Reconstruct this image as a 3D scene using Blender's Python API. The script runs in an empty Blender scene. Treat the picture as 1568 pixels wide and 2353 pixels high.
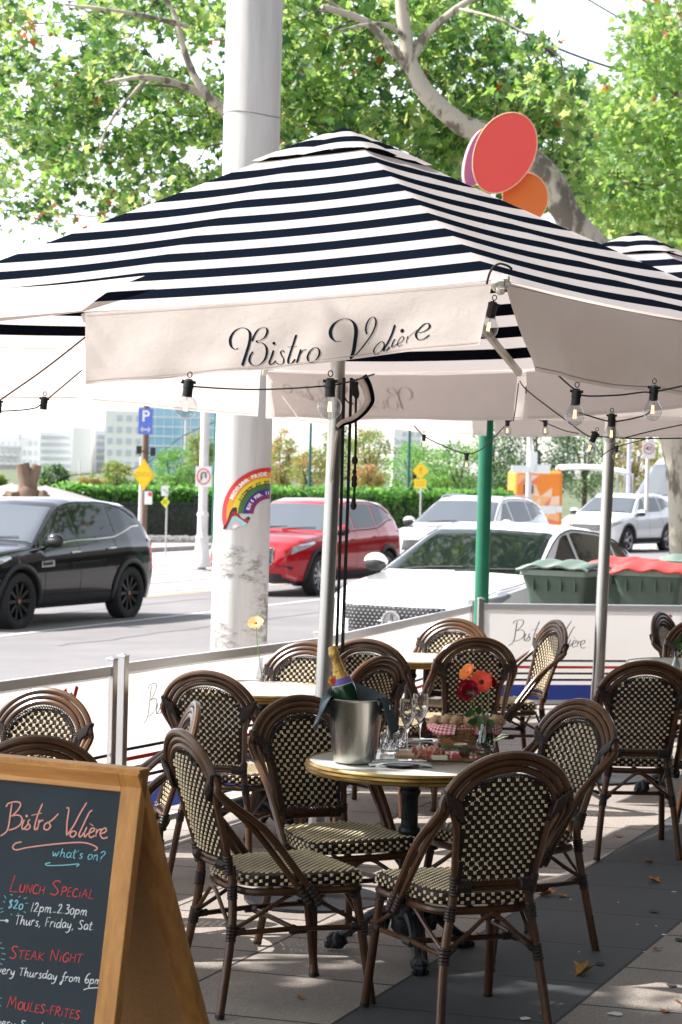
import bpy, bmesh, math, random
from mathutils import Vector, Matrix, noise
from math import sin, cos, pi, radians as R, atan2, sqrt, hypot
random.seed(7)
S = bpy.context.scene
COL = S.collection
# ---------------------------------------------------------------- camera
FP, HC, ROLL, PITCH = 5000., 1.83, .026, math.atan(96.5/5000.)
cu = Vector((0, sin(PITCH), cos(PITCH))); cr = Vector((1, 0, 0))
CR = cr*cos(ROLL)+cu*sin(ROLL); CU = cu*cos(ROLL)-cr*sin(ROLL); CF = Vector((0, cos(PITCH), -sin(PITCH)))
CC = Vector((0, 0, HC))
cam = bpy.data.objects.new('camera', bpy.data.cameras.new('camera'))
COL.objects.link(cam); S.camera = cam
cam.matrix_world = Matrix(((CR.x, CU.x, -CF.x, 0), (CR.y, CU.y, -CF.y, 0), (CR.z, CU.z, -CF.z, HC), (0, 0, 0, 1)))
cam.data.sensor_fit = 'VERTICAL'; cam.data.sensor_height = 36; cam.data.sensor_width = 24
cam.data.lens = FP/2353*36
cam.data.clip_start = .1; cam.data.clip_end = 5000
cam.data.dof.use_dof = True; cam.data.dof.focus_distance = 7.6; cam.data.dof.aperture_fstop = 9
# ---------------------------------------------------------------- light
SUNV = Vector((-.99, .13, 0)).normalized()
EL = R(46)
W = bpy.data.worlds.new('World'); S.world = W; W.use_nodes = True
nt = W.node_tree; nt.nodes.clear()
sky = nt.nodes.new('ShaderNodeTexSky'); sky.sky_type = 'NISHITA'; sky.sun_disc = False
sky.sun_elevation = EL; sky.sun_rotation = atan2(SUNV.x, SUNV.y); sky.air_density = 1.0; sky.dust_density = .8; sky.altitude = 50
bg = nt.nodes.new('ShaderNodeBackground'); bg.inputs[1].default_value = .12
wo = nt.nodes.new('ShaderNodeOutputWorld')
hs = nt.nodes.new('ShaderNodeHueSaturation'); hs.inputs['Saturation'].default_value = .35; hs.inputs['Value'].default_value = 1.3
nt.links.new(sky.outputs[0], hs.inputs['Color']); nt.links.new(hs.outputs[0], bg.inputs[0]); nt.links.new(bg.outputs[0], wo.inputs[0])
sl = bpy.data.lights.new('sun', 'SUN'); sl.energy = 5; sl.angle = R(.5); sl.color = (1, .965, .92)
so = bpy.data.objects.new('sun', sl); COL.objects.link(so)
sv = SUNV*cos(EL)+Vector((0, 0, sin(EL)))
so.rotation_euler = (-sv).to_track_quat('-Z', 'Y').to_euler(); so.location = (0, 0, 30)
S.view_settings.view_transform = 'Standard'; S.view_settings.look = 'None'
S.view_settings.exposure = 1.3; S.view_settings.gamma = 1
S.cycles.max_bounces = 8; S.cycles.transparent_max_bounces = 12
# ---------------------------------------------------------------- pixel -> world helpers (measuring the photograph)
def ray(x, y): return CF+CR*((x-784)/FP)-CU*((y-1176.5)/FP)
def G(x, y, z=0.):
    d = ray(x, y); return CC+d*((z-HC)/d.z)
def P(x, y, Y):
    d = ray(x, y); return CC+d*(Y/d.y)
def PL(x, y, p0, n):
    d = ray(x, y); return CC+d*((p0-CC).dot(n)/d.dot(n))
# ---------------------------------------------------------------- materials
MATS = {}
def mk(name, col, rough=.6, metal=0., col2=None, scale=6., bump=0., bscale=40., spec=.5, trans=0., coat=0., detail=4., stretch=None, thr=None, alpha=1., sheen=0., ior=1.45, rvar=0.):
    if name in MATS: return MATS[name]
    m = bpy.data.materials.new(name); m.use_nodes = True; MATS[name] = m
    n = m.node_tree.nodes; l = m.node_tree.links; b = n['Principled BSDF']
    c = (*col, 1); b.inputs['Base Color'].default_value = c
    b.inputs['Roughness'].default_value = rough; b.inputs['Metallic'].default_value = metal
    b.inputs['Specular IOR Level'].default_value = spec; b.inputs['Transmission Weight'].default_value = trans
    b.inputs['Coat Weight'].default_value = coat; b.inputs['Coat Roughness'].default_value = .03; b.inputs['IOR'].default_value = ior
    b.inputs['Alpha'].default_value = alpha
    tc = None
    def coord(sc):
        t = n.new('ShaderNodeTexCoord'); mp = n.new('ShaderNodeMapping'); l.new(t.outputs['Object'], mp.inputs[0])
        if stretch: mp.inputs['Scale'].default_value = stretch
        nz = n.new('ShaderNodeTexNoise'); nz.inputs['Scale'].default_value = sc; nz.inputs['Detail'].default_value = detail
        nz.inputs['Roughness'].default_value = .65
        l.new(mp.outputs[0], nz.inputs['Vector']); return nz
    if col2 is not None:
        nz = coord(scale); cr_ = n.new('ShaderNodeValToRGB')
        a, bb = thr or (.35, .65)
        cr_.color_ramp.elements[0].position = a; cr_.color_ramp.elements[1].position = bb
        cr_.color_ramp.elements[0].color = (*col2, 1); cr_.color_ramp.elements[1].color = c
        l.new(nz.outputs[0], cr_.inputs[0]); l.new(cr_.outputs[0], b.inputs['Base Color'])
        if rvar:
            mr = n.new('ShaderNodeMapRange'); mr.inputs[3].default_value = rough+rvar; mr.inputs[4].default_value = rough-rvar
            l.new(nz.outputs[0], mr.inputs[0]); l.new(mr.outputs[0], b.inputs['Roughness'])
    if bump:
        nb = coord(bscale); bp = n.new('ShaderNodeBump'); bp.inputs['Strength'].default_value = bump; bp.inputs['Distance'].default_value = .01
        l.new(nb.outputs[0], bp.inputs['Height']); l.new(bp.outputs[0], b.inputs['Normal'])
    return m
def cloth(name, col, tcol, tr=.5, col2=None, scale=5., bump=.15):
    m = mk(name, col, .9, col2=col2, scale=scale, bump=bump, bscale=9, spec=.1)
    n = m.node_tree.nodes; l = m.node_tree.links; b = n['Principled BSDF']; o = n['Material Output']
    t = n.new('ShaderNodeBsdfTranslucent'); t.inputs[0].default_value = (*tcol, 1)
    x = n.new('ShaderNodeMixShader'); x.inputs[0].default_value = tr
    l.new(b.outputs[0], x.inputs[1]); l.new(t.outputs[0], x.inputs[2]); l.new(x.outputs[0], o.inputs[0]); return m
# ---------------------------------------------------------------- objects
def tag(o, label=None, cat=None, group=None, kind=None):
    if label: o['label'] = label
    if cat: o['category'] = cat
    if group: o['group'] = group
    if kind: o['kind'] = kind
    return o
def thing(name, label, cat, loc=(0, 0, 0), rz=0., group=None):
    o = bpy.data.objects.new(name, None); COL.objects.link(o); o.empty_display_size = .1
    o.location = loc; o.rotation_euler = (0, 0, rz); return tag(o, label, cat, group)
def kids(o): return [c for c in COL.objects if c.parent is o]
def dup(root, loc, rz, label=None, group=None, scale=None):
    def cp(o, par):
        c = o.copy(); COL.objects.link(c); c.parent = par
        for k in CH.get(o.name, []): CH.setdefault(c.name, []).append(cp(k, c))
        return c
    r = cp(root, None); r.location = loc; r.rotation_euler = (0, 0, rz)
    if scale: r.scale = scale
    if label: r['label'] = label
    if group: r['group'] = group
    return r
CH = {}
class MB:
    def __init__(s): s.v = []; s.f = []; s.m = []; s.uv = None
    def add(s, vs, fs, m=0):
        k = len(s.v); s.v += [tuple(a) for a in vs]; s.f += [tuple(i+k for i in q) for q in fs]; s.m += [m]*len(fs)
    def box(s, c, d, m=0, M=None):
        x, y, z = d[0]/2, d[1]/2, d[2]/2
        vs = [Vector((a*x, b*y, e*z)) for a in (-1, 1) for b in (-1, 1) for e in (-1, 1)]
        if M is not None: vs = [M @ v for v in vs]
        c = Vector(c); vs = [v+c for v in vs]
        s.add(vs, [(0, 1, 3, 2), (4, 6, 7, 5), (0, 4, 5, 1), (2, 3, 7, 6), (0, 2, 6, 4), (1, 5, 7, 3)], m)
    def beam(s, a, b, w, h, m=0, up=Vector((0, 0, 1))):
        a = Vector(a); b = Vector(b); d = (b-a); L = d.length; d.normalize()
        x = d.cross(up)
        if x.length < 1e-4: x = d.cross(Vector((0, 1, 0)))
        x.normalize(); z = x.cross(d)
        M = Matrix((x, d, z)).transposed(); s.box((a+b)/2, (w, L, h), m, M)
    def tube(s, pts, r, n=8, m=0, closed=False, cap=True):
        pts = [Vector(p) for p in pts]; N = len(pts)
        rr = r if isinstance(r, (list, tuple)) else [r]*N
        rings = []; prev = None
        for i, p in enumerate(pts):
            if closed: t = pts[(i+1) % N]-pts[i-1]
            else: t = pts[min(i+1, N-1)]-pts[max(i-1, 0)]
            if t.length < 1e-9: t = Vector((0, 0, 1))
            t.normalize()
            if prev is None:
                a = Vector((0, 0, 1)) if abs(t.z) < .9 else Vector((1, 0, 0))
                x = t.cross(a).normalized()
            else:
                x = prev-t*prev.dot(t)
                x = x.normalized() if x.length > 1e-6 else t.orthogonal().normalized()
            prev = x; y = t.cross(x)
            rings.append([p+x*(rr[i]*cos(2*pi*k/n))+y*(rr[i]*sin(2*pi*k/n)) for k in range(n)])
        vs = [v for q in rings for v in q]; fs = []
        M_ = N if closed else N-1
        for i in range(M_):
            j = (i+1) % N
            for k in range(n):
                fs.append((i*n+k, i*n+(k+1) % n, j*n+(k+1) % n, j*n+k))
        if cap and not closed:
            fs.append(tuple(range(n-1, -1, -1))); fs.append(tuple((N-1)*n+k for k in range(n)))
        s.add(vs, fs, m)
    def lathe(s, prof, n=24, c=(0, 0, 0), m=0, M=None, flute=0., nf=12, cap=True):
        c = Vector(c); vs = []; fs = []
        for (r, z) in prof:
            for k in range(n):
                a = 2*pi*k/n; q = r*(1+flute*cos(nf*a)) if flute else r
                v = Vector((q*cos(a), q*sin(a), z)); vs.append((M @ v if M is not None else v)+c)
        for i in range(len(prof)-1):
            for k in range(n): fs.append((i*n+k, i*n+(k+1) % n, (i+1)*n+(k+1) % n, (i+1)*n+k))
        if cap and prof[0][0] > 1e-6: fs.append(tuple(range(n-1, -1, -1)))
        if cap and prof[-1][0] > 1e-6: fs.append(tuple((len(prof)-1)*n+k for k in range(n)))
        s.add(vs, fs, m)
    def grid(s, fn, nu, nv, m=0, cond=None):
        vs = [fn(i/nu, j/nv) for i in range(nu+1) for j in range(nv+1)]
        fs = []; w = nv+1
        for i in range(nu):
            for j in range(nv): fs.append((i*w+j, (i+1)*w+j, (i+1)*w+j+1, i*w+j+1))
        s.add(vs, fs, m)
    def prism(s, poly, d, m=0):
        poly = [Vector(p) for p in poly]; d = Vector(d); n = len(poly)
        s.add(poly+[p+d for p in poly], [tuple(range(n))[::-1], tuple(range(n, 2*n))]+[(i, (i+1) % n, n+(i+1) % n, n+i) for i in range(n)], m)
    def ball(s, c, r, n=10, m=0, jit=0., M=None, ns=0.):
        c = Vector(c); rr = Vector(r) if hasattr(r, '__len__') else Vector((r, r, r)); h = max(4, n//2)
        vs = []; fs = []
        for i in range(h+1):
            for k in range(n):
                a = pi*i/h; b = 2*pi*k/n; v = Vector((sin(a)*cos(b), sin(a)*sin(b), cos(a)))
                q = 1+jit*noise.noise(v*2.3+c*7) if jit else 1
                v = Vector((v.x*rr.x*q, v.y*rr.y*q, v.z*rr.z*q)); vs.append((M @ v if M is not None else v)+c)
        for i in range(h):
            for k in range(n): fs.append((i*n+k, (i+1)*n+k, (i+1)*n+(k+1) % n, i*n+(k+1) % n))
        s.add(vs, fs, m)
    def build(s, name, mats, parent=None, smooth=40, fix=True):
        me = bpy.data.meshes.new(name); me.from_pydata(s.v, [], s.f)
        if not isinstance(mats, (list, tuple)): mats = [mats]
        for m in mats: me.materials.append(m)
        if len(mats) > 1: me.polygons.foreach_set('material_index', s.m)
        if fix:
            bm = bmesh.new(); bm.from_mesh(me); bmesh.ops.remove_doubles(bm, verts=bm.verts, dist=1e-6)
            bmesh.ops.recalc_face_normals(bm, faces=bm.faces); bm.to_mesh(me); bm.free()
        me.update()
        if smooth:
            me.shade_smooth(); me.set_sharp_from_angle(angle=R(smooth))
        o = bpy.data.objects.new(name, me); COL.objects.link(o)
        if parent is not None: o.parent = parent; CH.setdefault(parent.name, []).append(o)
        return o
def struct(mb, name, mats, **k):
    o = mb.build(name, mats, **k); o['kind'] = 'structure'; return o
def crv(pts, n=8, closed=False):
    pts = [Vector(p) for p in pts]; N = len(pts); out = []
    rng = N if closed else N-1
    for i in range(rng):
        if closed: p0, p1, p2, p3 = pts[i-1], pts[i], pts[(i+1) % N], pts[(i+2) % N]
        else: p0, p1, p2, p3 = pts[max(i-1, 0)], pts[i], pts[i+1], pts[min(i+2, N-1)]
        for k in range(n):
            t = k/n
            out.append(.5*((2*p1)+(p2-p0)*t+(2*p0-5*p1+4*p2-p3)*t*t+(3*p1-p0-3*p2+p3)*t**3))
    if not closed: out.append(pts[-1])
    return out
def interp(tab, x):
    if x <= tab[0][0]: return tab[0][1]
    for (a, b), (c, d) in zip(tab, tab[1:]):
        if x <= c:
            return b+(d-b)*(x-a)/(c-a) if c > a else d
    return tab[-1][1]
_tid = [0]
def textmesh(txt, size, bold=0.):
    """letter outlines of the built-in font as (verts, faces) in the XY plane"""
    c = bpy.data.curves.new('t', 'FONT'); c.body = txt; c.size = size; c.align_x = 'CENTER'; c.align_y = 'CENTER'; c.offset = bold; c.resolution_u = 3
    o = bpy.data.objects.new('t', c); COL.objects.link(o)
    dg = bpy.context.evaluated_depsgraph_get(); me = o.evaluated_get(dg).to_mesh()
    vs = [v.co.copy() for v in me.vertices]; fs = [tuple(p.vertices) for p in me.polygons]
    bpy.data.objects.remove(o); bpy.data.curves.remove(c)
    return vs, fs
def addtext(mb, txt, size, fn, m=0, bold=0.):
    vs, fs = textmesh(txt, size, bold); mb.add([fn(v.x, v.y) for v in vs], fs, m)
# ---------------------------------------------------------------- common materials
M_asph = mk('asphalt', (.195, .182, .186), .9, col2=(.145, .136, .139), scale=.55, bump=.3, bscale=180, detail=8)
M_conc = mk('reserve_concrete', (.40, .385, .375), .9, col2=(.33, .315, .31), scale=1.2, bump=.1)
M_paint = mk('white_paint', (.75, .74, .72), .7, col2=(.55, .54, .52), scale=9)
M_al = mk('aluminium', (.62, .62, .63), .32, 1., col2=(.52, .51, .5), scale=3, rvar=.06)
M_alw = mk('pale_aluminium', (.72, .72, .73), .45, .6)
M_black = mk('black_plastic', (.012, .012, .014), .45)
M_iron = mk('black_cast_iron', (.012, .014, .018), .38, .3, col2=(.02, .024, .03), scale=30, bump=.3, bscale=60)
M_chrome = mk('chrome', (.8, .8, .8), .12, 1.)
def glassmat(name, col=(1, 1, 1), rough=.02, fres=.25):
    m = bpy.data.materials.new(name); m.use_nodes = True; MATS[name] = m
    n = m.node_tree.nodes; l = m.node_tree.links; n.remove(n['Principled BSDF']); o = n['Material Output']
    t = n.new('ShaderNodeBsdfTransparent'); t.inputs[0].default_value = (*col, 1)
    g = n.new('ShaderNodeBsdfGlossy'); g.inputs['Roughness'].default_value = rough; g.inputs[0].default_value = (1, 1, 1, 1)
    lw = n.new('ShaderNodeLayerWeight'); lw.inputs[0].default_value = .5; pw = n.new('ShaderNodeMath'); pw.operation = 'POWER'; pw.inputs[1].default_value = 3.5; l.new(lw.outputs['Facing'], pw.inputs[0])
    ma = n.new('ShaderNodeMath'); ma.operation = 'MULTIPLY_ADD'; ma.inputs[1].default_value = fres*2; ma.inputs[2].default_value = .05; l.new(pw.outputs[0], ma.inputs[0])
    x = n.new('ShaderNodeMixShader'); l.new(ma.outputs[0], x.inputs[0]); l.new(t.outputs[0], x.inputs[1]); l.new(g.outputs[0], x.inputs[2])
    l.new(x.outputs[0], o.inputs[0]); return m
M_glass = glassmat('clear_glass', (.84, .85, .86), .02, .6)
M_glassr = mk('cut_glass', (1, 1, 1), .0, trans=1., ior=1.48)
M_water = glassmat('water', (.85, .95, .85), .02, .3)
# street axes: u along the kerb, w towards the road
TH = R(22.5); US = Vector((sin(TH), cos(TH), 0)); WS = Vector((-cos(TH), sin(TH), 0))
def st(p, q, z=0.): return Vector((US.x*p+WS.x*q, US.y*p+WS.y*q, z))
def pq(v): return v.x*US.x+v.y*US.y, v.x*WS.x+v.y*WS.y
KERB = 6.9
def roadz(q): return -.12-.03*(q-KERB) if q < 18 else -.453
def gz(x, y=0): return .03*(max(-3.5, min(6, x))-.4)
def sheet(name, p0, p1, q0, q1, mat, dz=0., zf=None, n=1):
    mb = MB(); zf = zf or roadz
    def fn(a, b):
        q = q0+(q1-q0)*b; v = st(p0+(p1-p0)*a, q); v.z = zf(q)+dz; return v
    mb.grid(fn, 1, n); return struct(mb, name, mat, smooth=0, fix=False)
# pavement slabs: pale granite with a dark basalt band, gaps darkened with grit
def slab_mat():
    m = bpy.data.materials.new('paving'); m.use_nodes = True; n = m.node_tree.nodes; l = m.node_tree.links; b = n['Principled BSDF']
    tc = n.new('ShaderNodeTexCoord'); mp = n.new('ShaderNodeMapping'); mp.vector_type = 'POINT'
    mp.inputs['Rotation'].default_value = (0, 0, TH)
    l.new(tc.outputs['Object'], mp.inputs[0])
    # after the rotation x = across the street, y = along it
    sx = n.new('ShaderNodeSeparateXYZ'); l.new(mp.outputs[0], sx.inputs[0])
    def math_(op, a, c=None, d=None):
        q = n.new('ShaderNodeMath'); q.operation = op
        for i, v in enumerate((a, c, d)):
            if v is None: continue
            if hasattr(v, 'links'): l.new(v, q.inputs[i])
            else: q.inputs[i].default_value = v
        return q.outputs[0]
    X, Y = sx.outputs[0], sx.outputs[1]
    T1 = .60; W_ = .62
    def line(v, per, off, w):
        f = math_('FRACT', math_('DIVIDE', math_('SUBTRACT', v, off), per))
        d = math_('MINIMUM', f, math_('SUBTRACT', 1., f))
        return math_('LESS_THAN', d, w/per)
    jx = line(X, BANDW, BANDX, .007); jy = line(Y, .60, .33, .0045)
    row = math_('FLOOR', math_('DIVIDE', math_('SUBTRACT', X, BANDX), BANDW))
    jy2 = line(math_('ADD', Y, math_('MULTIPLY', row, .31)), .60, .33, .007)
    inb = math_('MULTIPLY', math_('GREATER_THAN', X, BANDX), math_('LESS_THAN', X, BANDX+BANDW))
    j = math_('MAXIMUM', jx, jy2)
    # pale stone
    nz = n.new('ShaderNodeTexNoise'); nz.inputs['Scale'].default_value = 220; nz.inputs['Detail'].default_value = 3
    l.new(tc.outputs['Object'], nz.inputs[0])
    n2 = n.new('ShaderNodeTexNoise'); n2.inputs['Scale'].default_value = 2.2; n2.inputs['Detail'].default_value = 6
    l.new(tc.outputs['Object'], n2.inputs[0])
    def ramp(src, cs, ps):
        r = n.new('ShaderNodeValToRGB'); e = r.color_ramp.elements
        e[0].position, e[1].position = ps; e[0].color = (*cs[0], 1); e[1].color = (*cs[1], 1); l.new(src, r.inputs[0]); return r.outputs[0]
    pale = ramp(nz.outputs[0], ((.135, .112, .095), (.30, .258, .228)), (.36, .56))
    dark = ramp(nz.outputs[0], ((.036, .038, .042), (.058, .060, .066)), (.38, .6))
    # slab to slab variation
    cb = n.new('ShaderNodeCombineXYZ'); l.new(row, cb.inputs[0]); l.new(math_('FLOOR', math_('DIVIDE', math_('SUBTRACT', math_('ADD', Y, math_('MULTIPLY', row, .31)), .33), .60)), cb.inputs[1])
    wn = n.new('ShaderNodeTexWhiteNoise'); l.new(cb.outputs[0], wn.inputs[0])
    def mix(f, a, c, mode='MIX'):
        x = n.new('ShaderNodeMix'); x.data_type = 'RGBA'; x.blend_type = mode
        if hasattr(f, 'links'): l.new(f, x.inputs[0])
        else: x.inputs[0].default_value = f
        for i, v in ((6, a), (7, c)):
            if hasattr(v, 'links'): l.new(v, x.inputs[i])
            else: x.inputs[i].default_value = (*v, 1)
        return x.outputs[2]
    base = mix(inb, pale, dark)
    v1 = math_('MULTIPLY_ADD', wn.outputs[0], .22, .86)
    v2 = math_('MULTIPLY', v1, math_('MULTIPLY_ADD', n2.outputs[0], .5, .75))
    vv = n.new('ShaderNodeCombineXYZ'); [l.new(v2, vv.inputs[i]) for i in range(3)]
    base = mix(1., base, vv.outputs[0], 'MULTIPLY')
    base = mix(j, base, (.016, .014, .012))
    l.new(base, b.inputs['Base Color']); b.inputs['Roughness'].default_value = .72
    bp = n.new('ShaderNodeBump'); bp.inputs['Strength'].default_value = .35; bp.inputs['Distance'].default_value = .004
    hh = math_('SUBTRACT', math_('MULTIPLY', nz.outputs[0], .35), j); l.new(hh, bp.inputs['Height']); l.new(bp.outputs[0], b.inputs['Normal'])
    return m
# band edges from the photograph (metres towards the road are negative x after rotation)
_e = [pq(G(x, y))[1] for x, y in ((760, 2338), (1503, 1924))]; _r = [pq(G(x, y))[1] for x, y in ((1309, 2331), (1568, 2132))]
BANDX = -sum(_e)/2; BANDW = (-sum(_r)/2)-BANDX
M_pave = slab_mat()
def _pv(a, b):
    v = st(-12+70*a, -6+(KERB+6-.15)*b); v.z = gz(v.x); return v
mb = MB(); mb.grid(_pv, 140, 24)
struct(mb, 'pavement', M_pave, smooth=0)
mb = MB(); 
for i in range(70):
    a = st(-12+i, KERB-.15); b = st(-11.01+i, KERB-.15); za, zb = gz(a.x)+.003, gz(b.x)+.003; c = st(-12+i, KERB); d = st(-11.01+i, KERB)
    mb.add([(a.x, a.y, -.5), (b.x, b.y, -.5), (d.x, d.y, -.5), (c.x, c.y, -.5), (a.x, a.y, za), (b.x, b.y, zb), (d.x, d.y, zb), (c.x, c.y, za)], [(0, 3, 2, 1), (4, 5, 6, 7), (0, 1, 5, 4), (1, 2, 6, 5), (2, 3, 7, 6), (3, 0, 4, 7)])
struct(mb, 'kerb', mk('bluestone', (.2, .2, .21), .8, col2=(.14, .14, .15), scale=8), smooth=0)
mb = MB(); mb.grid(lambda a, b: Vector((-1500+3000*a, -200+2800*b, -.56)), 1, 1)
struct(mb, 'ground', mk('far_ground', (.10, .12, .06), .95, col2=(.07, .09, .04), scale=.05), smooth=0)
sheet('road', -40, 260, KERB, 18.0, M_asph)
sheet('tram_reserve', -40, 260, 18.0, 26.3, M_conc, dz=.003)
mb = MB()
mb.prism([st(-20, 26.3, -.6), st(200, 26.3, -.6), st(200, 31, -.6), st(-20, 31, -.6)], (0, 0, .27))
struct(mb, 'far_footpath', mk('far_footpath', (.36, .31, .29), .9, col2=(.28, .25, .24), scale=1.5), smooth=0)
# road markings and rails
def strip(p0, p1, q, w, name='lane_marking', mat=M_paint, dz=.006):
    mb = MB(); mb.add([st(p0, q-w/2, roadz(q-w/2)+dz), st(p1, q-w/2, roadz(q-w/2)+dz), st(p1, q+w/2, roadz(q+w/2)+dz), st(p0, q+w/2, roadz(q+w/2)+dz)], [(0, 1, 2, 3)])
    return struct(mb, name, mat, smooth=0)
_ql = pq(G(150, 1435, -.28))[1]
strip(-20, 120, _ql, .1)
strip(-20, 160, 17.6, .12)
strip(-20, 160, 17.25, .1, mat=mk('yellow_paint', (.62, .45, .2), .7))
M_rail = mk('tram_rail', (.25, .22, .2), .4, .8)
for q in (19.3, 20.75, 22.6, 24.05): strip(-20, 200, q, .09, 'tram_rail', M_rail, .012)
for p, q in ((15.5, 8.9), (13.2, 9.6), (17.6, 9.1)):
    strip(p, p+.35, q, .05, 'paint_fleck')
# ---------------------------------------------------------------- rattan bistro chair
M_rat = mk('rattan', (.098, .042, .018), .32, col2=(.042, .018, .008), scale=7, coat=.1, stretch=(1, 1, .6), rvar=.08)
M_ratd = mk('rattan_binding', (.028, .017, .014), .42, col2=(.025, .016, .013), scale=40, bump=.2)
M_wd = mk('dark_weave', (.018, .011, .009), .45, spec=.3, col2=(.018, .012, .011), scale=60)
M_wc = mk('cream_weave', (.78, .64, .42), .5, col2=(.64, .52, .33), scale=30)
def wrap(mb, a, b, r, n=5, m=0, flat=1.):
    a = Vector(a); b = Vector(b); pts = []; rr = []
    for i in range(n):
        for t, q in ((0, .86), (.25, 1), (.75, 1)): pts.append(a.lerp(b, (i+t)/n)); rr.append(r*q)
    pts.append(b); rr.append(r*.86); mb.tube(pts, rr, 8, m)
def yb(z): return -.235-(z-.47)*.31
def pbow(x, z): return yb(z)-.016*(1-(x/.15)**2)
ZT = .868; ZB = .525; AR = .15
def phw(z):     # half width of the woven back at height z
    zc = ZT-AR*.8
    if z > zc: return .157*sqrt(max(0, 1-((z-zc)/(ZT-zc))**2))
    return .157-.037*(zc-z)/(zc-ZB)
def make_chair():
    t = thing('rattan_chair', 'x', 'chair')
    # woven seat
    def outl(s, k=1.):
        pts = [(-.215, .215), (-.15, .232), (0, .238), (.15, .232), (.215, .215), (.228, .17), (.21, 0), (.19, -.13), (.15, -.195), (0, -.215), (-.15, -.195), (-.19, -.13), (-.21, 0), (-.228, .17)]
        return [(Vector((x*k, y*k, s))) for x, y in pts]
    mb = MB(); rings = []
    for k, z in ((.93, .428), (.985, .432), (1, .442), (1, .455), (.985, .466), (.94, .471), (.5, .474), (.02, .475)):
        rings.append(crv(outl(z, k), 4, True))
    n = len(rings[0]); vs = [v for r in rings for v in r]; fs = [tuple(range(n))[::-1]]
    for i in range(len(rings)-1):
        for k in range(n): fs.append((i*n+k, i*n+(k+1) % n, (i+1)*n+(k+1) % n, (i+1)*n+k))
    mb.add(vs, fs, 0)
    def inside(x, y):
        if y > .212 or y < -.19: return False
        w = interp([(-.2, .13), (-.13, .175), (0, .2), (.17, .216), (.215, .205)], y); return abs(x) < w
    ps = .0135; i = 0; y = -.19
    while y < .21:
        k = 0; x = -.22+(i % 2)*ps
        while x < .22:
            if inside(x, y):
                z = .4745-.004*max(0, abs(x)-.17)/.05
                a, b = .0048, .0043
                mb.add([(x-a, y-b, z-.002), (x+a, y-b, z-.002), (x+a, y+b, z-.002), (x-a, y+b, z-.002), (x-a*.55, y-b*.8, z+.0028), (x+a*.55, y-b*.8, z+.0028), (x+a*.55, y+b*.8, z+.0028), (x-a*.55, y+b*.8, z+.0028)],
                       [(4, 5, 6, 7), (0, 1, 5, 4), (1, 2, 6, 5), (2, 3, 7, 6), (3, 0, 4, 7)], 1)
            x += ps*2
        # dark ridge between
        y += ps; i += 1
    ed = crv(outl(0, 1.), 9, True); L = 0; pts = []
    acc = 0; last = ed[0]
    for e in ed[1:]:
        acc += (e-last).length
        if acc > .0145: pts.append(e); acc = 0
        last = e
    for i, e in enumerate(pts):
        nx = Vector((e.x, e.y*1.05, 0)).normalized(); tx = Vector((-nx.y, nx.x, 0))
        for j in range(3):
            if (i+j) % 2: continue
            z = .4375+j*.0115+.001; c = Vector((e.x, e.y, z)); w, h = .0062, .0055
            if j == 2: c -= nx*.003
            q = [c-tx*w-Vector((0, 0, h))-nx*.003, c+tx*w-Vector((0, 0, h))-nx*.003, c+tx*w+Vector((0, 0, h))-nx*.003, c-tx*w+Vector((0, 0, h))-nx*.003]
            q += [p+nx*.0058+(c-p)*.3 for p in q]
            mb.add(q, [(4, 5, 6, 7), (0, 1, 5, 4), (1, 2, 6, 5), (2, 3, 7, 6), (3, 0, 4, 7)], 1)
    mb.build('seat', [M_wd, M_wc], t)
    # woven back, real strands with slits between
    mb = MB(); p = .0156
    for k in range(-10, 11):
        x = k*p; zt = [z/200 for z in range(int(ZB*200), int(ZT*200)+1) if phw(z/200) >= abs(x)-.003]
        if len(zt) < 4: continue
        z0, z1 = zt[0], zt[-1]; w = p*.44
        for sg in (0,):
            mb.grid(lambda a, b: Vector((x+(b*2-1)*w, pbow(x, z0+(z1-z0)*a)+.0015*(1 if (k % 2) else -1), z0+(z1-z0)*a)), 8, 1, 0)
    z = ZB+.006; r = 0
    while z < ZT-.004:
        w = phw(z)+.006; h = p*.42
        mb.grid(lambda a, b: Vector((-w+2*w*a, pbow(-w+2*w*a, z)-.0005, z+(b*2-1)*h)), 8, 1, 0)
        for k in range(-10, 11):
            if (k+r) % 2: continue
            x = k*p
            if abs(x)+.004 > phw(z): continue
            y0 = pbow(x, z)
            for sd, a, b in ((1, .0066, .0058), (-1, .0056, .0050)):
                yo = y0+sd*.0035
                q = [Vector((x-a, yo, z-b)), Vector((x+a, yo, z-b)), Vector((x+a, yo, z+b)), Vector((x-a, yo, z+b))]
                q += [Vector((x+(v.x-x)*.72, yo+sd*.0032, z+(v.z-z)*.8)) for v in q]
                mb.add(q, [(4, 5, 6, 7), (0, 1, 5, 4), (1, 2, 6, 5), (2, 3, 7, 6), (3, 0, 4, 7)], 1)
        z += p; r += 1
    mb.build('backrest', [M_wd, M_wc], t)
    # braided edge on the sitting side
    mb = MB(); path = []
    zc = ZT-AR*.8
    path = [(-phw(z), z) for z in [ZB+.03*i for i in range(8)]]+[(.157*cos(a), zc+(ZT-zc)*sin(a)) for a in [pi-pi*i/14 for i in range(1, 14)]]+[(phw(z), z) for z in [ZB+.03*i for i in range(7, -1, -1)]]+[(x, ZB) for x in (.08, .04, 0, -.04, -.08)]
    C_ = crv([Vector((x, 0, z)) for x, z in path], 3, True)
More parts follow.
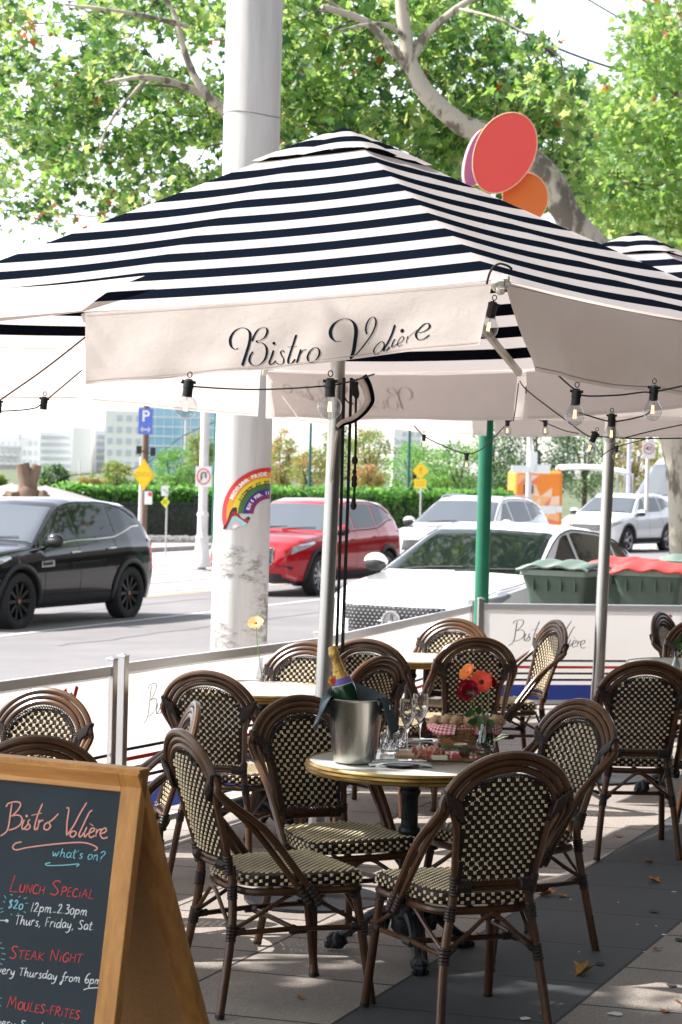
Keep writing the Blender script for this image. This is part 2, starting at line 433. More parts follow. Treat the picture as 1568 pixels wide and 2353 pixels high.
    for i, q in enumerate(C_):
        if i % 1: continue
        tn = (C_[(i+1) % len(C_)]-C_[i-1]).normalized(); nn = Vector((tn.z, 0, -tn.x))
        for sg in (-1, 1):
            c = q+nn*(.0055*sg); a = c-tn*.007-nn*(.005*sg); b = c+tn*.007+nn*(.005*sg)
            for v in (a, b): v.y = pbow(max(-.155, min(.155, v.x)), v.z)+.006
            a.y += .001
            mb.tube([a, (a+b)/2+Vector((0, .003, 0)), b], [.0022, .0042, .0022], 5)
    mb.build('braided_edge', M_ratd, t)
    # bent canes of the back
    mb = MB()
    def arch(hw, zt, y0=0., low=None):
        pts = []
        zc = zt-hw*.83
        for i in range(0, 17):
            a = pi-pi*i/16; z = zc+(zt-zc)*sin(a); pts.append(Vector((hw*cos(a), yb(z)+y0, z)))
        return pts
    A = arch(.228, .94); L0 = [Vector((-.236, .045, .375)), Vector((-.236, -.05, .50)), Vector((-.234, -.165, .635))]
    R0 = [Vector((-v.x, v.y, v.z)) for v in L0[::-1]]
    mb.tube(crv(L0+A+R0, 3), .0132, 8)
    A = arch(.205, .917, .003); L1 = [Vector((-.232, .012, .375)), Vector((-.225, -.085, .50)), Vector((-.214, -.195, .635))]
    R1 = [Vector((-v.x, v.y, v.z)) for v in L1[::-1]]
    mb.tube(crv(L1+A+R1, 3), .0115, 8)
    A = arch(.179, .894, .0)
    lo = [Vector((-.136, yb(.49)-.002, .49)), Vector((-.15, yb(.6), .6)), Vector((-.162, yb(.7), .7))]
    mb.tube(crv(lo+A+[Vector((-v.x, v.y, v.z)) for v in lo[::-1]], 3), .0125, 8)
    mb.tube([(-.138, yb(.51), .508), (0, yb(.51)-.014, .508), (.138, yb(.51), .508)], .010, 8)
    mb.tube([(-.135, yb(.51)-.004, .492), (0, yb(.51)-.018, .492), (.135, yb(.51)-.004, .492)], .008, 8)
    for sx in (-1, 1):
        zw = .80
        a = Vector((.160*sx, yb(zw-.03)-.004, zw-.045)); b = Vector((.221*sx, yb(zw+.005), zw+.002))
        for i in range(6):
            c = a.lerp(b, (i+.5)/6); up = Vector((.28*sx, -.2, .9)).normalized()
            mb.tube([c-up*(.034-.0018*i), c-up*(.03-.0018*i)+Vector((0, .015, 0)), c+Vector((0, .0175, 0)), c+up*(.03-.0018*i)+Vector((0, .015, 0)), c+up*(.034-.0018*i), c+up*(.03-.0018*i)-Vector((0, .015, 0)), c-Vector((0, .0175, 0)), c-up*(.03-.0018*i)-Vector((0, .015, 0))], .0068, 6, 1, closed=True)
        wrap(mb, (.164*sx, yb(.70), .715), (.170*sx, yb(.76), .765), .0165, 6, 1)
        wrap(mb, (.134*sx, yb(.5), .47), (.142*sx, yb(.54), .535), .0175, 6, 1)
        wrap(mb, (.136*sx, yb(.51)-.004, .50), (.085*sx, yb(.51)-.014, .50), .021, 6, 1)
        wrap(mb, (.236*sx, .05, .37), (.235*sx, .0, .435), .0185, 5, 1); wrap(mb, (.232*sx, .016, .37), (.229*sx, -.03, .435), .0165, 5, 1)
    mb.build('back_frame', [M_rat, M_ratd], t)
    zr = .275
    LF = [(.232, .262, 0), (.218, .222, .25), (.205, .195, .43)]; LR = [(.198, -.295, 0), (.165, -.245, .28), (.14, -.235, .42), (.134, -.238, .50)]
    lp = {(sx, sy): Vector(((.219 if sy > 0 else .165)*sx, .226 if sy > 0 else -.246, zr)) for sx in (-1, 1) for sy in (-1, 1)}
    for sx in (-1, 1):
        for sy, pts in ((-1, LR), (1, LF)):
            mb = MB(); pts = [(x*sx, y, z) for x, y, z in pts]; c = crv(pts, 4); mb.tube(c, .0155, 10)
            q = lp[(sx, sy)]; ax = (c[0]-c[-4]).normalized()
            wrap(mb, q-ax*.028, q+ax*.028, .0195, 5, 1); wrap(mb, q, q+(Vector((0, -sy*.05, .005))), .0135, 4, 1); wrap(mb, q, q+Vector((-sx*.035, 0, .028)), .0115, 3, 1)
            wrap(mb, (pts[-1][0], pts[-1][1], .375) if sy > 0 else (.147*sx, -.237, .385), (pts[-1][0], pts[-1][1], .42) if sy > 0 else (.14*sx, -.235, .435), .0195, 5, 1)
            x0, y0, _ = pts[0]; mb.tube([(x0, y0, -.001), (x0*.998, y0*.995, .012)], .0168, 10, 2)
            mb.build('leg', [M_rat, M_ratd, M_black], t)
    mb = MB(); mb.tube(crv([v*.965+Vector((0, 0, .41)) for v in outl(0, 1)], 3, True), .0135, 8, closed=True)
    mb.build('seat_rail', M_rat, t)
    mb = MB()
    for a, b in (((-1, 1), (-1, -1)), ((1, 1), (1, -1))):
        m_ = (lp[a]+lp[b])/2
        mb.tube([lp[a], m_+Vector((0, 0, .006)), lp[b]], .0095, 8)
        wrap(mb, m_-Vector((0, .03, 0)), m_+Vector((0, .03, 0)), .014, 5, 1); wrap(mb, m_, m_-Vector((.04*(1 if m_.x > 0 else -1), 0, 0)), .0135, 4, 1)
    mb.tube([(lp[(-1, 1)]+lp[(-1, -1)])/2, (lp[(1, 1)]+lp[(1, -1)])/2], .0095, 8)
    for a, b in (((-1, 1), (-1, -1)), ((1, 1), (1, -1)), ((-1, 1), (1, 1)), ((-1, -1), (1, -1))):
        m_ = (lp[a]+lp[b])/2; top = m_+Vector((0, 0, .128))
        pts = [lp[a]+Vector((0, 0, .01)), lp[a].lerp(m_, .45)+Vector((0, 0, .065)), lp[a].lerp(m_, .82)+Vector((0, 0, .116)), top, lp[b].lerp(m_, .82)+Vector((0, 0, .116)), lp[b].lerp(m_, .45)+Vector((0, 0, .065)), lp[b]+Vector((0, 0, .01))]
        mb.tube(crv(pts, 3), .0075, 7)
    mb.build('stretcher', [M_rat, M_ratd], t)
    return t
chair0 = make_chair(); _cu = [0]
def chair(x, y, rz, label, group='rattan chairs round the cafe tables'):
    z = gz(x)
    if not _cu[0]:
        _cu[0] = 1; chair0.location = (x, y, z); chair0.rotation_euler = (0, 0, R(rz)); chair0['label'] = label; chair0['group'] = group; return chair0
    return dup(chair0, (x, y, z), R(rz), label, group)
CHAIRS = [
 (.435, 7.25, 21, 'nearest rattan chair seen from behind, its dark back in front of the food table'),
 (-.185, 7.57, -64, 'rattan chair seen side-on just right of the chalkboard, facing the food table'),
 (.03, 8.22, 207, 'rattan chair behind the ice bucket, angled towards the camera, seat by the food table'),
 (.665, 8.28, 126, 'rattan chair right of the food table, facing left, its braided back showing'),
 (1.42, 10.5, 4, 'large rattan chair seen from behind at the right edge, level with the back fence'),
 (-.45, 10.0, -20, 'rattan chair seen from behind, left of the vase with the pale orange gerbera'),
 (-.92, 8.42, 100, 'rattan chair seen nearly edge-on, squeezed between chalkboard and the side-on chair'),
 (-1.33, 8.62, 158, 'rattan chair with sunlight on its braided back, far left against the low barrier'),
 (-1.06, 7.72, 8, 'rattan chair of which only the top of the back rises over the chalkboard'),
 (-.28, 11.0, 160, 'rattan chair with sunlit back behind the gerbera table, partly hidden by the umbrella pole'),
 (.26, 11.8, -17, 'dark rattan chair seen from behind, immediately right of the umbrella pole'),
 (-.08, 10.75, 51, 'rattan chair turned away at an angle, above the dark napkin on the bucket'),
 (.56, 12.75, 157, 'sunlit rattan chair facing the camera beside the corner posts of the barrier'),
 (.68, 12.0, 10, 'rattan chair seen from behind, directly behind the red and orange flowers'),
 (.95, 12.9, 108, 'sunlit rattan chair in profile in front of the lettering on the back barrier'),
 (2.32, 13.25, -118, 'rattan chair turned right, its tapering back just right of the second pole'),
 (2.14, 12.65, 172, 'rattan chair behind the right-hand vase table, front of its back showing'),
 (2.46, 13.5, 190, 'rattan chair cut by the right edge of the frame behind the vase table'),
 (2.12, 11.3, 60, 'rattan chair at the far right edge, only a corner of its seat in frame'),
]
for c in CHAIRS: chair(*c)
# ---------------------------------------------------------------- bistro tables
M_top = mk('table_laminate', (.60, .585, .53), .28, col2=(.52, .50, .45), scale=5, coat=.2)
M_brass = mk('brass_rim', (.40, .27, .10), .32, .85, col2=(.26, .16, .05), scale=14)
def make_table():
    t = thing('bistro_table', 'x', 'table')
    mb = MB(); mb.lathe([(0, .7385), (.2, .74), (.375, .7395), (.385, .7385)], 64); mb.build('tabletop', M_top, t)
    mb = MB(); mb.lathe([(.384, .736), (.386, .7415), (.392, .742), (.3965, .738), (.3985, .732), (.395, .729), (.3995, .726), (.4005, .718), (.395, .7145), (.399, .711), (.398, .704), (.39, .70), (.36, .70), (.05, .702)], 64); mb.build('brass_edge', M_brass, t)
    mb = MB(); mb.lathe([(.12, .70), (.12, .694), (.045, .69), (.036, .67), (.034, .64), (.040, .632), (.040, .622), (.031, .61), (.032, .50)], 24)
    mb.lathe([(.032, .50), (.040, .49), (.043, .475), (.036, .462), (.043, .452), (.043, .44), (.035, .43), (.033, .42)], 24)
    mb.lathe([(.033, .42), (.036, .27)], 48, flute=.06, nf=12)
    mb.lathe([(.036, .27), (.045, .255), (.05, .235), (.042, .215), (.046, .205), (.048, .16), (.058, .15), (.06, .11), (.045, .09), (.02, .085)], 24)
    mb.build('column', M_iron, t)
    for k in range(3):
        a = 2*pi*k/3+R(-82); d = Vector((cos(a), sin(a), 0))
        mb = MB()
        pts = [d*r+Vector((0, 0, z)) for r, z in ((.03, .15), (.08, .165), (.14, .145), (.2, .10), (.25, .065), (.285, .045))]
        c = crv(pts, 4); mb.tube(c, [.026-.011*i/len(c) for i in range(len(c))], 8)
        for r, z, q in ((.275, .034, .034), (.30, .036, .027), (.31, .022, .024), (.285, .018, .03)): mb.ball(d*r+Vector((0, 0, z)), (q, q, min(q, z+.001)), 10, jit=.3)
        sd = Vector((-d.y, d.x, 0))
        for s2 in (-1, 0, 1): mb.ball(d*.312+sd*(.018*s2)+Vector((0, 0, .016)), (.016, .013, .015), 8)
        for s2 in (-1, 1): mb.ball(d*.10+sd*(.024*s2)+Vector((0, 0, .125)), (.024, .02, .035), 8, jit=.5)
        mb.build('claw_foot', M_iron, t)
    return t
T1 = G(945, 1748, .74); T2 = G(608, 1571, .74); T3 = G(944, 1509, .74); T4 = G(1600, 1545, .74); T5 = Vector((-1.68, 8.3, .74))
tab0 = make_table(); tab0.location = (T1.x, T1.y, gz(T1.x)); tab0['group'] = 'round cafe tables'
tab0['label'] = 'round brass-edged table in front, laid with ice bucket, flutes and charcuterie'
for v, l in ((T2, 'round brass-edged table carrying the tall single pale orange gerbera'), (T3, 'empty sunlit round table in front of the angled fence, right of the bottle'), (T4, 'round table cut by the right edge of the frame, clear vase on it'), (T5, 'round table at the left edge, only its pale rim showing above the chalkboard')):
    dup(tab0, (v.x, v.y, gz(v.x)), R(20), l, 'round cafe tables')
# ---------------------------------------------------------------- writing helpers
def ribbon(mb, pts, w, fn, m=0, wmin=None, sm=4):
    """stroke through 2-D points; wmin < w gives a broad-nib pen that is thick on down strokes"""
    c = crv([Vector((x, y, 0)) for x, y in pts], sm) if len(pts) > 2 else [Vector((*p, 0)) for p in pts]
    L = []; N = len(c)
    for i, p in enumerate(c):
        t = c[min(i+1, N-1)]-c[max(i-1, 0)]
        if t.length < 1e-6: t = Vector((1, 0, 0))
        t.normalize(); n = Vector((-t.y, t.x, 0))
        if wmin is not None: hw = wmin+(w-wmin)*abs(t.y)**2.2
        else: hw = w
        if i in (0, N-1): hw *= .6
        L.append((p+n*hw, p-n*hw))
    vs = []
    for a, b in L: vs += [fn(a.x, a.y), fn(b.x, b.y)]
    mb.add(vs, [(2*i, 2*i+1, 2*i+3, 2*i+2) for i in range(N-1)], m)
def dot(mb, x, y, r, fn, m=0):
    mb.add([fn(x+r*cos(2*pi*k/8), y+r*sin(2*pi*k/8)) for k in range(8)], [tuple(range(8))], m)
GL = {
'a': (.55, [[(.45, .5), (.25, .58), (.08, .35), (.12, .05), (.3, .05), (.45, .35), (.48, .55), (.45, .15), (.55, 0)]]),
'd': (.55, [[(.42, .5), (.22, .55), (.06, .3), (.12, .03), (.3, .05), (.45, .4), (.52, 1.)], [(.5, .8), (.44, .15), (.55, 0)]]),
'e': (.5, [[(.08, .28), (.35, .36), (.4, .52), (.24, .58), (.08, .35), (.12, .06), (.3, 0), (.5, .14)]]),
'f': (.4, [[(.5, .95), (.38, 1.05), (.28, .8), (.2, .2), (.1, -.4), (-.02, -.42), (.0, -.2), (.3, .05)], [(.05, .5), (.42, .52)]]),
'h': (.55, [[(.18, 1.), (.1, .5), (.06, 0)], [(.08, .3), (.28, .55), (.4, .45), (.4, .1), (.52, 0)]]),
'i': (.25, [[(.12, .55), (.08, .1), (.18, 0)], [(.14, .78), (.16, .82)]]),
'm': (.8, [[(.1, .55), (.06, 0)], [(.08, .3), (.22, .55), (.34, .45), (.32, 0)], [(.33, .3), (.5, .55), (.62, .45), (.6, .05), (.72, 0)]]),
'n': (.55, [[(.1, .55), (.06, 0)], [(.08, .3), (.26, .55), (.4, .45), (.38, .05), (.5, 0)]]),
'o': (.5, [[(.3, .56), (.1, .45), (.06, .15), (.2, 0), (.4, .15), (.42, .45), (.28, .56)]]),
'p': (.55, [[(.12, .6), (.08, .1), (.02, -.45)], [(.1, .35), (.3, .58), (.46, .4), (.38, .1), (.1, .08)]]),
'r': (.42, [[(.1, .55), (.06, 0)], [(.08, .3), (.24, .55), (.38, .5)]]),
's': (.42, [[(.38, .52), (.2, .56), (.14, .4), (.32, .22), (.26, .02), (.06, .04)]]),
't': (.4, [[(.24, .95), (.16, .4), (.16, .06), (.34, .02)], [(.02, .62), (.4, .66)]]),
'u': (.55, [[(.1, .55), (.08, .12), (.22, 0), (.4, .3), (.46, .55)], [(.45, .5), (.44, .08), (.55, 0)]]),
'v': (.45, [[(.08, .55), (.2, .02), (.42, .58)]]),
'w': (.7, [[(.06, .55), (.14, .05), (.32, .4), (.4, .05), (.62, .6)]]),
'y': (.55, [[(.1, .55), (.12, .15), (.3, .12), (.46, .55)], [(.46, .55), (.34, -.2), (.12, -.45), (.0, -.38)]]),
"'": (.2, [[(.12, 1.), (.08, .78)]]), ',': (.25, [[(.14, .05), (.04, -.22)]]), '.': (.22, [[(.08, .02), (.12, .04)]]),
'-': (.4, [[(.06, .38), (.34, .4)]]), '_': (.45, [[(.06, .12), (.38, .14)]]), ' ': (.38, []),
'?': (.6, [[(.1, .8), (.3, 1.05), (.5, .9), (.4, .6), (.22, .35), (.2, .1)], [(.17, -.18), (.19, -.12)]]),
'0': (.5, [[(.3, .62), (.1, .5), (.08, .15), (.22, 0), (.4, .15), (.42, .5), (.28, .62)]]),
'1': (.3, [[(.22, .98), (.1, 0)]]), '2': (.55, [[(.1, .75), (.26, .98), (.42, .8), (.26, .35), (.06, .02)], [(.06, .02), (.5, .06)]]),
'3': (.5, [[(.1, .9), (.35, .95), (.36, .72), (.18, .55)], [(.18, .55), (.42, .42), (.36, .08), (.06, .04)]]),
'6': (.52, [[(.48, 1.1), (.2, .8), (.06, .3), (.18, 0), (.4, .1), (.42, .38), (.22, .42), (.1, .25)]]),
'$': (.5, [[(.46, .78), (.24, .86), (.14, .66), (.38, .42), (.3, .12), (.06, .12)], [(.34, 1.), (.18, -.06)]]),
'A': (.6, [[(.02, 0), (.3, .95)], [(.3, .95), (.52, 0)], [(.12, .36), (.46, .36)]]),
'C': (.55, [[(.5, .82), (.3, .95), (.08, .6), (.1, .12), (.34, 0), (.5, .12)]]),
'E': (.5, [[(.14, .92), (.08, .02)], [(.12, .92), (.46, .95)], [(.1, .5), (.4, .52)], [(.08, .02), (.46, .04)]]),
'F': (.5, [[(.14, .95), (.08, 0)], [(.1, .93), (.5, .98)], [(.1, .5), (.4, .54)]]),
'G': (.58, [[(.5, .85), (.3, .95), (.08, .6), (.1, .12), (.34, 0), (.5, .2), (.5, .42)], [(.5, .42), (.3, .42)]]),
'H': (.58, [[(.12, .95), (.06, 0)], [(.5, .95), (.46, 0)], [(.08, .5), (.48, .5)]]),
'K': (.58, [[(.14, .95), (.08, 0)], [(.5, .9), (.12, .42)], [(.12, .42), (.52, 0)]]),
'L': (.5, [[(.2, 1.), (.06, .02)], [(.06, .02), (.46, .02)]]),
'M': (.75, [[(.02, 0), (.18, .95)], [(.18, .95), (.34, .3)], [(.34, .3), (.56, .98)], [(.56, .98), (.66, 0)]]),
'N': (.6, [[(.08, 0), (.12, .95)], [(.12, .95), (.46, .05)], [(.46, .05), (.54, 1.)]]),
'O': (.55, [[(.3, .9), (.08, .6), (.1, .12), (.3, 0), (.5, .3), (.48, .75), (.28, .9)]]),
'P': (.52, [[(.14, .95), (.08, 0)], [(.06, .88), (.36, .98), (.48, .75), (.34, .5), (.1, .46)]]),
'R': (.58, [[(.14, .95), (.08, 0)], [(.06, .88), (.36, .98), (.46, .75), (.34, .52), (.12, .48)], [(.2, .48), (.54, 0)]]),
'S': (.55, [[(.5, .88), (.3, .98), (.12, .78), (.3, .52), (.44, .26), (.3, .02), (.04, .1)]]),
'T': (.55, [[(.02, .92), (.56, .96)], [(.3, .94), (.22, 0)]]),
'U': (.58, [[(.1, .92), (.08, .2), (.24, 0), (.44, .2), (.5, .95)]]),
}
GL['I'] = (.28, [[(.14, .62), (.1, 0)], [(.16, .88), (.18, .92)]])
def write(mb, txt, x0, y0, x1, y1, cap, w, fn, m=0, big=1.45, up=(0, -1), bigs=True, seed=1):
    """hand lettering between two baseline points (image sense: y grows downwards)"""
    rnd = random.Random(seed); tot = 0; lay = []
    prev = ' '
    allcap = bigs and txt.upper() == txt and any(c.isalpha() for c in txt)
    for ch in txt:
        wd, st_ = GL[ch]; sc = 1.
        if ch.isupper() and allcap: sc = big if prev == ' ' else 1.
        lay.append((ch, tot, sc)); tot += wd*sc*1.04; prev = ch
    bx, by = (x1-x0), (y1-y0); L = hypot(bx, by); ux, uy = bx/L, by/L; k = L/tot
    for ch, o, sc in lay:
        jy = rnd.uniform(-.03, .03); jr = rnd.uniform(.94, 1.07)
        for s_ in GL[ch][1]:
            pts = []
            for (gx, gy) in s_:
                a = (o+gx*sc)*k; b = (gy*sc*jr+jy)*cap; a += b*.16
                pts.append((x0+ux*a+up[0]*b, y0+uy*a+up[1]*b))
            ribbon(mb, pts, w, fn, m, sm=4)
# ---------------------------------------------------------------- chalkboard A-frame
M_wood = mk('varnished_pine', (.68, .33, .09), .45, col2=(.38, .15, .035), scale=3.2, stretch=(1, 1, 9), detail=6, bump=.12, bscale=22, coat=.15, thr=(.3, .7))
M_wooddk = mk('varnished_pine_side', (.62, .29, .07), .5, col2=(.36, .15, .035), scale=3.2, stretch=(9, 9, 1), detail=6, bump=.12, bscale=22, thr=(.3, .7))
M_chalkb = mk('blackboard', (.021, .036, .047), .75, col2=(.012, .023, .034), scale=2.2, detail=8)
M_ply = mk('hardboard_back', (.50, .27, .11), .8, col2=(.42, .22, .085), scale=120, bump=.1, bscale=200)
ba = R(25.6); NB = Vector((-sin(ba), -cos(ba), 0)); EB = Vector((cos(ba), -sin(ba), 0))
BT = 1.085; PB = Vector((-.468, 5.33, BT))      # top right corner of the front leaf
bd = thing('chalkboard_sign', 'wooden A-frame chalkboard with handwritten menu, standing in the lower left corner', 'sign', (PB.x, PB.y, 0))
def leaf(nm, spread, front):
    n = NB*(1 if front else -1); g0 = PB.copy(); gz0 = gz(PB.x)
    foot = PB+n*spread; foot.z = gz0
    dn = (foot-PB); L = dn.length; dn.normalize(); out = EB.cross(dn); out = out if out.dot(NB) > 0 else -out
    if not front: out = -out
    Wd = .66; fw = .058; th = .03
    Mx = Matrix((EB, dn, out)).transposed(); org = Vector((PB.x, PB.y, 0))
    def at(a, b, c): return PB-EB*a+dn*b+out*c-org          # a leftwards, b down, c outwards
    def bar(mb, a0, a1, b0, b1, c0, c1, m=0):
        mb.box(at((a0+a1)/2, (b0+b1)/2, (c0+c1)/2), (abs(a1-a0), abs(b1-b0), abs(c1-c0)), m, Mx)
    g = thing(nm, None, None) if False else None
    for a0_, a1_ in ((0, fw), (Wd-fw, Wd)):
        fr = MB(); bar(fr, a0_, a1_, 0, L, -th, 0); a = fr.build('stile', M_wooddk, bd, smooth=0); bv = a.modifiers.new('b', 'BEVEL'); bv.width = .0025; bv.segments = 2
    for b0_, b1_ in ((0, fw+.004), (L-.30, L-.24)):
        hr = MB(); bar(hr, fw+.0005, Wd-fw-.0005, b0_, b1_, -th+.001, -.0015); b = hr.build('rail', M_wood, bd, smooth=0); bv = b.modifiers.new('b', 'BEVEL'); bv.width = .002; bv.segments = 2
    pn = MB(); bar(pn, fw-.004, Wd-fw+.004, fw, L-.245, -.022, -.012)
    p_ = pn.build('writing_panel' if front else 'back_panel', M_chalkb if front else M_ply, bd, smooth=0)
    return at, out, org, p_, L
atF, outF, orgF, panelF, LF_ = leaf('front', .20, True)
atR, outR, orgR, panelR, LR_ = leaf('rear', .58, False)
if True:
    pn = MB(); 
mb = MB(); mb.box(PB-Vector((PB.x, PB.y, 0))-EB*.33-NB*.005+Vector((0, 0, -.012)), (.66, .05, .02), 0, Matrix((EB, NB, Vector((0, 0, 1)))).transposed())
mb.build('hinge_strip', M_wooddk, bd, smooth=0)
def c4(cx, cy): return ((cx/2.24)/1.3163, (2250+cy/2.24)/1.3163)
def bfn(x, y):
    X, Y = c4(x, y); p0 = PB+outF*(-.0105); return PL(X, Y, p0, outF)-orgF
CK = [mk('chalk_salmon', (.80, .36, .29), .9), mk('chalk_blue', (.25, .62, .72), .9), mk('chalk_red', (.70, .075, .075), .9), mk('chalk_white', (.80, .82, .84), .9)]
mb = MB()
BV = [[(82, 405), (72, 470), (60, 555), (42, 598), (4, 624)], [(42, 428), (60, 402), (110, 392), (140, 403), (132, 435), (98, 475), (76, 490)], [(76, 490), (122, 482), (150, 502), (140, 545), (100, 573), (60, 584)],
           [(166, 512), (150, 558), (156, 578), (178, 560), (196, 535)], [(205, 512), (190, 530), (206, 558), (190, 580), (165, 576)], [(290, 404), (258, 480), (236, 560), (240, 582), (262, 556)], [(215, 484), (285, 468)],
           [(266, 512), (260, 560), (250, 584)], [(262, 545), (278, 520), (296, 520)], [(330, 530), (306, 545), (300, 574), (322, 582), (344, 558), (334, 532), (360, 512), (398, 472)],
           [(450, 436), (468, 440), (456, 530), (452, 622)], [(452, 622), (500, 555), (545, 470), (590, 396)], [(500, 588), (480, 602), (478, 624), (498, 630), (518, 604), (502, 588)],
           [(628, 450), (604, 470), (556, 570), (536, 616), (548, 630), (574, 596)], [(590, 562), (572, 608), (578, 630), (598, 604)], [(602, 606), (636, 590), (640, 572), (620, 574), (604, 606), (614, 634), (644, 620)], [(610, 540), (634, 556)],
           [(656, 575), (650, 630)], [(652, 610), (668, 584), (690, 578)], [(686, 610), (720, 592), (716, 570), (692, 582), (680, 612), (698, 640), (732, 632)]]
for s_ in BV:
    ribbon(mb, s_, 4.6, bfn, 0)
ribbon(mb, [(148, 664), (106, 674), (88, 700), (112, 718), (200, 700), (400, 676), (560, 668), (640, 690), (660, 710), (638, 724)], 4.4, bfn, 0)
dot(mb, 182, 488, 9, bfn, 0)
write(mb, "what's on?", 352, 762, 715, 792, 62, 2.6, bfn, 1, bigs=False)
ribbon(mb, [(345, 804), (310, 812), (326, 824), (430, 822), (534, 814), (518, 832)], 3, bfn, 1)
write(mb, "LUNCH SPECIAL", 60, 1000, 636, 1048, 62, 3.4, bfn, 2, big=1.75)
write(mb, "$20", 52, 1112, 158, 1124, 62, 3.6, bfn, 1, bigs=False)
for a in (( -2, 1120, 20, 1112), (5, 1142, 26, 1134), (30, 1025, 42, 1048), (22, 1068, 36, 1072), (72, 1020, 86, 1026), (128, 1040, 140, 1030), (162, 1050, 182, 1040), (172, 1082, 190, 1078), (162, 1134, 176, 1146), (122, 1146, 126, 1156), (76, 1150, 80, 1162)):
    ribbon(mb, [a[:2], a[2:]], 3, bfn, 1)
write(mb, "12pm_2.30pm", 205, 1136, 596, 1162, 64, 2.8, bfn, 3, bigs=False)
ribbon(mb, [(-4, 1196), (40, 1196), (56, 1196), (52, 1206), (40, 1202), (44, 1190), (56, 1194)], 2.6, bfn, 3)
write(mb, "Thurs, Friday, Sat.", 100, 1222, 640, 1262, 64, 2.8, bfn, 3, bigs=False)
write(mb, "STEAK NIGHT", 60, 1452, 560, 1484, 62, 3.4, bfn, 2, big=1.35)
write(mb, "every Thursday from 6pm", -50, 1550, 690, 1634, 60, 2.8, bfn, 3, bigs=False)
ribbon(mb, [(566, 1668), (600, 1656), (668, 1652)], 2.8, bfn, 3)
write(mb, "MOULES-FRITES", 46, 1786, 542, 1868, 62, 3.4, bfn, 2, big=1.35)
write(mb, "every Sunday from 6pm", -60, 1905, 690, 1990, 60, 2.8, bfn, 3, bigs=False)
for a in ((-4, 1352, 14, 1346), (6, 1384, 30, 1386), (14, 1420, 38, 1424), (8, 1456, 34, 1462), (-4, 1488, 18, 1494), (0, 1720, 12, 1724), (-4, 1770, 8, 1776)):
    ribbon(mb, [a[:2], a[2:]], 3, bfn, 1)
mb.build('chalk_lettering', CK, panelF, smooth=0, fix=False)
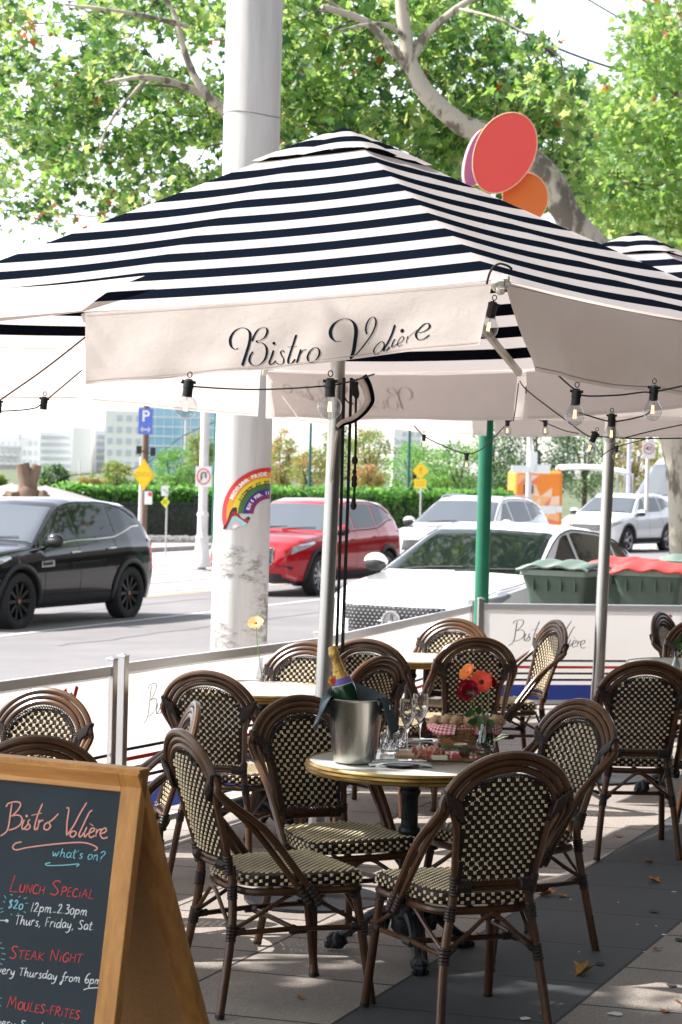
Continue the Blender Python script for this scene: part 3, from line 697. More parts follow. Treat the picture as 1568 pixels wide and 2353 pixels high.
# ---------------------------------------------------------------- striped market umbrellas
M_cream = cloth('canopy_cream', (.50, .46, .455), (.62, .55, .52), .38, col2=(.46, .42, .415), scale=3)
M_navy = cloth('canopy_navy', (.004, .006, .011), (.004, .004, .006), .05, bump=.1); M_navy.node_tree.nodes['Principled BSDF'].inputs['Specular IOR Level'].default_value = 0
M_val = cloth('valance_cream', (.70, .63, .60), (.80, .69, .63), .44, col2=(.64, .575, .545), scale=4, bump=.35)
M_stitch = mk('stitching', (.42, .33, .30), .9)
M_ink = mk('navy_ink', (.008, .014, .022), .95, spec=.0)
M_rib = mk('umbrella_rib', (.62, .57, .50), .5)
M_pole = mk('brushed_pole', (.60, .60, .61), .3, 1., col2=(.50, .49, .48), scale=5, stretch=(1, 1, .15), rvar=.05)
M_rope = mk('black_cord', (.012, .012, .012), .8)
UW = .245
def umbrella(cx, cy, phi, L, hz, apex, label, main=False):
    """hz: heights of 8 rim points, corner/mid alternately, starting at the near corner and going left"""
    t = thing('market_umbrella', label, 'umbrella', (cx, cy, 0), 0, 'striped market umbrellas')
    c, s_ = cos(phi), sin(phi); ex = Vector((-c, s_, 0)); ey = Vector((s_, c, 0))
    near = (-ex-ey)*(L/2)
    cor = [near, near+ex*L, near+ex*L+ey*L, near+ey*L]
    rim = []
    for k in range(4):
        rim.append(cor[k].copy()); rim.append((cor[k]+cor[(k+1) % 4])/2)
    for k, z in enumerate(hz): rim[k].z = z
    if main: rim[3].x += .19; rim[4].x += .13; rim[5].x += .06; rim[1] += Vector((-.105, .065, 0)); rim[7].z = 2.45; rim[6].z = 2.47
    A = Vector((0, 0, apex))
    def edge(k, a):         # side k, a 0..1, sagging between the ribs
        i = 2*k; 
        if a <= .5: p, q, u = rim[i], rim[i+1], a*2
        else: p, q, u = rim[i+1], rim[(i+2) % 8], a*2-1
        v = p.lerp(q, u); v.z -= .005*sin(pi*u); v += (Vector((0, 0, 0))-Vector((v.x, v.y, 0))).normalized()*.004*sin(pi*u); return v
    NS = 13
    def surf(k, a, r, top=.83):
        e = edge(k, a); u = (a*2) % 1
        v = e.lerp(A, r); v.z -= .008*sin(pi*u)*(1-r)+.012*sin(pi*r)
        return v
    mb = MB()
    T0 = .86; per = (1/.86)*T0/NS
    for k in range(4):
        bounds = [0, .052]
        while bounds[-1] < T0-.01: bounds.append(min(T0, bounds[-1]+(.049 if len(bounds) % 2 else .049)))
        for i in range(len(bounds)-1):
            mb.grid(lambda a, b: surf(k, a, bounds[i]+(bounds[i+1]-bounds[i])*b), 16, 1, i % 2)
    can = mb.build('canopy', [M_cream, M_navy], t, smooth=60)
    mb = MB(); st0, st1 = .80, 1.0; nb = 4
    for k in range(4):
        for i in range(nb):
            def fn(a, b):
                r = .825+(1-.825)*(i+b)/nb; v = surf(k, a, r); v.z += .016+.012*(1-(i+b)/nb)*abs(sin(2*pi*a))-.012*((i+b)/nb)**3; return v
            mb.grid(fn, 12, 1, i % 2)
    mb.build('vent_cap', [M_cream, M_navy], t, smooth=60)
    # ribs under the canopy, stays, hub
    for k in range(8):
        mb = MB(); p = rim[k].copy(); p.z -= .03; q = A.copy(); q.z -= .12; d = (q-p)
        mb.beam(p+d*.01, p+d*.97, .022, .032); mb.build('rib', M_rib, t, smooth=0)
        mb = MB(); mb.beam(p+d*.48+Vector((0, 0, -.02)), Vector((0, 0, apex-.62)), .016, .022); mb.build('stay', M_rib, t, smooth=0)
    mb = MB(); mb.lathe([(.03, apex-.66), (.06, apex-.65), (.06, apex-.59), (.03, apex-.58)], 16); mb.lathe([(.03, apex-.2), (.06, apex-.19), (.06, apex-.1), (.02, apex-.06)], 16); mb.build('hub', M_black, t)
    return t, rim, edge, A
def pole(t, lean, ztop, z0=0., r=.033, off=0.):
    mb = MB(); pts = [(lean[0]*(z-1.0)+off, lean[1]*(z-1.0), z) for z in (z0, .62, .62001, 1.25, 1.25001, ztop)]
    mb.tube(pts, [r*1.12, r*1.12, r, r, r*.96, r*.96], 24); mb.build('pole', M_pole, t, smooth=60)
    mb = MB(); x0, y0 = lean[0]*(z0-1)+off, lean[1]*(z0-1); mb.lathe([(.30, z0), (.30, z0+.012), (.05, z0+.02), (.05, z0+.09), (.045, z0+.20), (.036, z0+.20)], 32, (x0, y0, 0)); mb.build('base_plate', M_iron, t)
PH1 = R(31.5)
U1x, U1y = -.03, 9.3
um, rim, edge, apex = umbrella(U1x, U1y, PH1, 3.2, [2.465, 2.385, 2.312, 2.375, 2.35, 2.345, 2.40, 2.42], 3.285, 'big black-and-cream striped umbrella in front, script lettering on its valance', True)
pole(um, (.02, 0), 3.1, gz(U1x), off=-.025)
def wig(u, w, seed, amp):
    return amp*w*(noise.noise(Vector((u*3.1+seed, w*.8, seed*1.7)))*1.6+.45*noise.noise(Vector((u*9+seed, w*2.5, 3))))
def valance(p, q, seed, parent, nm='valance', h=UW, drop0=0., drop1=0., amp=.02, sl0=0., sl1=0., fl=0.):
    """cloth hanging from rim segment p-q (local coordinates)"""
    d = (q-p); e = Vector((d.x, d.y, 0)).normalized(); nrm = Vector((-e.y, e.x, 0))
    mid = (p+q)/2
    if nrm.dot(Vector((mid.x, mid.y, 0))) < 0: nrm = -nrm
    def fn(u, w):
        u0 = .012+sl0*w; u1 = .985-sl1*w; uu = u0+(u1-u0)*u
        v = p+d*uu; v.z -= .005*sin(pi*uu); v += -Vector((v.x, v.y, 0)).normalized()*.003*sin(pi*uu)
        hh = h+drop0*(1-u)+drop1*u+.012*noise.noise(Vector((u*4+seed, 0, 0)))
        v.z -= hh*w+.004; v += nrm*(.006+wig(u, w, seed, amp)+fl*w+.006*w*sin(u*26+w*3+seed)*(1-abs(2*u-1))**.3); return v
    mb = MB(); mb.grid(fn, 120, 24); o = mb.build(nm, M_val, parent, smooth=80, fix=False)
    # hem stitch
    hm = MB(); hm.grid(lambda u, v: fn(.003+.994*u, .945+.012*v)+nrm*.0015, 60, 1, 0); hm.grid(lambda u, v: fn(.004+.994*u, .035+.010*v)+nrm*.0015, 60, 1, 0)
    hm.build('hem_stitching', M_stitch, o, smooth=0, fix=False)
    return o, fn, nrm
vf, vfn, vn = valance(rim[1], rim[0], 1.3, um, amp=.013, sl0=.008, sl1=.02, drop0=.025, drop1=-.04)
# calligraphic lettering: traced in a 700x250 window, mapped on to the cloth
def vmap(x, y):
    X = (680+x/2.24)/1.3163; Y = (930+y/2.24)/1.3163
    p0 = rim[0]+Vector((U1x, U1y, 0)); q = PL(X, Y, p0, vn)-Vector((U1x, U1y, 0))
    d = rim[0]-rim[1]; L2 = d.x*d.x+d.y*d.y; uu = ((q.x-rim[1].x)*d.x+(q.y-rim[1].y)*d.y)/L2
    u = (uu-.012)/(.973); u = max(0, min(1, u)); top = vfn(u, 0).z; bot = vfn(u, 1).z; w = max(0, min(1, (top-q.z)/(top-bot)))
    return vfn(u, w)+vn*.0013
mb = MB()
VT = [([(114, 276), (92, 284), (64, 262), (55, 215), (74, 170), (112, 142), (150, 140), (182, 162), (192, 200), (186, 255), (168, 325), (148, 396)], 10, 1.6),
    ([(216, 300), (198, 330), (196, 370), (226, 395), (262, 388), (294, 352), (306, 302), (298, 262), (272, 240), (244, 238), (240, 226), (264, 222), (292, 200), (306, 168), (300, 142), (278, 137), (248, 148), (224, 180), (206, 230)], 7.5, 1.6),
    ([(350, 290), (335, 340), (325, 370), (332, 388), (350, 380), (368, 360)], 7, 2), ([(424, 304), (412, 291), (398, 302), (406, 326), (422, 350), (418, 378), (394, 388), (370, 374)], 5, 2),
    ([(502, 184), (486, 240), (466, 310), (454, 360), (462, 382), (484, 374), (504, 350)], 8, 2), ([(444, 268), (512, 263)], 2.4, 2.4), ([(542, 284), (530, 330), (516, 380)], 7.5, 6),
    ([(526, 340), (548, 302), (566, 286), (582, 288)], 4, 2), ([(632, 274), (606, 300), (592, 336), (602, 366), (626, 372), (656, 350), (674, 316), (670, 286), (650, 272), (630, 275)], 7, 2),
    ([(820, 228), (790, 232), (756, 206), (744, 160), (768, 110), (820, 80), (870, 82), (906, 112), (920, 162), (914, 232), (902, 300), (884, 346)], 13, 1.6),
    ([(880, 350), (932, 306), (986, 240), (1026, 180), (1048, 124), (1050, 86), (1034, 66), (1008, 78), (990, 112), (984, 150), (992, 182)], 6, 1.8),
    ([(1092, 230), (1062, 256), (1042, 290), (1052, 316), (1080, 308), (1106, 280), (1116, 250), (1104, 232), (1090, 231)], 5, 2), ([(1182, 116), (1166, 180), (1140, 240), (1118, 276), (1116, 298), (1136, 290), (1156, 266)], 8, 2),
    ([(1190, 212), (1174, 246), (1172, 268), (1190, 262), (1210, 246)], 5, 2), ([(1216, 248), (1244, 230), (1256, 206), (1244, 196), (1224, 214), (1212, 244), (1222, 262), (1250, 250)], 3.5, 2),
    ([(1284, 194), (1276, 242)], 5, 5), ([(1278, 220), (1300, 190), (1330, 166), (1344, 150)], 2, 1.6), ([(1358, 172), (1400, 162), (1432, 136), (1424, 112), (1400, 109), (1370, 134), (1344, 170), (1346, 200), (1370, 220), (1406, 212), (1440, 186)], 8.5, 2.2)]
for s_, w, wm in VT:
    ribbon(mb, s_, w, vmap, 0, wm, sm=5)
dot(mb, 352, 243, 11, vmap); dot(mb, 1238, 158, 14, vmap)
vl = mb.build('script_lettering', M_ink, vf, smooth=0, fix=False)
# the rest of the skirt
def skirt(a, b, seed, text=False, **k): return valance(rim[a], rim[b], seed, um, **k)
for (a, b, sd, kw) in ((4, 5, 2.2, {}), (6, 5, 5.1, {}), (4, 3, 7.7, {}), (2, 3, 9.9, {}), (0, 7, 12.2, dict(amp=.045, drop0=.04, drop1=.05, sl0=.10)), (6, 7, 14.1, {})):
    o, fn_, nr_ = skirt(a, b, sd, **dict(dict(amp=.014, sl0=.01, sl1=.01), **kw))
    if (a, b) == (4, 5):
        # printed on the outer face, so it reads mirrored from under the canopy
        mb = MB(); e0 = rim[4]; Lm = (rim[5]-rim[4]).length
        def bfn2(x, y):
            u = .60-(x-55)/2600.; w = .2+(y-60)/560.; return fn_(max(0, min(1, u)), max(0, min(1, w)))+nr_*.002
        for s_, w_, wm_ in VT: ribbon(mb, s_, w_*1.1, bfn2, 0, wm_*1.3, sm=4)
        mb.build('script_lettering', M_ink, o, smooth=0, fix=False)
# near-left part of the skirt, blown up over the canopy
def flap(u, w):
    p, q = rim[1], rim[2]; d = q-p
    v = p+d*(-.0+u*.95); 
    up = Vector((0, 0, 0))-Vector((v.x, v.y, 0)); up.normalize()
    sl = (3.24-v.z)/max(.1, hypot(v.x, v.y))
    hh = (.21+.05*noise.noise(Vector((u*3, 2, 0))))*w*(1-.75*max(0, .12-u)/.12*0)
    v = v+up*hh*.72+Vector((0, 0, hh*.62+.004+.02*sin(pi*w)*(.6+noise.noise(Vector((u*5, w, 4)))))); v += d.normalized()*(-.16*w*max(0, 1-u*5)); return v
mb = MB(); mb.grid(flap, 50, 8); mb.build('valance', M_val, um, smooth=80, fix=False)
# rolled bits at the near corner: white knot, black tie
cn = rim[0]
mb = MB(); 
for (dx, dz, r) in ((0, 0, .03), (.02, .01, .024), (-.018, -.006, .022), (.004, -.03, .028), (.03, -.01, .018)): mb.ball(cn+Vector((dx*.8, -.02, dz*.8-.01)), (r*.62, r*.5, r*.62), 12, jit=.6)
mb.build('corner_knot', M_rib, um)
mb = MB(); mb.tube(crv([cn+Vector((-.045, -.03, -.02)), cn+Vector((-.035, -.045, .02)), cn+Vector((-.01, -.04, .045)), cn+Vector((.02, -.04, .04)), cn+Vector((.035, -.03, .03))], 4), .004, 6); mb.build('corner_tie', M_black, um)
# cords, pulley and the loose strap on the pole
def up_(x, y, Y=9.22): return P(x, y, Y)-Vector((U1x, U1y, 0))
for x0, x1 in ((789, 775), (793, 778), (806, 788), (809, 792)):
    mb = MB(); mb.tube([up_(x0, 868), up_((x0+x1)/2+1, 1150), up_(x1, 1420), up_(x1-3, 1500)], .0042, 6); mb.build('cord', M_rope, um)
mb = MB(); mb.tube(crv([up_(822, 870), up_(818, 930), up_(818, 1000), up_(816, 1090), up_(813, 1170)], 4), .006, 6)
for y, r in ((1058, .014), (1085, .010), (1100, .013), (1112, .013), (1162, .014), (1150, .010)): mb.ball(up_(816-(y-1058)*.03, y), (r, r, r*1.4), 8)
for x, y, r in ((812, 885, .018), (817, 897, .02), (820, 905, .016)): mb.ball(up_(x, y), (r*.8, r, r*1.5), 8, jit=.3)
mb.build('knotted_cord', M_rope, um)
mb = MB(); mb.tube(crv([up_(790, 905), up_(795, 918), up_(803, 926), up_(812, 928)], 4), .0035, 6); mb.build('cord', M_rope, um)
mb = MB()
prof = [(838, 862), (850, 885), (857, 915), (853, 930), (838, 950), (815, 968), (790, 976), (780, 985)]
c = crv([Vector((x, y, 0)) for x, y in prof], 4)
vs = []; 
for i, p in enumerate(c):
    t_ = (c[min(i+1, len(c)-1)]-c[max(0, i-1)]).normalized(); n_ = Vector((t_.y, -t_.x, 0)); w = 9*(1-.6*i/len(c))
    vs += [up_(p.x-n_.x*w*2.2, p.y-n_.y*w*2.2, 9.12), up_(p.x-n_.x*w*.6, p.y-n_.y*w*.6, 9.05), up_(p.x+n_.x*w*.6, p.y+n_.y*w*.6, 9.05)]
N = len(c); mb.add(vs, [(3*i, 3*i+1, 3*i+4, 3*i+3) for i in range(N-1)], 0); mb.add(vs, [(3*i+1, 3*i+2, 3*i+5, 3*i+4) for i in range(N-1)], 1)
o = mb.build('loose_strap', [M_val, M_navy], um, smooth=60, fix=False); sm = o.modifiers.new('s', 'SOLIDIFY'); sm.thickness = .004
mb = MB(); mb.tube(crv([up_(776, 990, 9.2), up_(770, 1020, 9.2), up_(766, 1060, 9.2), up_(762, 1100, 9.2), up_(766, 1108, 9.2)], 4), .009, 6); mb.build('strap_end', M_rib, um)
# second umbrella, behind to the right, and a third edge further back
um_keep = (um, rim, edge)
U2x, U2y = 1.71, 12.9
um2, rim2, e2, a2 = umbrella(U2x, U2y, R(27), 3.2, [2.40, 2.37, 2.36, 2.34, 2.34, 2.36, 2.43, 2.43], 3.28, 'second striped umbrella behind, its vent just showing at the right edge')
pole(um2, (.02, 0), 3.1, gz(U2x), .036, -.15)
for (a, b, sd) in ((0, 1, 21.), (2, 1, 23.), (2, 3, 25.), (4, 3, 27.), (4, 5, 29.), (6, 5, 31.), (6, 7, 33.), (0, 7, 35.)):
    valance(rim2[a], rim2[b], sd, um2, amp=.014, sl0=.01, sl1=.01)
# ---------------------------------------------------------------- cafe barriers with printed banners
M_ban = cloth('banner_cloth', (.72, .70, .68), (.85, .80, .76), .38, bump=.05)
M_navyp = mk('banner_navy', (.02, .025, .05), .7); M_redp = mk('banner_red', (.62, .03, .035), .7); M_bluep = cloth('banner_blue', (.03, .05, .22), (.08, .13, .5), .35, bump=0)
M_grp = mk('banner_grey', (.35, .34, .34), .7)
def barrier(p0, p1, label, flip=1, tx=.2, tl=.62, logo=.12, posts=(1, 1)):
    p0 = Vector((p0[0], p0[1], 0)); p1 = Vector((p1[0], p1[1], 0)); d = p1-p0; L = d.length; e = d.normalized(); n = Vector((e.y, -e.x, 0))
    t = thing('cafe_barrier', label, 'barrier', p0, 0, 'low barriers round the cafe terrace')
    z0, z1 = gz(p0.x), gz(p1.x); HT = .87
    Mx = Matrix((e, n, Vector((0, 0, 1)))).transposed()
    for q, use in ((0, posts[0]), (L, posts[1])):
        if not use: continue
        zz = gz((p0+e*q).x); mb = MB(); mb.box(e*q+Vector((0, 0, (HT+.03+zz)/2+.0)), (.042, .042, HT+.03-zz), 0, Mx)
        c = e*q+Vector((0, 0, HT+.03)); mb.add([c+e*a*.024+n*b*.024+Vector((0, 0, z)) for z, k in ((0, 1), (.006, 1)) for a, b in ((-1, -1), (1, -1), (1, 1), (-1, 1))]+[c+Vector((0, 0, .018))], [(0, 1, 5, 4), (1, 2, 6, 5), (2, 3, 7, 6), (3, 0, 4, 7), (4, 5, 8), (5, 6, 8), (6, 7, 8), (7, 4, 8), (3, 2, 1, 0)])
        o = mb.build('post', M_al, t, smooth=0); b = o.modifiers.new('b', 'BEVEL'); b.width = .003; b.segments = 2
        mb = MB(); mb.box(e*q+Vector((0, 0, zz+.008)), (.09, .42, .014), 0, Mx); mb.build('foot', M_al, t, smooth=0)
    mb = MB(); mb.box(e*(L/2)+Vector((0, 0, HT-.024)), (L-.044, .026, .048), 0, Mx); o = mb.build('top_rail', M_alw, t, smooth=0); b = o.modifiers.new('b', 'BEVEL'); b.width = .006; b.segments = 3
    mb = MB(); mb.box(e*(L/2)+Vector((0, 0, .09+(z0+z1)/2)), (L-.044, .024, .03), 0, Mx); mb.build('bottom_rail', M_alw, t, smooth=0)
    def S(a, z, o=0.): 
        w = .004*noise.noise(Vector((a*3, z*4, p0.x))); return e*a+n*(w+o)+Vector((0, 0, z))
    a0, a1 = .03, L-.03; zt, zb = HT-.05, .11
    mb = MB(); mb.grid(lambda u, v: S(a0+(a1-a0)*u, zb+(zt-zb)*v), 24, 10); bn = mb.build('banner', M_ban, t, smooth=60, fix=False)
    mb = MB()
    for z, h, m in ((.445, .011, 0), (.397, .014, 1), (.350, .011, 0), (.302, .012, 0)): mb.grid(lambda u, v: S(a0+.002+(a1-a0-.004)*u, z+(v-.5)*h*1.4, .003), 30, 1, m)
    mb.grid(lambda u, v: S(a0+.002+(a1-a0-.004)*u, .112+(.265-.112)*v, .003), 30, 2, 2)
    mb.build('printed_stripe', [M_navyp, M_redp, M_bluep], bn, smooth=0, fix=False)
    mb = MB(); sc = tl/740.
    def f(x, y):
        a = tx+x*sc; z = .575+(600-y)*sc*1.0; 
        return S(a, z, .003)
    for s_ in BV: ribbon(mb, [(x, y) for x, y in s_], 4.5, f, 0, 2.2)
    ribbon(mb, [(455, 622), (440, 700), (420, 800), (405, 880)], 2.5, f, 0, 1.5)
    if logo:
        for (x, z, a) in ((logo, .76, 25), (logo+.075, .765, -25)):
            c_, s2 = cos(R(a)), sin(R(a)); mb.add([S(x+(u*c_-v*s2), z+(u*s2+v*c_), .003) for u, v in ((-.014, -.035), (.014, -.035), (.014, .035), (-.014, .035))], [(0, 1, 2, 3)], 1)
        mb.add([S(logo+.04+.018*cos(2*pi*k/12), .752+.022*sin(2*pi*k/12), .003) for k in range(12)], [tuple(range(12))], 2)
    mb.build('banner_lettering', [M_navyp, M_redp, M_grp], bn, smooth=0, fix=False)
    return t
A1 = G(258, 1530, .87); B0 = G(284, 1523, .87); B1 = G(733, 1466, .87); C0 = G(748, 1463, .87); C1 = G(1082, 1391, .87); D0 = G(1105, 1386, .87); D1 = G(1640, 1392, .87)
dA = (A1-B1).normalized()
barrier(A1+dA*2.3, A1, 'white-bannered metal barrier at far left, behind the sunlit chair and the chalkboard', posts=(1, 1), tx=.4, logo=1.9)
barrier(B0, B1, 'white-bannered metal barrier in the middle, running behind the table with the pale gerbera', tx=.19, logo=1.66)
barrier(C0, C1, 'white-bannered metal barrier from the umbrella pole to the corner, before the white bonnet', tx=1.0, logo=2.75)
barrier(D0, D1, 'white-bannered metal barrier across the back, in front of the wheelie bins', tx=.22, logo=1.42)
# ---------------------------------------------------------------- festoon lights
M_wire = mk('festoon_wire', (.012, .012, .012), .6)
M_fil = mk('filament', (1, .6, .2), .5)
_b = M_fil.node_tree.nodes['Principled BSDF']; _b.inputs['Emission Color'].default_value = (1, .55, .22, 1); _b.inputs['Emission Strength'].default_value = 2.5
def festoon(label, wires, lamps):
    t = thing('festoon_lights', label, 'string lights', wires[0][0])
    o0 = Vector(wires[0][0])
    mb = MB()
    for w in wires: mb.tube([p-o0 for p in crv(w, 6)], .0032, 6)
    mb.build('wire', M_wire, t)
    for (c, r, tilt, globe) in lamps:
        c = Vector(c)-o0; Mx = Matrix.Rotation(tilt, 3, 'Y'); k = r/.04
        mb = MB(); mb.lathe([(.0, .062*k), (.010*k, .062*k), (.017*k, .055*k), (.0185*k, .03*k), (.0165*k, .028*k), (.0175*k, .0), (.0, .0)], 14, c+Mx @ Vector((0, 0, r*.86)), 0, Mx)
        for sg in (-1, 1): mb.tube([c+Mx @ Vector((0, 0, r*.86+.05*k)), c+Mx @ Vector((sg*.024*k, 0, r*.86+.052*k))], .006*k, 6)
        mb.tube([c+Mx @ Vector((sin(a)*.008*k, 0, r*.86+.066*k+.01*k*(1-cos(a)))) for a in [i*pi/4 for i in range(8)]], .002*k, 5, closed=True)
        sk = mb.build('lamp_socket', M_black, t)
        mb = MB()
        if globe: pr = [(r*sin(a), -r*cos(a)) for a in [pi*i/14*.87 for i in range(15)]]
        else: pr = [(r*.92*sin(a), -r*.95*cos(a)-.1*r) for a in [pi*i/14*.62 for i in range(15)]]+[(r*.62, r*.62), (r*.46, r*.95)]
        pr[0] = (0., pr[0][1]); mb.lathe(pr, 22, c, 0, Mx); mb.build('glass_globe', M_glass, sk, smooth=80)
        mb = MB()
        for a in range(4):
            x = .006*k*cos(a*pi/2+.5); y = .006*k*sin(a*pi/2+.5); mb.tube([c+Mx @ Vector((x, y, -r*.35)), c+Mx @ Vector((x*.6, y*.6, r*.45))], .0012*k, 4)
        mb.tube([c+Mx @ Vector((0, 0, -r*.2)), c+Mx @ Vector((0, 0, r*.85))], .003*k, 5, 1)
        mb.build('filament', [M_fil, M_glass], sk)
    return t
def lamp(x, y, rpx, Y, tilt=0, globe=True): return (P(x, y, Y), rpx*Y/FP, R(tilt), globe)
festoon('string light wire under the lettered valance with two large round bulbs', [[P(416, 878, 7.5), P(433, 884, 7.5), P(455, 889, 7.5), P(590, 895, 7.5), P(735, 888, 7.5), P(800, 878, 7.6), P(860, 860, 7.9)]], [lamp(427, 935, 27, 7.5, 6), lamp(758, 936, 28, 7.5)])
festoon('single clear bulb in a black socket hanging inside the corner gap of the canopy', [[P(1135, 690, 7.25), P(1132, 705, 7.25), P(1128, 718, 7.25)]], [lamp(1123, 752, 25, 7.25, 10, False)])
festoon('string light wire on the right with two large pear bulbs below the plain valance', [[P(1268, 848, 7.7), P(1300, 878, 7.6), P(1318, 893, 7.5), P(1342, 909, 7.5), P(1420, 908, 7.5), P(1478, 901, 7.5), P(1505, 900, 7.5), P(1600, 880, 7.7)]], [lamp(1321, 953, 25, 7.5, 3, False), lamp(1500, 942, 24, 7.5, 2, False)])
festoon('string light wires at the left edge with two round bulbs', [[P(196, 775, 8.6), P(100, 850, 8.8), P(0, 920, 9), P(-40, 950, 9)], [P(-30, 946, 9.2), P(40, 943, 9.3), P(78, 938, 9.4), P(96, 928, 9.4), P(180, 858, 9.9), P(188, 850, 10)]], [lamp(98, 957, 19, 9.4, 5), lamp(-5, 966, 20, 9.2)])
festoon('drooping string light wires on the right with one tilted bulb beside the second pole', [[P(1195, 876, 10.4), P(1215, 900, 10), P(1300, 965, 9.6), P(1352, 1002, 9.3), P(1375, 1003, 9.2), P(1470, 1008, 9.2), P(1600, 1006, 9.2)], [P(1330, 948, 8.6), P(1390, 966, 8.6), P(1420, 968, 8.6), P(1480, 955, 8.6), P(1500, 940, 8.5)], [P(1430, 1008, 10), P(1500, 990, 10), P(1600, 970, 10)]],
        [lamp(1355, 1030, 17, 9.2, 20, False), lamp(1405, 998, 20, 8.6, 0, False)])
festoon('faint far string light wire sagging behind the rear valance with small bulbs', [[P(952, 978, 12), P(975, 1002, 12), P(1010, 1020, 12.2), P(1068, 1042, 12.4), P(1110, 1030, 12.3), P(1165, 975, 12), P(1200, 950, 12)], [P(1235, 962, 12.5), P(1255, 972, 12.5), P(1300, 990, 12.8), P(1330, 996, 13)], [P(1380, 1050, 12.5), P(1415, 1028, 12.5), P(1500, 1005, 12.5)]],
        [lamp(974, 1022, 10, 12, 0, False), lamp(1072, 1068, 11, 12.4, 0, False), lamp(1253, 990, 11, 12.5, 0, False), lamp(1166, 990, 12, 12, 0, False), lamp(1417, 1048, 10, 12.5, 0, False)])
mb = MB(); mb.tube(crv([P(1192, 880, 10.4), P(1186, 930, 10.4), P(1180, 968, 10.4)], 4), .003, 6)
o = mb.build('hanging_cord', M_wire); tag(o, 'thin cord hanging from a rib end, right of the mirrored lettering', 'cord')
# ---------------------------------------------------------------- things on the laid table
ZT1 = .742+gz(T1.x)
def q1(cx, cy): return ((880+cx/2.24)/1.3163, (2050+cy/2.24)/1.3163)
def tt(cx, cy, z=0.): x, y = q1(cx, cy); return G(x, y, ZT1+z)
M_steel = mk('brushed_steel', (.52, .50, .47), .26, 1., col2=(.40, .39, .37), scale=14, stretch=(1, 1, .12), rvar=.06)
M_linen = mk('slate_linen', (.055, .075, .095), .95, col2=(.04, .055, .07), scale=60, bump=.5, bscale=350, sheen=.3)
bk = tt(430, 572)
t = thing('ice_bucket', 'brushed steel ice bucket with knob handle on the laid table', 'ice bucket', bk)
mb = MB(); mb.lathe([(0, .002), (.072, 0), (.079, .004), (.085, .04), (.104, .232), (.108, .236), (.110, .240), (.107, .242), (.102, .238), (.083, .045), (.078, .01), (0, .008)], 48); mb.build('pail', M_steel, t)
mb = MB(); K = Matrix.Rotation(R(90), 3, 'Y'); mb.lathe([(.006, 0), (.006, .012), (.009, .014), (.017, .026), (.018, .030), (.0, .032)], 18, (.098, -.03, .205), 0, K); mb.build('knob', M_steel, t)
ax = (P(764, 1488, bk.y)-(bk+Vector((.03, 0, .02)))).normalized()
# champagne bottle leaning in the bucket
M_gfoil = mk('gold_foil', (.62, .40, .12), .3, .9, col2=(.45, .27, .07), scale=30, bump=.8, bscale=90)
M_grn = mk('green_bottle_glass', (.008, .045, .018), .06, coat=.5); M_purp = mk('purple_label', (.16, .10, .36), .5); M_wht = mk('label_white', (.7, .68, .62), .6)
top_ = P(764, 1487, bk.y); b0 = top_-ax*.315; Mb = ax.to_track_quat('Z', 'Y').to_matrix()
t = thing('champagne_bottle', 'green champagne bottle with gold foil neck leaning in the steel bucket', 'bottle', b0)
mb = MB(); mb.lathe([(0, .0), (.042, .001), (.044, .01), (.044, .15), (.040, .175), (.030, .20), (.021, .225), (.017, .25), (.015, .29)], 28, M=Mb); mb.build('bottle_body', M_grn, t)
mb = MB(); mb.lathe([(.0345, .191), (.028, .207), (.0225, .226), (.0185, .25), (.0165, .278), (.0200, .284), (.0205, .296), (.0175, .300), (.0178, .312), (.013, .318), (0, .319)], 24, M=Mb); mb.build('neck_foil', M_gfoil, t)
mb = MB(); mb.lathe([(.0415, .173), (.0352, .192), (.0325, .197)], 28, M=Mb); mb.lathe([(.0418, .170), (.0421, .1728)], 28, m=1, M=Mb); mb.build('neck_label', [M_purp, M_wht], t)
mb = MB(); cs = Mb @ Vector((.024, -.030, .195)); Md = Matrix.Rotation(R(78), 3, 'X'); mb.lathe([(0, .002), (.018, .0015), (.020, 0)], 12, cs, 0, Md); mb.lathe([(0, .004), (.010, .0035), (.011, .002)], 12, cs, 1, Md); mb.build('seal', [M_gfoil, M_redp], t)
ax2 = ax
def barcfn(x, y):
    # lettering climbing the foil
    a = R(-62)-y/.021; zz = .262-x; r = .0193+(.262-zz)*.0; r = interp([(.191, .0350), (.207, .0287), (.226, .0232), (.25, .0192), (.278, .0172)], zz); return Mb @ Vector((r*cos(a), r*sin(a), zz))
mb = MB(); addtext(mb, 'MUMM', .016, barcfn); mb.build('foil_lettering', M_redp if False else M_ink, t, smooth=0, fix=False)
# linen napkin over the rim
def nap(u, w):
    th = R(218)+(R(-38)-R(218))*u      # left front, round the back, to right front
    r = .107; ra = .008+.045*math.exp(-((u-.42)/.2)**2); side = abs(u-.5)*2
    ln = .03+.125*max(0, (side-.25)/.75)**.8*(1 if u < .5 else .92)
    if u < .1: ln *= .55+4.5*u
    if w < .3: k = w/.3; rr = r-.06+.06*k; z = .242-.035*(1-k)**2+ra*k
    else:
        k = (w-.3)/.7; rr = r+.012*min(1, k*5)+.045*k*side+.012*sin(th*7+1)*k; z = .242+ra*(1-k)-ln*k
        if k < .15: z += .004
    rr += .005*noise.noise(Vector((u*9, w*3, 1))); z += .006*noise.noise(Vector((u*7, w*4, 5)))
    return Vector((rr*cos(th)*1.03, rr*sin(th), z))
mb = MB(); mb.grid(nap, 70, 24); o = mb.build('cloth_napkin', M_linen, smooth=80, fix=False); o.location = bk; sm = o.modifiers.new('s', 'SOLIDIFY'); sm.thickness = .003
tag(o, 'slate blue linen napkin draped over the rim of the ice bucket', 'napkin')
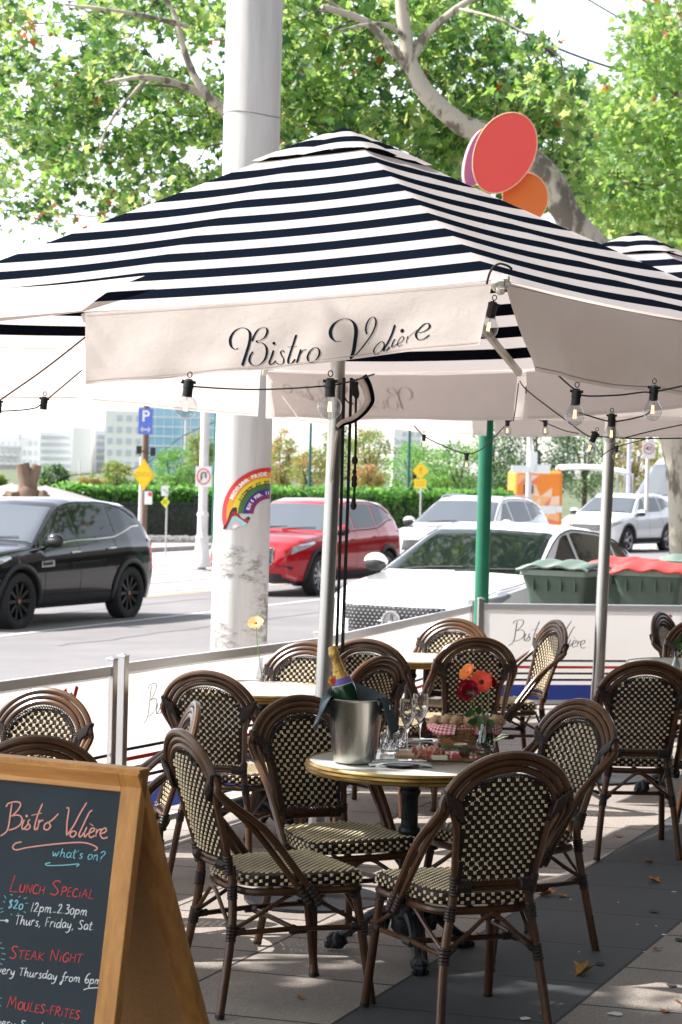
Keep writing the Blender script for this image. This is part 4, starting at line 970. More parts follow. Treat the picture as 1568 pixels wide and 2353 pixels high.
def flute(p, label):
    t = thing('champagne_flute', label, 'glass', p, 0, 'champagne flutes on the laid table')
    mb = MB(); mb.lathe([(0, .001), (.033, 0), (.034, .002), (.02, .004), (.004, .010), (.0032, .02), (.0032, .085), (.006, .095), (.020, .125), (.030, .155), (.032, .175), (.029, .215), (.0282, .215), (.031, .175), (.029, .155), (.018, .127), (.004, .10), (0, .099)], 28); mb.build('glass_body', M_glassr, t, smooth=60); return t
flute(tt(785, 520), 'left-hand empty champagne flute beside the napkin'); flute(tt(872, 478), 'right-hand empty champagne flute, next to the gingham cloth')
def tumbler(p, label):
    t = thing('cut_glass_tumbler', label, 'glass', p, 0, 'cut glass tumblers on the laid table')
    mb = MB(); n = 20; pr = [(.0, .004), (.032, .0), (.035, .004), (.036, .02), (.0365, .05), (.037, .078), (.0352, .078), (.034, .02), (.0, .014)]
    mb.lathe(pr, 40, flute=.035, nf=10)
    for k in range(10):
        a = 2*pi*k/10
        for sg in (-1, 1): mb.tube([(.0375*cos(a+sg*.3*i), .0375*sin(a+sg*.3*i), .012+.024*i) for i in (0, .5, 1, 1.5, 2)], .0012, 4)
    mb.build('glass_body', M_glassr, t, smooth=30); return t
tumbler(tt(670, 512), 'cut glass tumbler right of the bucket, in front'); tumbler(tt(712, 462), 'cut glass tumbler half hidden behind the other, below the dark napkin end')
M_plate = mk('black_plate', (.012, .013, .018), .3); M_napk = mk('paper_napkin', (.66, .66, .68), .9, bump=.1)
def setting(p, rz, label1, label2, label3, k=1.):
    t = thing('side_plate', label1, 'plate', p, 0, 'black side plates'); mb = MB(); mb.lathe([(0, .003), (.045*k, .002), (.075*k, .010), (.078*k, .012), (.076*k, .008), (.05*k, 0), (0, 0)], 40); mb.build('dish', M_plate, t)
    Mr = Matrix.Rotation(rz, 3, 'Z'); mb = MB()
    def f(u, v): return Mr @ Vector(((u-.5)*.235*k, (v-.5)*.075*k, .0135+.004*sin(pi*u)-.009*abs(2*u-1)**2+.0015*noise.noise(Vector((u*5, v*4, 2)))))
    mb.grid(f, 16, 6); o = mb.build('paper_napkin', M_napk, smooth=60, fix=False); o.location = p; s_ = o.modifiers.new('s', 'SOLIDIFY'); s_.thickness = .002; tag(o, label2, 'napkin', 'folded white napkins')
    t = thing('table_knife', label3, 'cutlery', p+Vector((0, 0, .019)), rz+.03, 'table knives'); mb = MB(); mb.tube([(-.105*k, .004, -.004), (-.06*k, .004, 0), (-.01*k, .004, .001)], [.0045, .0038, .003], 8); mb.build('handle', M_chrome, t)
    mb = MB(); mb.box((.045*k, .004, .002), (.105*k, .014, .0015)); mb.build('blade', M_chrome, t, smooth=0)
    t = thing('table_fork', label3.replace('knife', 'fork'), 'cutlery', p+Vector((0, .018, .019)), rz+.06, 'table forks'); mb = MB(); mb.tube([(-.10*k, .004, -.003), (-.03*k, .004, .001), (.03*k, .004, .002)], [.0045, .003, .003], 8)
    mb.build('handle', M_chrome, t); mb = MB(); mb.box((.042*k, .004, .002), (.02*k, .02, .002))
    for y in (-.005, .001, .007, .013): mb.tube([(.05*k, y, .002), (.085*k, y, .001)], .0013, 5)
    mb.build('tines', M_chrome, t, smooth=0)
setting(tt(742, 598), R(3), 'black side plate at the front of the laid table', 'folded white napkin on the front black plate', 'steel knife resting on the front white napkin')
setting(tt(838, 452), R(10), 'black side plate behind the flutes', 'folded white napkin on the rear black plate', 'steel knife on the rear white napkin', .8)
# serving board with cold cuts
M_brd = mk('serving_board', (.46, .30, .155), .6, col2=(.33, .20, .10), scale=6, stretch=(1, 9, 9), detail=6)
bp = (tt(830, 545)+tt(1330, 555))/2; t = thing('serving_board', 'pale wooden serving board with cold meats on the laid table', 'board', bp, R(-4))
mb = MB(); mb.prism([(.17*cos(a)*(1.35 if abs(cos(a)) > .0 else 1), .075*sin(a), 0) for a in [0]] if False else [(-.21, -.06, .001), (-.19, -.075, .001), (.19, -.075, .001), (.21, -.06, .001), (.21, .06, .001), (.19, .075, .001), (-.19, .075, .001), (-.21, .06, .001)], (0, 0, .016)); o = mb.build('plank', M_brd, t, smooth=0); b = o.modifiers.new('b', 'BEVEL'); b.width = .004; b.segments = 2
ZB_ = .018
M_ham = mk('prosciutto', (.42, .09, .06), .4, col2=(.60, .30, .22), scale=22, detail=6, thr=(.4, .6)); M_sal = mk('salami', (.42, .05, .06), .45, col2=(.75, .55, .52), scale=55, thr=(.42, .5)); M_dk = mk('dark_cured_meat', (.10, .02, .022), .4, bump=.4, bscale=60)
M_chs = mk('herb_cheese', (.62, .57, .42), .7, col2=(.12, .12, .06), scale=90, thr=(.36, .42))
mb = MB()
for k in range(13):
    a = tt(random.uniform(850, 1010), random.uniform(515, 550), ZB_); s0 = random.random()*9; rz = random.uniform(-.6, .6); w = random.uniform(.02, .035); h = random.uniform(.012, .04)
    def f(u, v): x = (u-.5)*2*w; return a+Vector((x*cos(rz), x*sin(rz)+(v-.5)*.03, h*.5+.012*sin(u*9+s0)+.010*noise.noise(Vector((u*4, v*4, s0)))+.012*sin(v*3.14)))
    mb.grid(f, 14, 6)
o = mb.build('ham_slices', M_ham, smooth=80, fix=False); s_ = o.modifiers.new('s', 'SOLIDIFY'); s_.thickness = .0025; tag(o, 'crumpled heap of pink prosciutto slices at the left end of the serving board', 'cured ham', kind='stuff')
def solid(nm, c, d, mat, lab, cat, rz=0, bev=.003, grp=None):
    mb = MB(); mb.box((0, 0, d[2]/2+.0005), d); o = mb.build(nm, mat, smooth=0); o.location = c; o.rotation_euler = (0, 0, rz); b = o.modifiers.new('b', 'BEVEL'); b.width = bev; b.segments = 2; return tag(o, lab, cat, grp)
solid('cheese_slice', tt(1008, 556, ZB_), (.058, .03, .016), M_chs, 'speckled herb cheese slice in front of the ham', 'cheese', R(5))
for k, (x, y, r) in enumerate(((1092, 548, 2), (1262, 548, -4))):
    solid('salami_stack', tt(x, y, ZB_), (.056, .034, .026), M_sal, ('red and white salami stack beside the herb cheese', 'red and white salami stack partly behind the near chair back')[k], 'salami', R(r), .004)
mb = MB(); 
for dx, dy, r in ((0, 0, .03), (.03, .01, .027), (.055, .0, .022)): mb.ball((dx, dy, r*.8), (r, r*.8, r*.8), 14, jit=.25)
o = mb.build('cured_sausage', M_dk); o.location = tt(1180, 540, ZB_); tag(o, 'dark cured sausage pieces between the two salami stacks', 'sausage')
mb = MB()
for k in range(5): mb.lathe([(0, 0), (.024, 0), (.024, .003), (0, .003)], 16, (0, k*.006, k*.006+.012), 0, Matrix.Rotation(R(62), 3, 'X'))
o = mb.build('crisp_crackers', mk('cracker', (.35, .16, .06), .8, col2=(.2, .08, .03), scale=40)); o.location = tt(1062, 520, ZB_); tag(o, 'row of brown crisp crackers leaning by the small bowl', 'crackers', kind='stuff')
t = thing('butter_bowl', 'small pale bowl of butter on the serving board, under the rosemary', 'bowl', tt(1134, 505, ZB_)); mb = MB(); mb.lathe([(0, .001), (.02, 0), (.03, .012), (.036, .032), (.034, .033), (.028, .014), (0, .012)], 28); mb.build('bowl', mk('pale_glaze', (.52, .50, .38), .3, col2=(.45, .42, .3), scale=20), t)
mb = MB(); mb.lathe([(.0, .030), (.02, .029), (.0335, .026), (.0, .02)], 24); mb.build('butter', mk('butter', (.72, .62, .30), .5), t)
# rosemary sprig
M_rosm = mk('rosemary', (.055, .125, .055), .6, col2=(.09, .16, .09), scale=40)
mb = MB(); a = tt(1040, 470, .085); b = tt(1345, 520, .035); pts = crv([a, a.lerp(b, .35)+Vector((0, 0, .004)), a.lerp(b, .7)-Vector((0, 0, .004)), b], 10); mb.tube(pts, .0016, 5)
for i, p in enumerate(pts):
    for k in range(9):
        d = Vector((random.gauss(0, 1), random.gauss(0, 1), random.gauss(0, 1))).normalized()*.8+(pts[0]-pts[-1]).normalized()*.9; d.normalize(); l = random.uniform(.014, .024); mb.tube([p, p+d*l*.6, p+d*l], [.0009, .0012, .0003], 3)
o = mb.build('rosemary_sprig', M_rosm, smooth=0, fix=False); tag(o, 'green rosemary sprig lying across bowl and board towards the clear vase', 'herb sprig')
# bread basket
M_wick = mk('wicker', (.28, .135, .05), .7, col2=(.16, .07, .025), scale=50); M_bread = mk('bread_crust', (.40, .24, .12), .9, col2=(.55, .40, .25), scale=26, bump=1., bscale=60)
bq = (tt(950, 450)+tt(1430, 450))/2; t = thing('bread_basket', 'oval wicker bread basket lined with red gingham on the laid table', 'basket', bq)
mb = MB(); rx, ry = .125, .085
for i in range(11):
    z = .004+i*.0062; k = .86+.014*i
    mb.tube([(rx*k*cos(a)+.0015*cos(9*a+i*pi), ry*k*sin(a)+.0015*sin(9*a+i*pi), z+.0018*sin(22*a/2+i*pi)) for a in [2*pi*j/88 for j in range(88)]], .0036, 6, closed=True)
mb.lathe([(0, .003), (.86, .003), (.86, .006), (0, .006)], 32, M=Matrix(((rx, 0, 0), (0, ry, 0), (0, 0, 1)))); mb.build('woven_side', M_wick, t)
def gingham():
    m = bpy.data.materials.new('gingham'); m.use_nodes = True; n = m.node_tree.nodes; l = m.node_tree.links; b = n['Principled BSDF']; b.inputs['Roughness'].default_value = .9
    g = n.new('ShaderNodeUVMap'); sx = n.new('ShaderNodeSeparateXYZ'); l.new(g.outputs[0], sx.inputs[0]); vs = []
    for i in (0, 1):
        a = n.new('ShaderNodeMath'); a.operation = 'FRACT'; l.new(sx.outputs[i], a.inputs[0]); c = n.new('ShaderNodeMath'); c.operation = 'GREATER_THAN'; c.inputs[1].default_value = .5; l.new(a.outputs[0], c.inputs[0]); vs.append(c)
    s_ = n.new('ShaderNodeMath'); l.new(vs[0].outputs[0], s_.inputs[0]); l.new(vs[1].outputs[0], s_.inputs[1]); d = n.new('ShaderNodeMath'); d.operation = 'MULTIPLY'; d.inputs[1].default_value = .5; l.new(s_.outputs[0], d.inputs[0])
    r = n.new('ShaderNodeValToRGB'); r.color_ramp.interpolation = 'CONSTANT'; e = r.color_ramp.elements; e[0].color = (.80, .72, .72, 1); e[1].position = .4; e[1].color = (.68, .30, .33, 1); x = e.new(.9); x.color = (.58, .03, .07, 1); l.new(d.outputs[0], r.inputs[0]); l.new(r.outputs[0], b.inputs[0]); return m
def lining(u, v):
    th = R(250)-u*R(330); k = 1.04+.22*max(0, v-.35)*(1.5 if 100 < math.degrees(th) % 360 < 260 else .4); z = .03+.055*sin(min(1, v*1.9)*pi/2)-.05*max(0, v-.55)*1.6+.012*noise.noise(Vector((u*8, v*3, 3))); k2 = .78+.26*min(1, v*2)
    lift = .03*math.exp(-((u-.30)/.10)**2)
    return Vector((rx*k*k2*cos(th), ry*k*k2*sin(th)*1.0, z+lift*v))
mb = MB(); nu, nv = 60, 12; mb.grid(lining, nu, nv); o = mb.build('lining', gingham(), t, smooth=80, fix=False)
uvl = o.data.uv_layers.new(name='UVMap'); w = nv+1
for lp_ in o.data.loops: i = lp_.vertex_index; uvl.data[lp_.index].uv = ((i//w)/nu*44, (i % w)/nv*9)
for k, (x, y, z, r) in enumerate(((985, 385, .05, .026), (1060, 390, .055, .028), (1120, 395, .055, .027), (1225, 400, .06, .032), (1390, 395, .055, .030), (1300, 385, .05, .028))):
    mb = MB(); mb.ball((0, 0, 0), (r*1.15, r*.8, r*.85), 18, jit=.5); o = mb.build('bread_roll', M_bread); p = tt(x, y+60, 0); o.location = (p.x, p.y, ZT1+z+.04)
    tag(o, ('bread roll at the left end of the basket', 'second bread roll from the left in the basket', 'bread roll in the middle of the basket', 'tall rough bread roll just left of the clear vase', 'bread roll at the right end of the basket', 'bread roll hidden behind the clear vase')[k], 'bread', 'bread rolls in the basket')
t = thing('serving_tongs', 'metal tongs sticking out to the right of the bread basket', 'tongs', tt(1375, 430, .07)); mb = MB()
for dz in (0, .012): mb.tube([(0, 0, dz*.3), (.03, 0, .012+dz), (.055, .0, .02+dz*.4)], [.003, .006, .002], 6)
mb.build('arms', M_chrome, t)
# ---------------------------------------------------------------- flowers and vases
M_stem = mk('flower_stem', (.13, .24, .06), .6); M_lf = mk('rose_leaf', (.025, .085, .02), .45, col2=(.04, .12, .03), scale=20)
def vase(p, h, r, label, water=.3):
    t = thing('glass_vase', label, 'vase', p, 0, 'clear bud vases'); k = r; mb = MB()
    mb.lathe([(0, .004), (k*.9, .001), (k, .01), (k*.98, h*.2), (k*.8, h*.42), (k*.42, h*.68), (k*.34, h*.82), (k*.42, h*.97), (k*.46, h), (k*.42, h), (k*.30, h*.84), (k*.38, h*.68), (k*.74, h*.42), (k*.92, h*.2), (k*.92, .014), (0, .010)], 32); mb.build('glass_body', M_glass, t, smooth=70)
    if water: mb = MB(); mb.lathe([(0, .011), (k*.90, .015), (k*.90, h*.2), (k*.83, h*water), (0, h*water)], 28); mb.build('water', M_water, t)
    return t
def gerbera(mb, c, n, r, m1=0, m2=1, k=30, cup=.25):
    c = Vector(c); n = Vector(n).normalized(); x = n.orthogonal().normalized(); y = n.cross(x)
    for ly in range(2):
        for i in range(k):
            a = 2*pi*(i+.5*ly)/k+random.uniform(-.05, .05); d = x*cos(a)+y*sin(a); s_ = n.cross(d); L = r*(1-.18*ly)*random.uniform(.92, 1.05); w = r*.115
            pt = [c+d*r*.15, c+d*L*.55+s_*w+n*cup*r*.5, c+d*L*.9+s_*w*.8+n*cup*r*(.7), c+d*L+n*cup*r*.7, c+d*L*.9-s_*w*.8+n*cup*r*.7, c+d*L*.55-s_*w+n*cup*r*.5]
            mb.add([p+n*r*.04*ly for p in pt], [(0, 1, 2, 3, 4, 5)], m1)
    mb.ball(c+n*r*.06, (r*.2, r*.2, r*.2), 10, m2, jit=.2)
def flower(nm, label, c, n, r, base, pc, cc, cat='flower', kind='g', leaves=0, cup=.25):
    t = thing(nm, label, cat, base); b = Vector(base); c = Vector(c); mb = MB(); mid = b.lerp(c, .55)+Vector(((c.x-b.x)*.1, 0, 0))
    mb.tube([p-b for p in crv([b, mid, c-Vector(n).normalized()*.01], 6)], .0026, 6); mb.build('stem', M_stem, t)
    mb = MB()
    if kind == 'g': gerbera(mb, c-b, n, r, 0, 1, cup=cup)
    else:
        nn = Vector(n).normalized(); x = nn.orthogonal().normalized(); y = nn.cross(x)
        for ly in range(6):
            rr = r*(1-.15*ly)
            for i in range(5):
                a0 = 2*pi*i/5+ly*.63
                def f(u, v):
                    a = a0+(u-.5)*1.7; q = rr*(.35+.65*sin(v*1.5))*(1+.08*sin(u*6+ly)); return (c-b)+(x*cos(a)+y*sin(a))*q+nn*(r*(.75*v-.35+.07*ly)+(.18*r if abs(u-.5) < .3 else 0)*v*.4-(rr*.1 if v > .95 else 0))
                mb.grid(f, 6, 5, 1 if ly == 2 and i % 2 else 0)
    mb.build('petals', [pc, cc], t, smooth=70, fix=False)
    for i in range(leaves):
        mb = MB(); a = random.uniform(.0, 1); p = b.lerp(c, .40+.12*i)-b; d = Vector((random.choice((-1, 1))*random.uniform(.5, 1), -.5, random.uniform(-.9, .2))).normalized(); s_ = d.cross(Vector((0, -1, .2))).normalized(); L = .05
        mb.add([p, p+d*L*.35+s_*.014, p+d*L*.7+s_*.012, p+d*L, p+d*L*.7-s_*.012, p+d*L*.35-s_*.014, p+d*L*.5+Vector((0, 0, -.006))], [(0, 1, 6), (1, 2, 6), (2, 3, 6), (3, 4, 6), (4, 5, 6), (5, 0, 6)]); mb.build('leaf', M_lf, t, smooth=0, fix=False)
    return t
RED = mk('red_petal', (.75, .035, .02), .55, col2=(.85, .10, .03), scale=60); ORG = mk('orange_petal', (.80, .17, .02), .55, col2=(.85, .26, .04), scale=60); ROSE = mk('crimson_petal', (.36, .006, .028), .5, col2=(.50, .012, .04), scale=50); PINK = mk('rose_edge', (.70, .30, .28), .5); PALE = mk('pale_orange_petal', (.80, .38, .12), .55, col2=(.85, .48, .2), scale=60); DKC = mk('gerbera_eye', (.10, .02, .02), .8); ORC = mk('orange_eye', (.75, .15, .02), .8)
v1 = tt(1315, 474); vase(v1, .136, .042, 'clear bud vase with water on the laid table, left of the near chair')
def fl(x, y, dy=0): return P(x, y, v1.y+dy)
vb = v1+Vector((0, 0, .02))
flower('red_gerbera', 'bright red gerbera facing the camera above the clear vase', fl(1106, 1567, -.02), (-.05, -1, .45), .048, vb, RED, DKC, leaves=2)
flower('orange_gerbera', 'orange gerbera turned left, highest flower of the laid table', fl(1077, 1547, .02), (-.7, -.55, .6), .040, vb+Vector((.004, 0, 0)), ORG, ORC, cup=.5)
flower('crimson_rose', 'dark crimson rose with pink-edged heart, lowest flower on the left', fl(1077, 1588, -.04), (-.3, -1, .35), .042, vb+Vector((-.004, 0, 0)), ROSE, PINK, kind='r', leaves=3)
flower('red_rose_bud', 'small red rose half hidden behind the red gerbera', fl(1128, 1568, .03), (.5, -.5, .5), .026, vb+Vector((0, .004, 0)), ROSE, RED, kind='r', leaves=1)
z2 = .742+gz(T2.x); v2 = G(599, 1566, z2); vase(v2, .125, .026, 'clear bud vase holding one pale orange gerbera on the middle left table', .0)
flower('pale_gerbera', 'single pale orange gerbera on a long stem in front of the concrete pole', P(588, 1433, v2.y), (-.15, -.75, .75), .044, v2+Vector((.01, 0, .012)), PALE, ORC, cup=.35)
z4 = .742+gz(T4.x); v4 = G(1553, 1551, z4); vase(v4, .125, .028, 'clear bud vase with a green sprig on the right-hand table', .0)
t = thing('green_sprig', 'small green sprig standing in the vase at the right edge', 'sprig', v4+Vector((0, 0, .02))); mb = MB(); mb.tube([(0, 0, 0), (.004, 0, .06), (.01, 0, .14)], .002, 5)
for k in range(5): d = Vector((random.uniform(-1, 1), -.3, random.uniform(.2, 1))).normalized(); p = Vector((.008, 0, .11+.01*k)); s_ = d.cross(Vector((0, 1, 0))).normalized(); mb.add([p, p+d*.02+s_*.01, p+d*.045, p+d*.02-s_*.01], [(0, 1, 2, 3)])
mb.build('foliage', M_lf, t, smooth=0, fix=False)
# ---------------------------------------------------------------- big painted petals on the green pole
M_gpole = mk('green_pole_paint', (.012, .16, .085), .35, col2=(.01, .11, .06), scale=3)
gp = G(1106, 1420, .0); gp = Vector((1.10, 16.75, 0))
def polething(nm, label, cat, base, z1, r, mat, taper=1., z0=-.2, grp=None): 
    t = thing(nm, label, cat, (base[0], base[1], 0), 0, grp); mb = MB(); mb.tube([(0, 0, z0), (0, 0, z1*.5), (0, 0, z1)], [r, r*(1+taper)/2, r*taper], 24); mb.build('pole', mat, t, smooth=60); return t
t = polething('green_pole', 'dark green street pole at the corner of the barriers', 'pole', gp, 3.75, .055, M_gpole)
mb = MB(); mb.lathe([(.056, 2.86), (.064, 2.865), (.064, 2.9), (.056, 2.905)], 24); mb.build('collar', M_gpole, t)
PR = mk('petal_red', (.92, .10, .085), .5); PO = mk('petal_orange', (.82, .19, .035), .5); PV = mk('petal_violet', (.42, .28, .55), .5)
t = thing('petal_decoration', 'large red, orange and violet oval petals rising behind the striped canopy', 'decoration', gp+Vector((0, 0, 4.0)))
def petal(x, y, a, b, rot, Y, mat, tilt=0.):
    mb = MB(); c = P(x, y, Y)-(gp+Vector((0, 0, 4.0))); n = 48; Z = Vector((0, 0, 1)); X = Vector((cos(tilt), sin(tilt), 0)); k = Y/FP
    pts = []
    for i in range(n):
        q = 2*pi*i/n; u = a*cos(q)*(1+.06*sin(q)); v = b*sin(q); px_ = u*cos(rot)-v*sin(rot); pz = u*sin(rot)+v*cos(rot); pts.append(c+X*px_*k+Z*pz*k)
    mb.prism(pts, Vector((-sin(tilt), cos(tilt), 0))*.045); o = mb.build('petal', mat, t, smooth=0); rm_ = MB(); rm_.tube(pts, .005, 6, closed=True); rm_.build('petal_rim', mk('petal_rim_cream', (.80, .48, .30), .6), o); b_ = o.modifiers.new('b', 'BEVEL'); b_.width = .006; b_.segments = 2
petal(1159, 352, 68, 97, R(-24), 16.4, PR); petal(1208, 455, 52, 58, R(10), 16.47, PO); petal(1100, 362, 30, 72, R(-20), 16.6, PV, R(25))
mb = MB(); mb.tube([P(1128, 440, 16.45)-(gp+Vector((0, 0, 4.0))), (0, 0, .25)], .02, 8); mb.build('bracket', M_black, t)
# ---------------------------------------------------------------- fallen leaves and grit
M_dry = mk('dry_leaf', (.38, .17, .05), .75, col2=(.22, .09, .03), scale=30); M_dry2 = mk('yellow_dry_leaf', (.50, .30, .08), .75, col2=(.3, .15, .04), scale=30)
LV = [(11, .052, -2.6), (9, .05, 1)]
def leafshape(r):
    out = []
    for i in range(15):
        a = 2*pi*i/15-pi/2; q = r*(1 if i % 3 == 0 else .62 if i % 3 == 1 else .58); out.append((q*cos(a), q*sin(a)))
    return out
def dryleaf(x, y, r, rz, curl, label, mat=M_dry):
    r *= .72
    p = G(x, y, 0); p = G(x, y, gz(p.x)); t = thing('dry_leaf', label, 'leaf', p+Vector((0, 0, .004)), rz, 'fallen dry leaves on the paving'); mb = MB(); sh = leafshape(r)
    vs = [Vector((a, b, curl*(abs(a)+.3*b)*.9+.002)) for a, b in sh]+[Vector((0, 0, .001))]; mb.add(vs, [(i, (i+1) % 15, 15) for i in range(15)]); o = mb.build('blade', mat, t, smooth=0, fix=False); s_ = o.modifiers.new('s', 'SOLIDIFY'); s_.thickness = .0012
    mb = MB(); mb.tube([(0, -r*.9, .006), (0, -r*1.5, .004)], .0012, 5); mb.build('stalk', mat, t)
def c7(cx, cy): return ((1500+cx/2.78)/1.3163, (2400+cy/2.78)/1.3163)
for k, (cx, cy, r, rz, cu_, lab, m) in enumerate(((1030, 365, .035, .3, .2, 'small curled dry leaf behind the right-hand chair legs', 0), (1280, 583, .04, 2., .5, 'folded brown leaf near the far chair leg on the dark band', 0), (1330, 742, .055, 1., .5, 'wide flat-winged dry leaf on the dark band', 0), (430, 860, .062, 4., .8, 'large upright dry leaf where pale paving meets the dark band', 0), (560, 870, .04, 1., .3, 'dry leaf lying just right of the large upright one', 0),
    (735, 1520, .062, 5.2, 1.1, 'curled golden leaf on the dark band between chair legs', 1), (1350, 1318, .028, 2., .2, 'tiny leaf on the right edge of the dark band', 0), (392, 1868, .022, 1., .3, 'scrap of leaf near the front leg of the nearest chair', 0), (1425, 1842, .035, 2.7, .25, 'narrow pale leaf on the lower right paving', 0), (1568, 1785, .045, 2.7, .7, 'brown leaf cut by the right edge of the frame', 0))):
    x, y = c7(cx, cy); dryleaf(x, y, r, rz, cu_, lab, (M_dry, M_dry2)[m])
dryleaf((500+910/2.24)/1.3163, (2200+1842/2.24)/1.3163, .028, 1., .3, 'small leaf on the pale paving below the side-on chair')
dryleaf((1100+862/2.24)/1.3163, (2200+1582/2.24)/1.3163, .045, 1., .3, 'yellowish leaf on the dark band behind the near chair', M_dry2); dryleaf((1100+776/2.24)/1.3163, (2200+1408/2.24)/1.3163, .02, 2., .3, 'tiny leaf on the band edge, under the near chair')
mb = MB()
for cx, cy, rx_, ry_ in ((1010, 1850, .045, .012), (820, 1165, .02, .01), (1500, 825, .018, .006), (1415, 1185, .02, .006), (240, 1890, .03, .012), (815, 1010, .008, .006), (700, 1330, .006, .004), (1250, 1330, .006, .004), (1190, 1100, .009, .004), (1350, 1113, .008, .004), (630, 890, .008, .003), (1030, 915, .006, .004)):
    x, y = c7(cx, cy); p = G(x, y, 0); p = G(x, y, gz(p.x)+.0035); mb.add([p+Vector((rx_*.6*cos(a)*(1+.3*sin(3*a+cx)), ry_*1.8*sin(a)*(1+.3*cos(2*a+cy)), 0)) for a in [2*pi*i/12 for i in range(12)]], [tuple(range(12))])
struct(mb, 'paint_splashes', mk('splash_white', (.62, .62, .62), .8), smooth=0)
mb = MB()
for cx, cy in ((875, 1428), (1545, 1228), (1478, 1608), (1325, 988)):
    x, y = c7(cx, cy); p = G(x, y, 0); p = G(x, y, gz(p.x)+.0035); mb.add([p+Vector((.018*cos(a), .032*sin(a), 0)) for a in [2*pi*i/12 for i in range(12)]], [tuple(range(12))])
struct(mb, 'gum_spots', mk('gum_dark', (.03, .03, .03), .8), smooth=0)
# ---------------------------------------------------------------- vehicles
M_tyre = mk('tyre', (.018, .018, .019), .75, bump=.2, bscale=60); M_cgl = mk('car_glass', (.008, .012, .012), .03, spec=.6, coat=.3); M_wscr = mk('windscreen_glass', (.03, .04, .045), .04, spec=1., ior=2.3); M_trim = mk('black_trim', (.018, .018, .02), .5)
M_wellk = mk('wheel_well', (.01, .01, .01), .9); M_lampg = mk('headlamp_glass', (.55, .57, .60), .08, .5, coat=1.); M_tail = mk('tail_lamp', (.45, .015, .02), .15, coat=.8)
M_rimk = mk('rim_black', (.02, .02, .022), .3, .6); M_rims = mk('rim_silver', (.5, .5, .52), .3, .9)
def cpaint(name, col, metal=0.): return mk(name, col, .16, metal, coat=1., spec=.3)
SUV = dict(L=4.42, wb=2.68, w=.95, wr=.365, zb=.24, belt=[(-2.2, 1.08), (-1.3, 1.08), (0, 1.03), (1, 1.0), (2.2, .85)],
    top=[(-2.21, .72), (-2.17, .98), (-2.03, 1.16), (-1.72, 1.50), (-1.5, 1.585), (-.9, 1.64), (-.2, 1.645), (.12, 1.60), (.35, 1.50), (.95, 1.13), (1.05, 1.08), (1.7, 1.02), (2.02, .93), (2.15, .80), (2.21, .60)],
    wid=[(-2.21, .62), (-2.12, .82), (-1.9, .915), (-1.34, .95), (1.34, .95), (1.75, .92), (2.0, .83), (2.14, .70), (2.21, .5)], cowl=1.0, rf=.22, rr=-1.58, bw=-1.98, clad=True, belt0=1.0)
SEDAN = dict(L=4.7, wb=2.86, w=.905, wr=.335, zb=.20, belt=[(-2.35, .98), (-1.4, .96), (0, .93), (1, .90), (2.35, .72)],
    top=[(-2.36, .62), (-2.32, .9), (-2.1, 1.03), (-1.75, 1.06), (-1.2, 1.30), (-.75, 1.39), (-.2, 1.43), (.1, 1.40), (.35, 1.32), (1.05, .98), (1.15, .95), (1.8, .88), (2.15, .78), (2.3, .66), (2.37, .45)],
    wid=[(-2.36, .6), (-2.25, .8), (-1.9, .87), (-1.4, .905), (1.4, .905), (1.85, .87), (2.15, .77), (2.3, .62), (2.37, .45)], cowl=1.1, rf=.2, rr=-1.0, bw=-1.62, clad=False, belt0=.93)
VAN = dict(L=5.6, wb=3.4, w=1.0, wr=.36, zb=.28, belt=[(-2.8, 1.2), (1.2, 1.2), (2.8, 1.0)],
    top=[(-2.81, 1.0), (-2.79, 2.4), (-2.7, 2.62), (-2.4, 2.68), (.6, 2.68), (1.0, 2.60), (1.25, 2.35), (1.95, 1.42), (2.1, 1.32), (2.55, 1.1), (2.72, .9), (2.81, .6)],
    wid=[(-2.81, .9), (-2.7, .98), (1.8, 1.0), (2.3, .95), (2.6, .85), (2.81, .6)], cowl=1.98, rf=1.12, rr=-2.7, bw=-2.78, clad=True, belt0=1.2)
class Body:
    NR = 12
    def __init__(s, sp): s.sp = sp
    def ring(s, x):
        sp = s.sp; w = interp(sp['wid'], x); tp = interp(sp['top'], x); be = min(interp(sp['belt'], x), tp-.03); zb = sp['zb']
        end = max(0, (abs(x)-(sp['L']/2-.25))/.25); zb = zb+.14*end**2
        gh = max(0, tp-be-.06); rw = .93*w-.40*gh
        zt = max(tp-.055, be+.012)
        R_ = [(0, zb), (.80*w, zb), (.94*w, zb+.04), (.985*w, zb+.2), (w, zb+.5*(be-zb)), (.99*w, be-.12), (.955*w, be)]
        for t in (.1, .55, 1.): R_.append((.935*w+(rw-.935*w)*t, be+.008+(zt-be-.008)*t))
        R_ += [(rw*.88, tp-.018), (0, tp)]
        return R_
    def P(s, u, v, off=0.):
        sg = 1
        if v < 0: v = -v; sg = -1
        if v > 11: v = 22-v; sg = -1
        def pt(x, v):
            r = s.ring(x); i = min(int(v), 10); f = v-i; 
            y = r[i][0]+(r[i+1][0]-r[i][0])*f; z = r[i][1]+(r[i+1][1]-r[i][1])*f; return Vector((x, y*sg, z))
        p = pt(u, v)
        if off:
            a = pt(u+.02, v)-pt(u-.02, v); v2 = min(v+.05, 11); v1 = v2-.1; b = pt(u, v2)-pt(u, v1)
            n = a.cross(b); n.normalize()
            if n.dot(Vector((0, p.y, p.z-.6)))+(n.x*u*.1) < 0: n = -n
            p += n*off
        return p
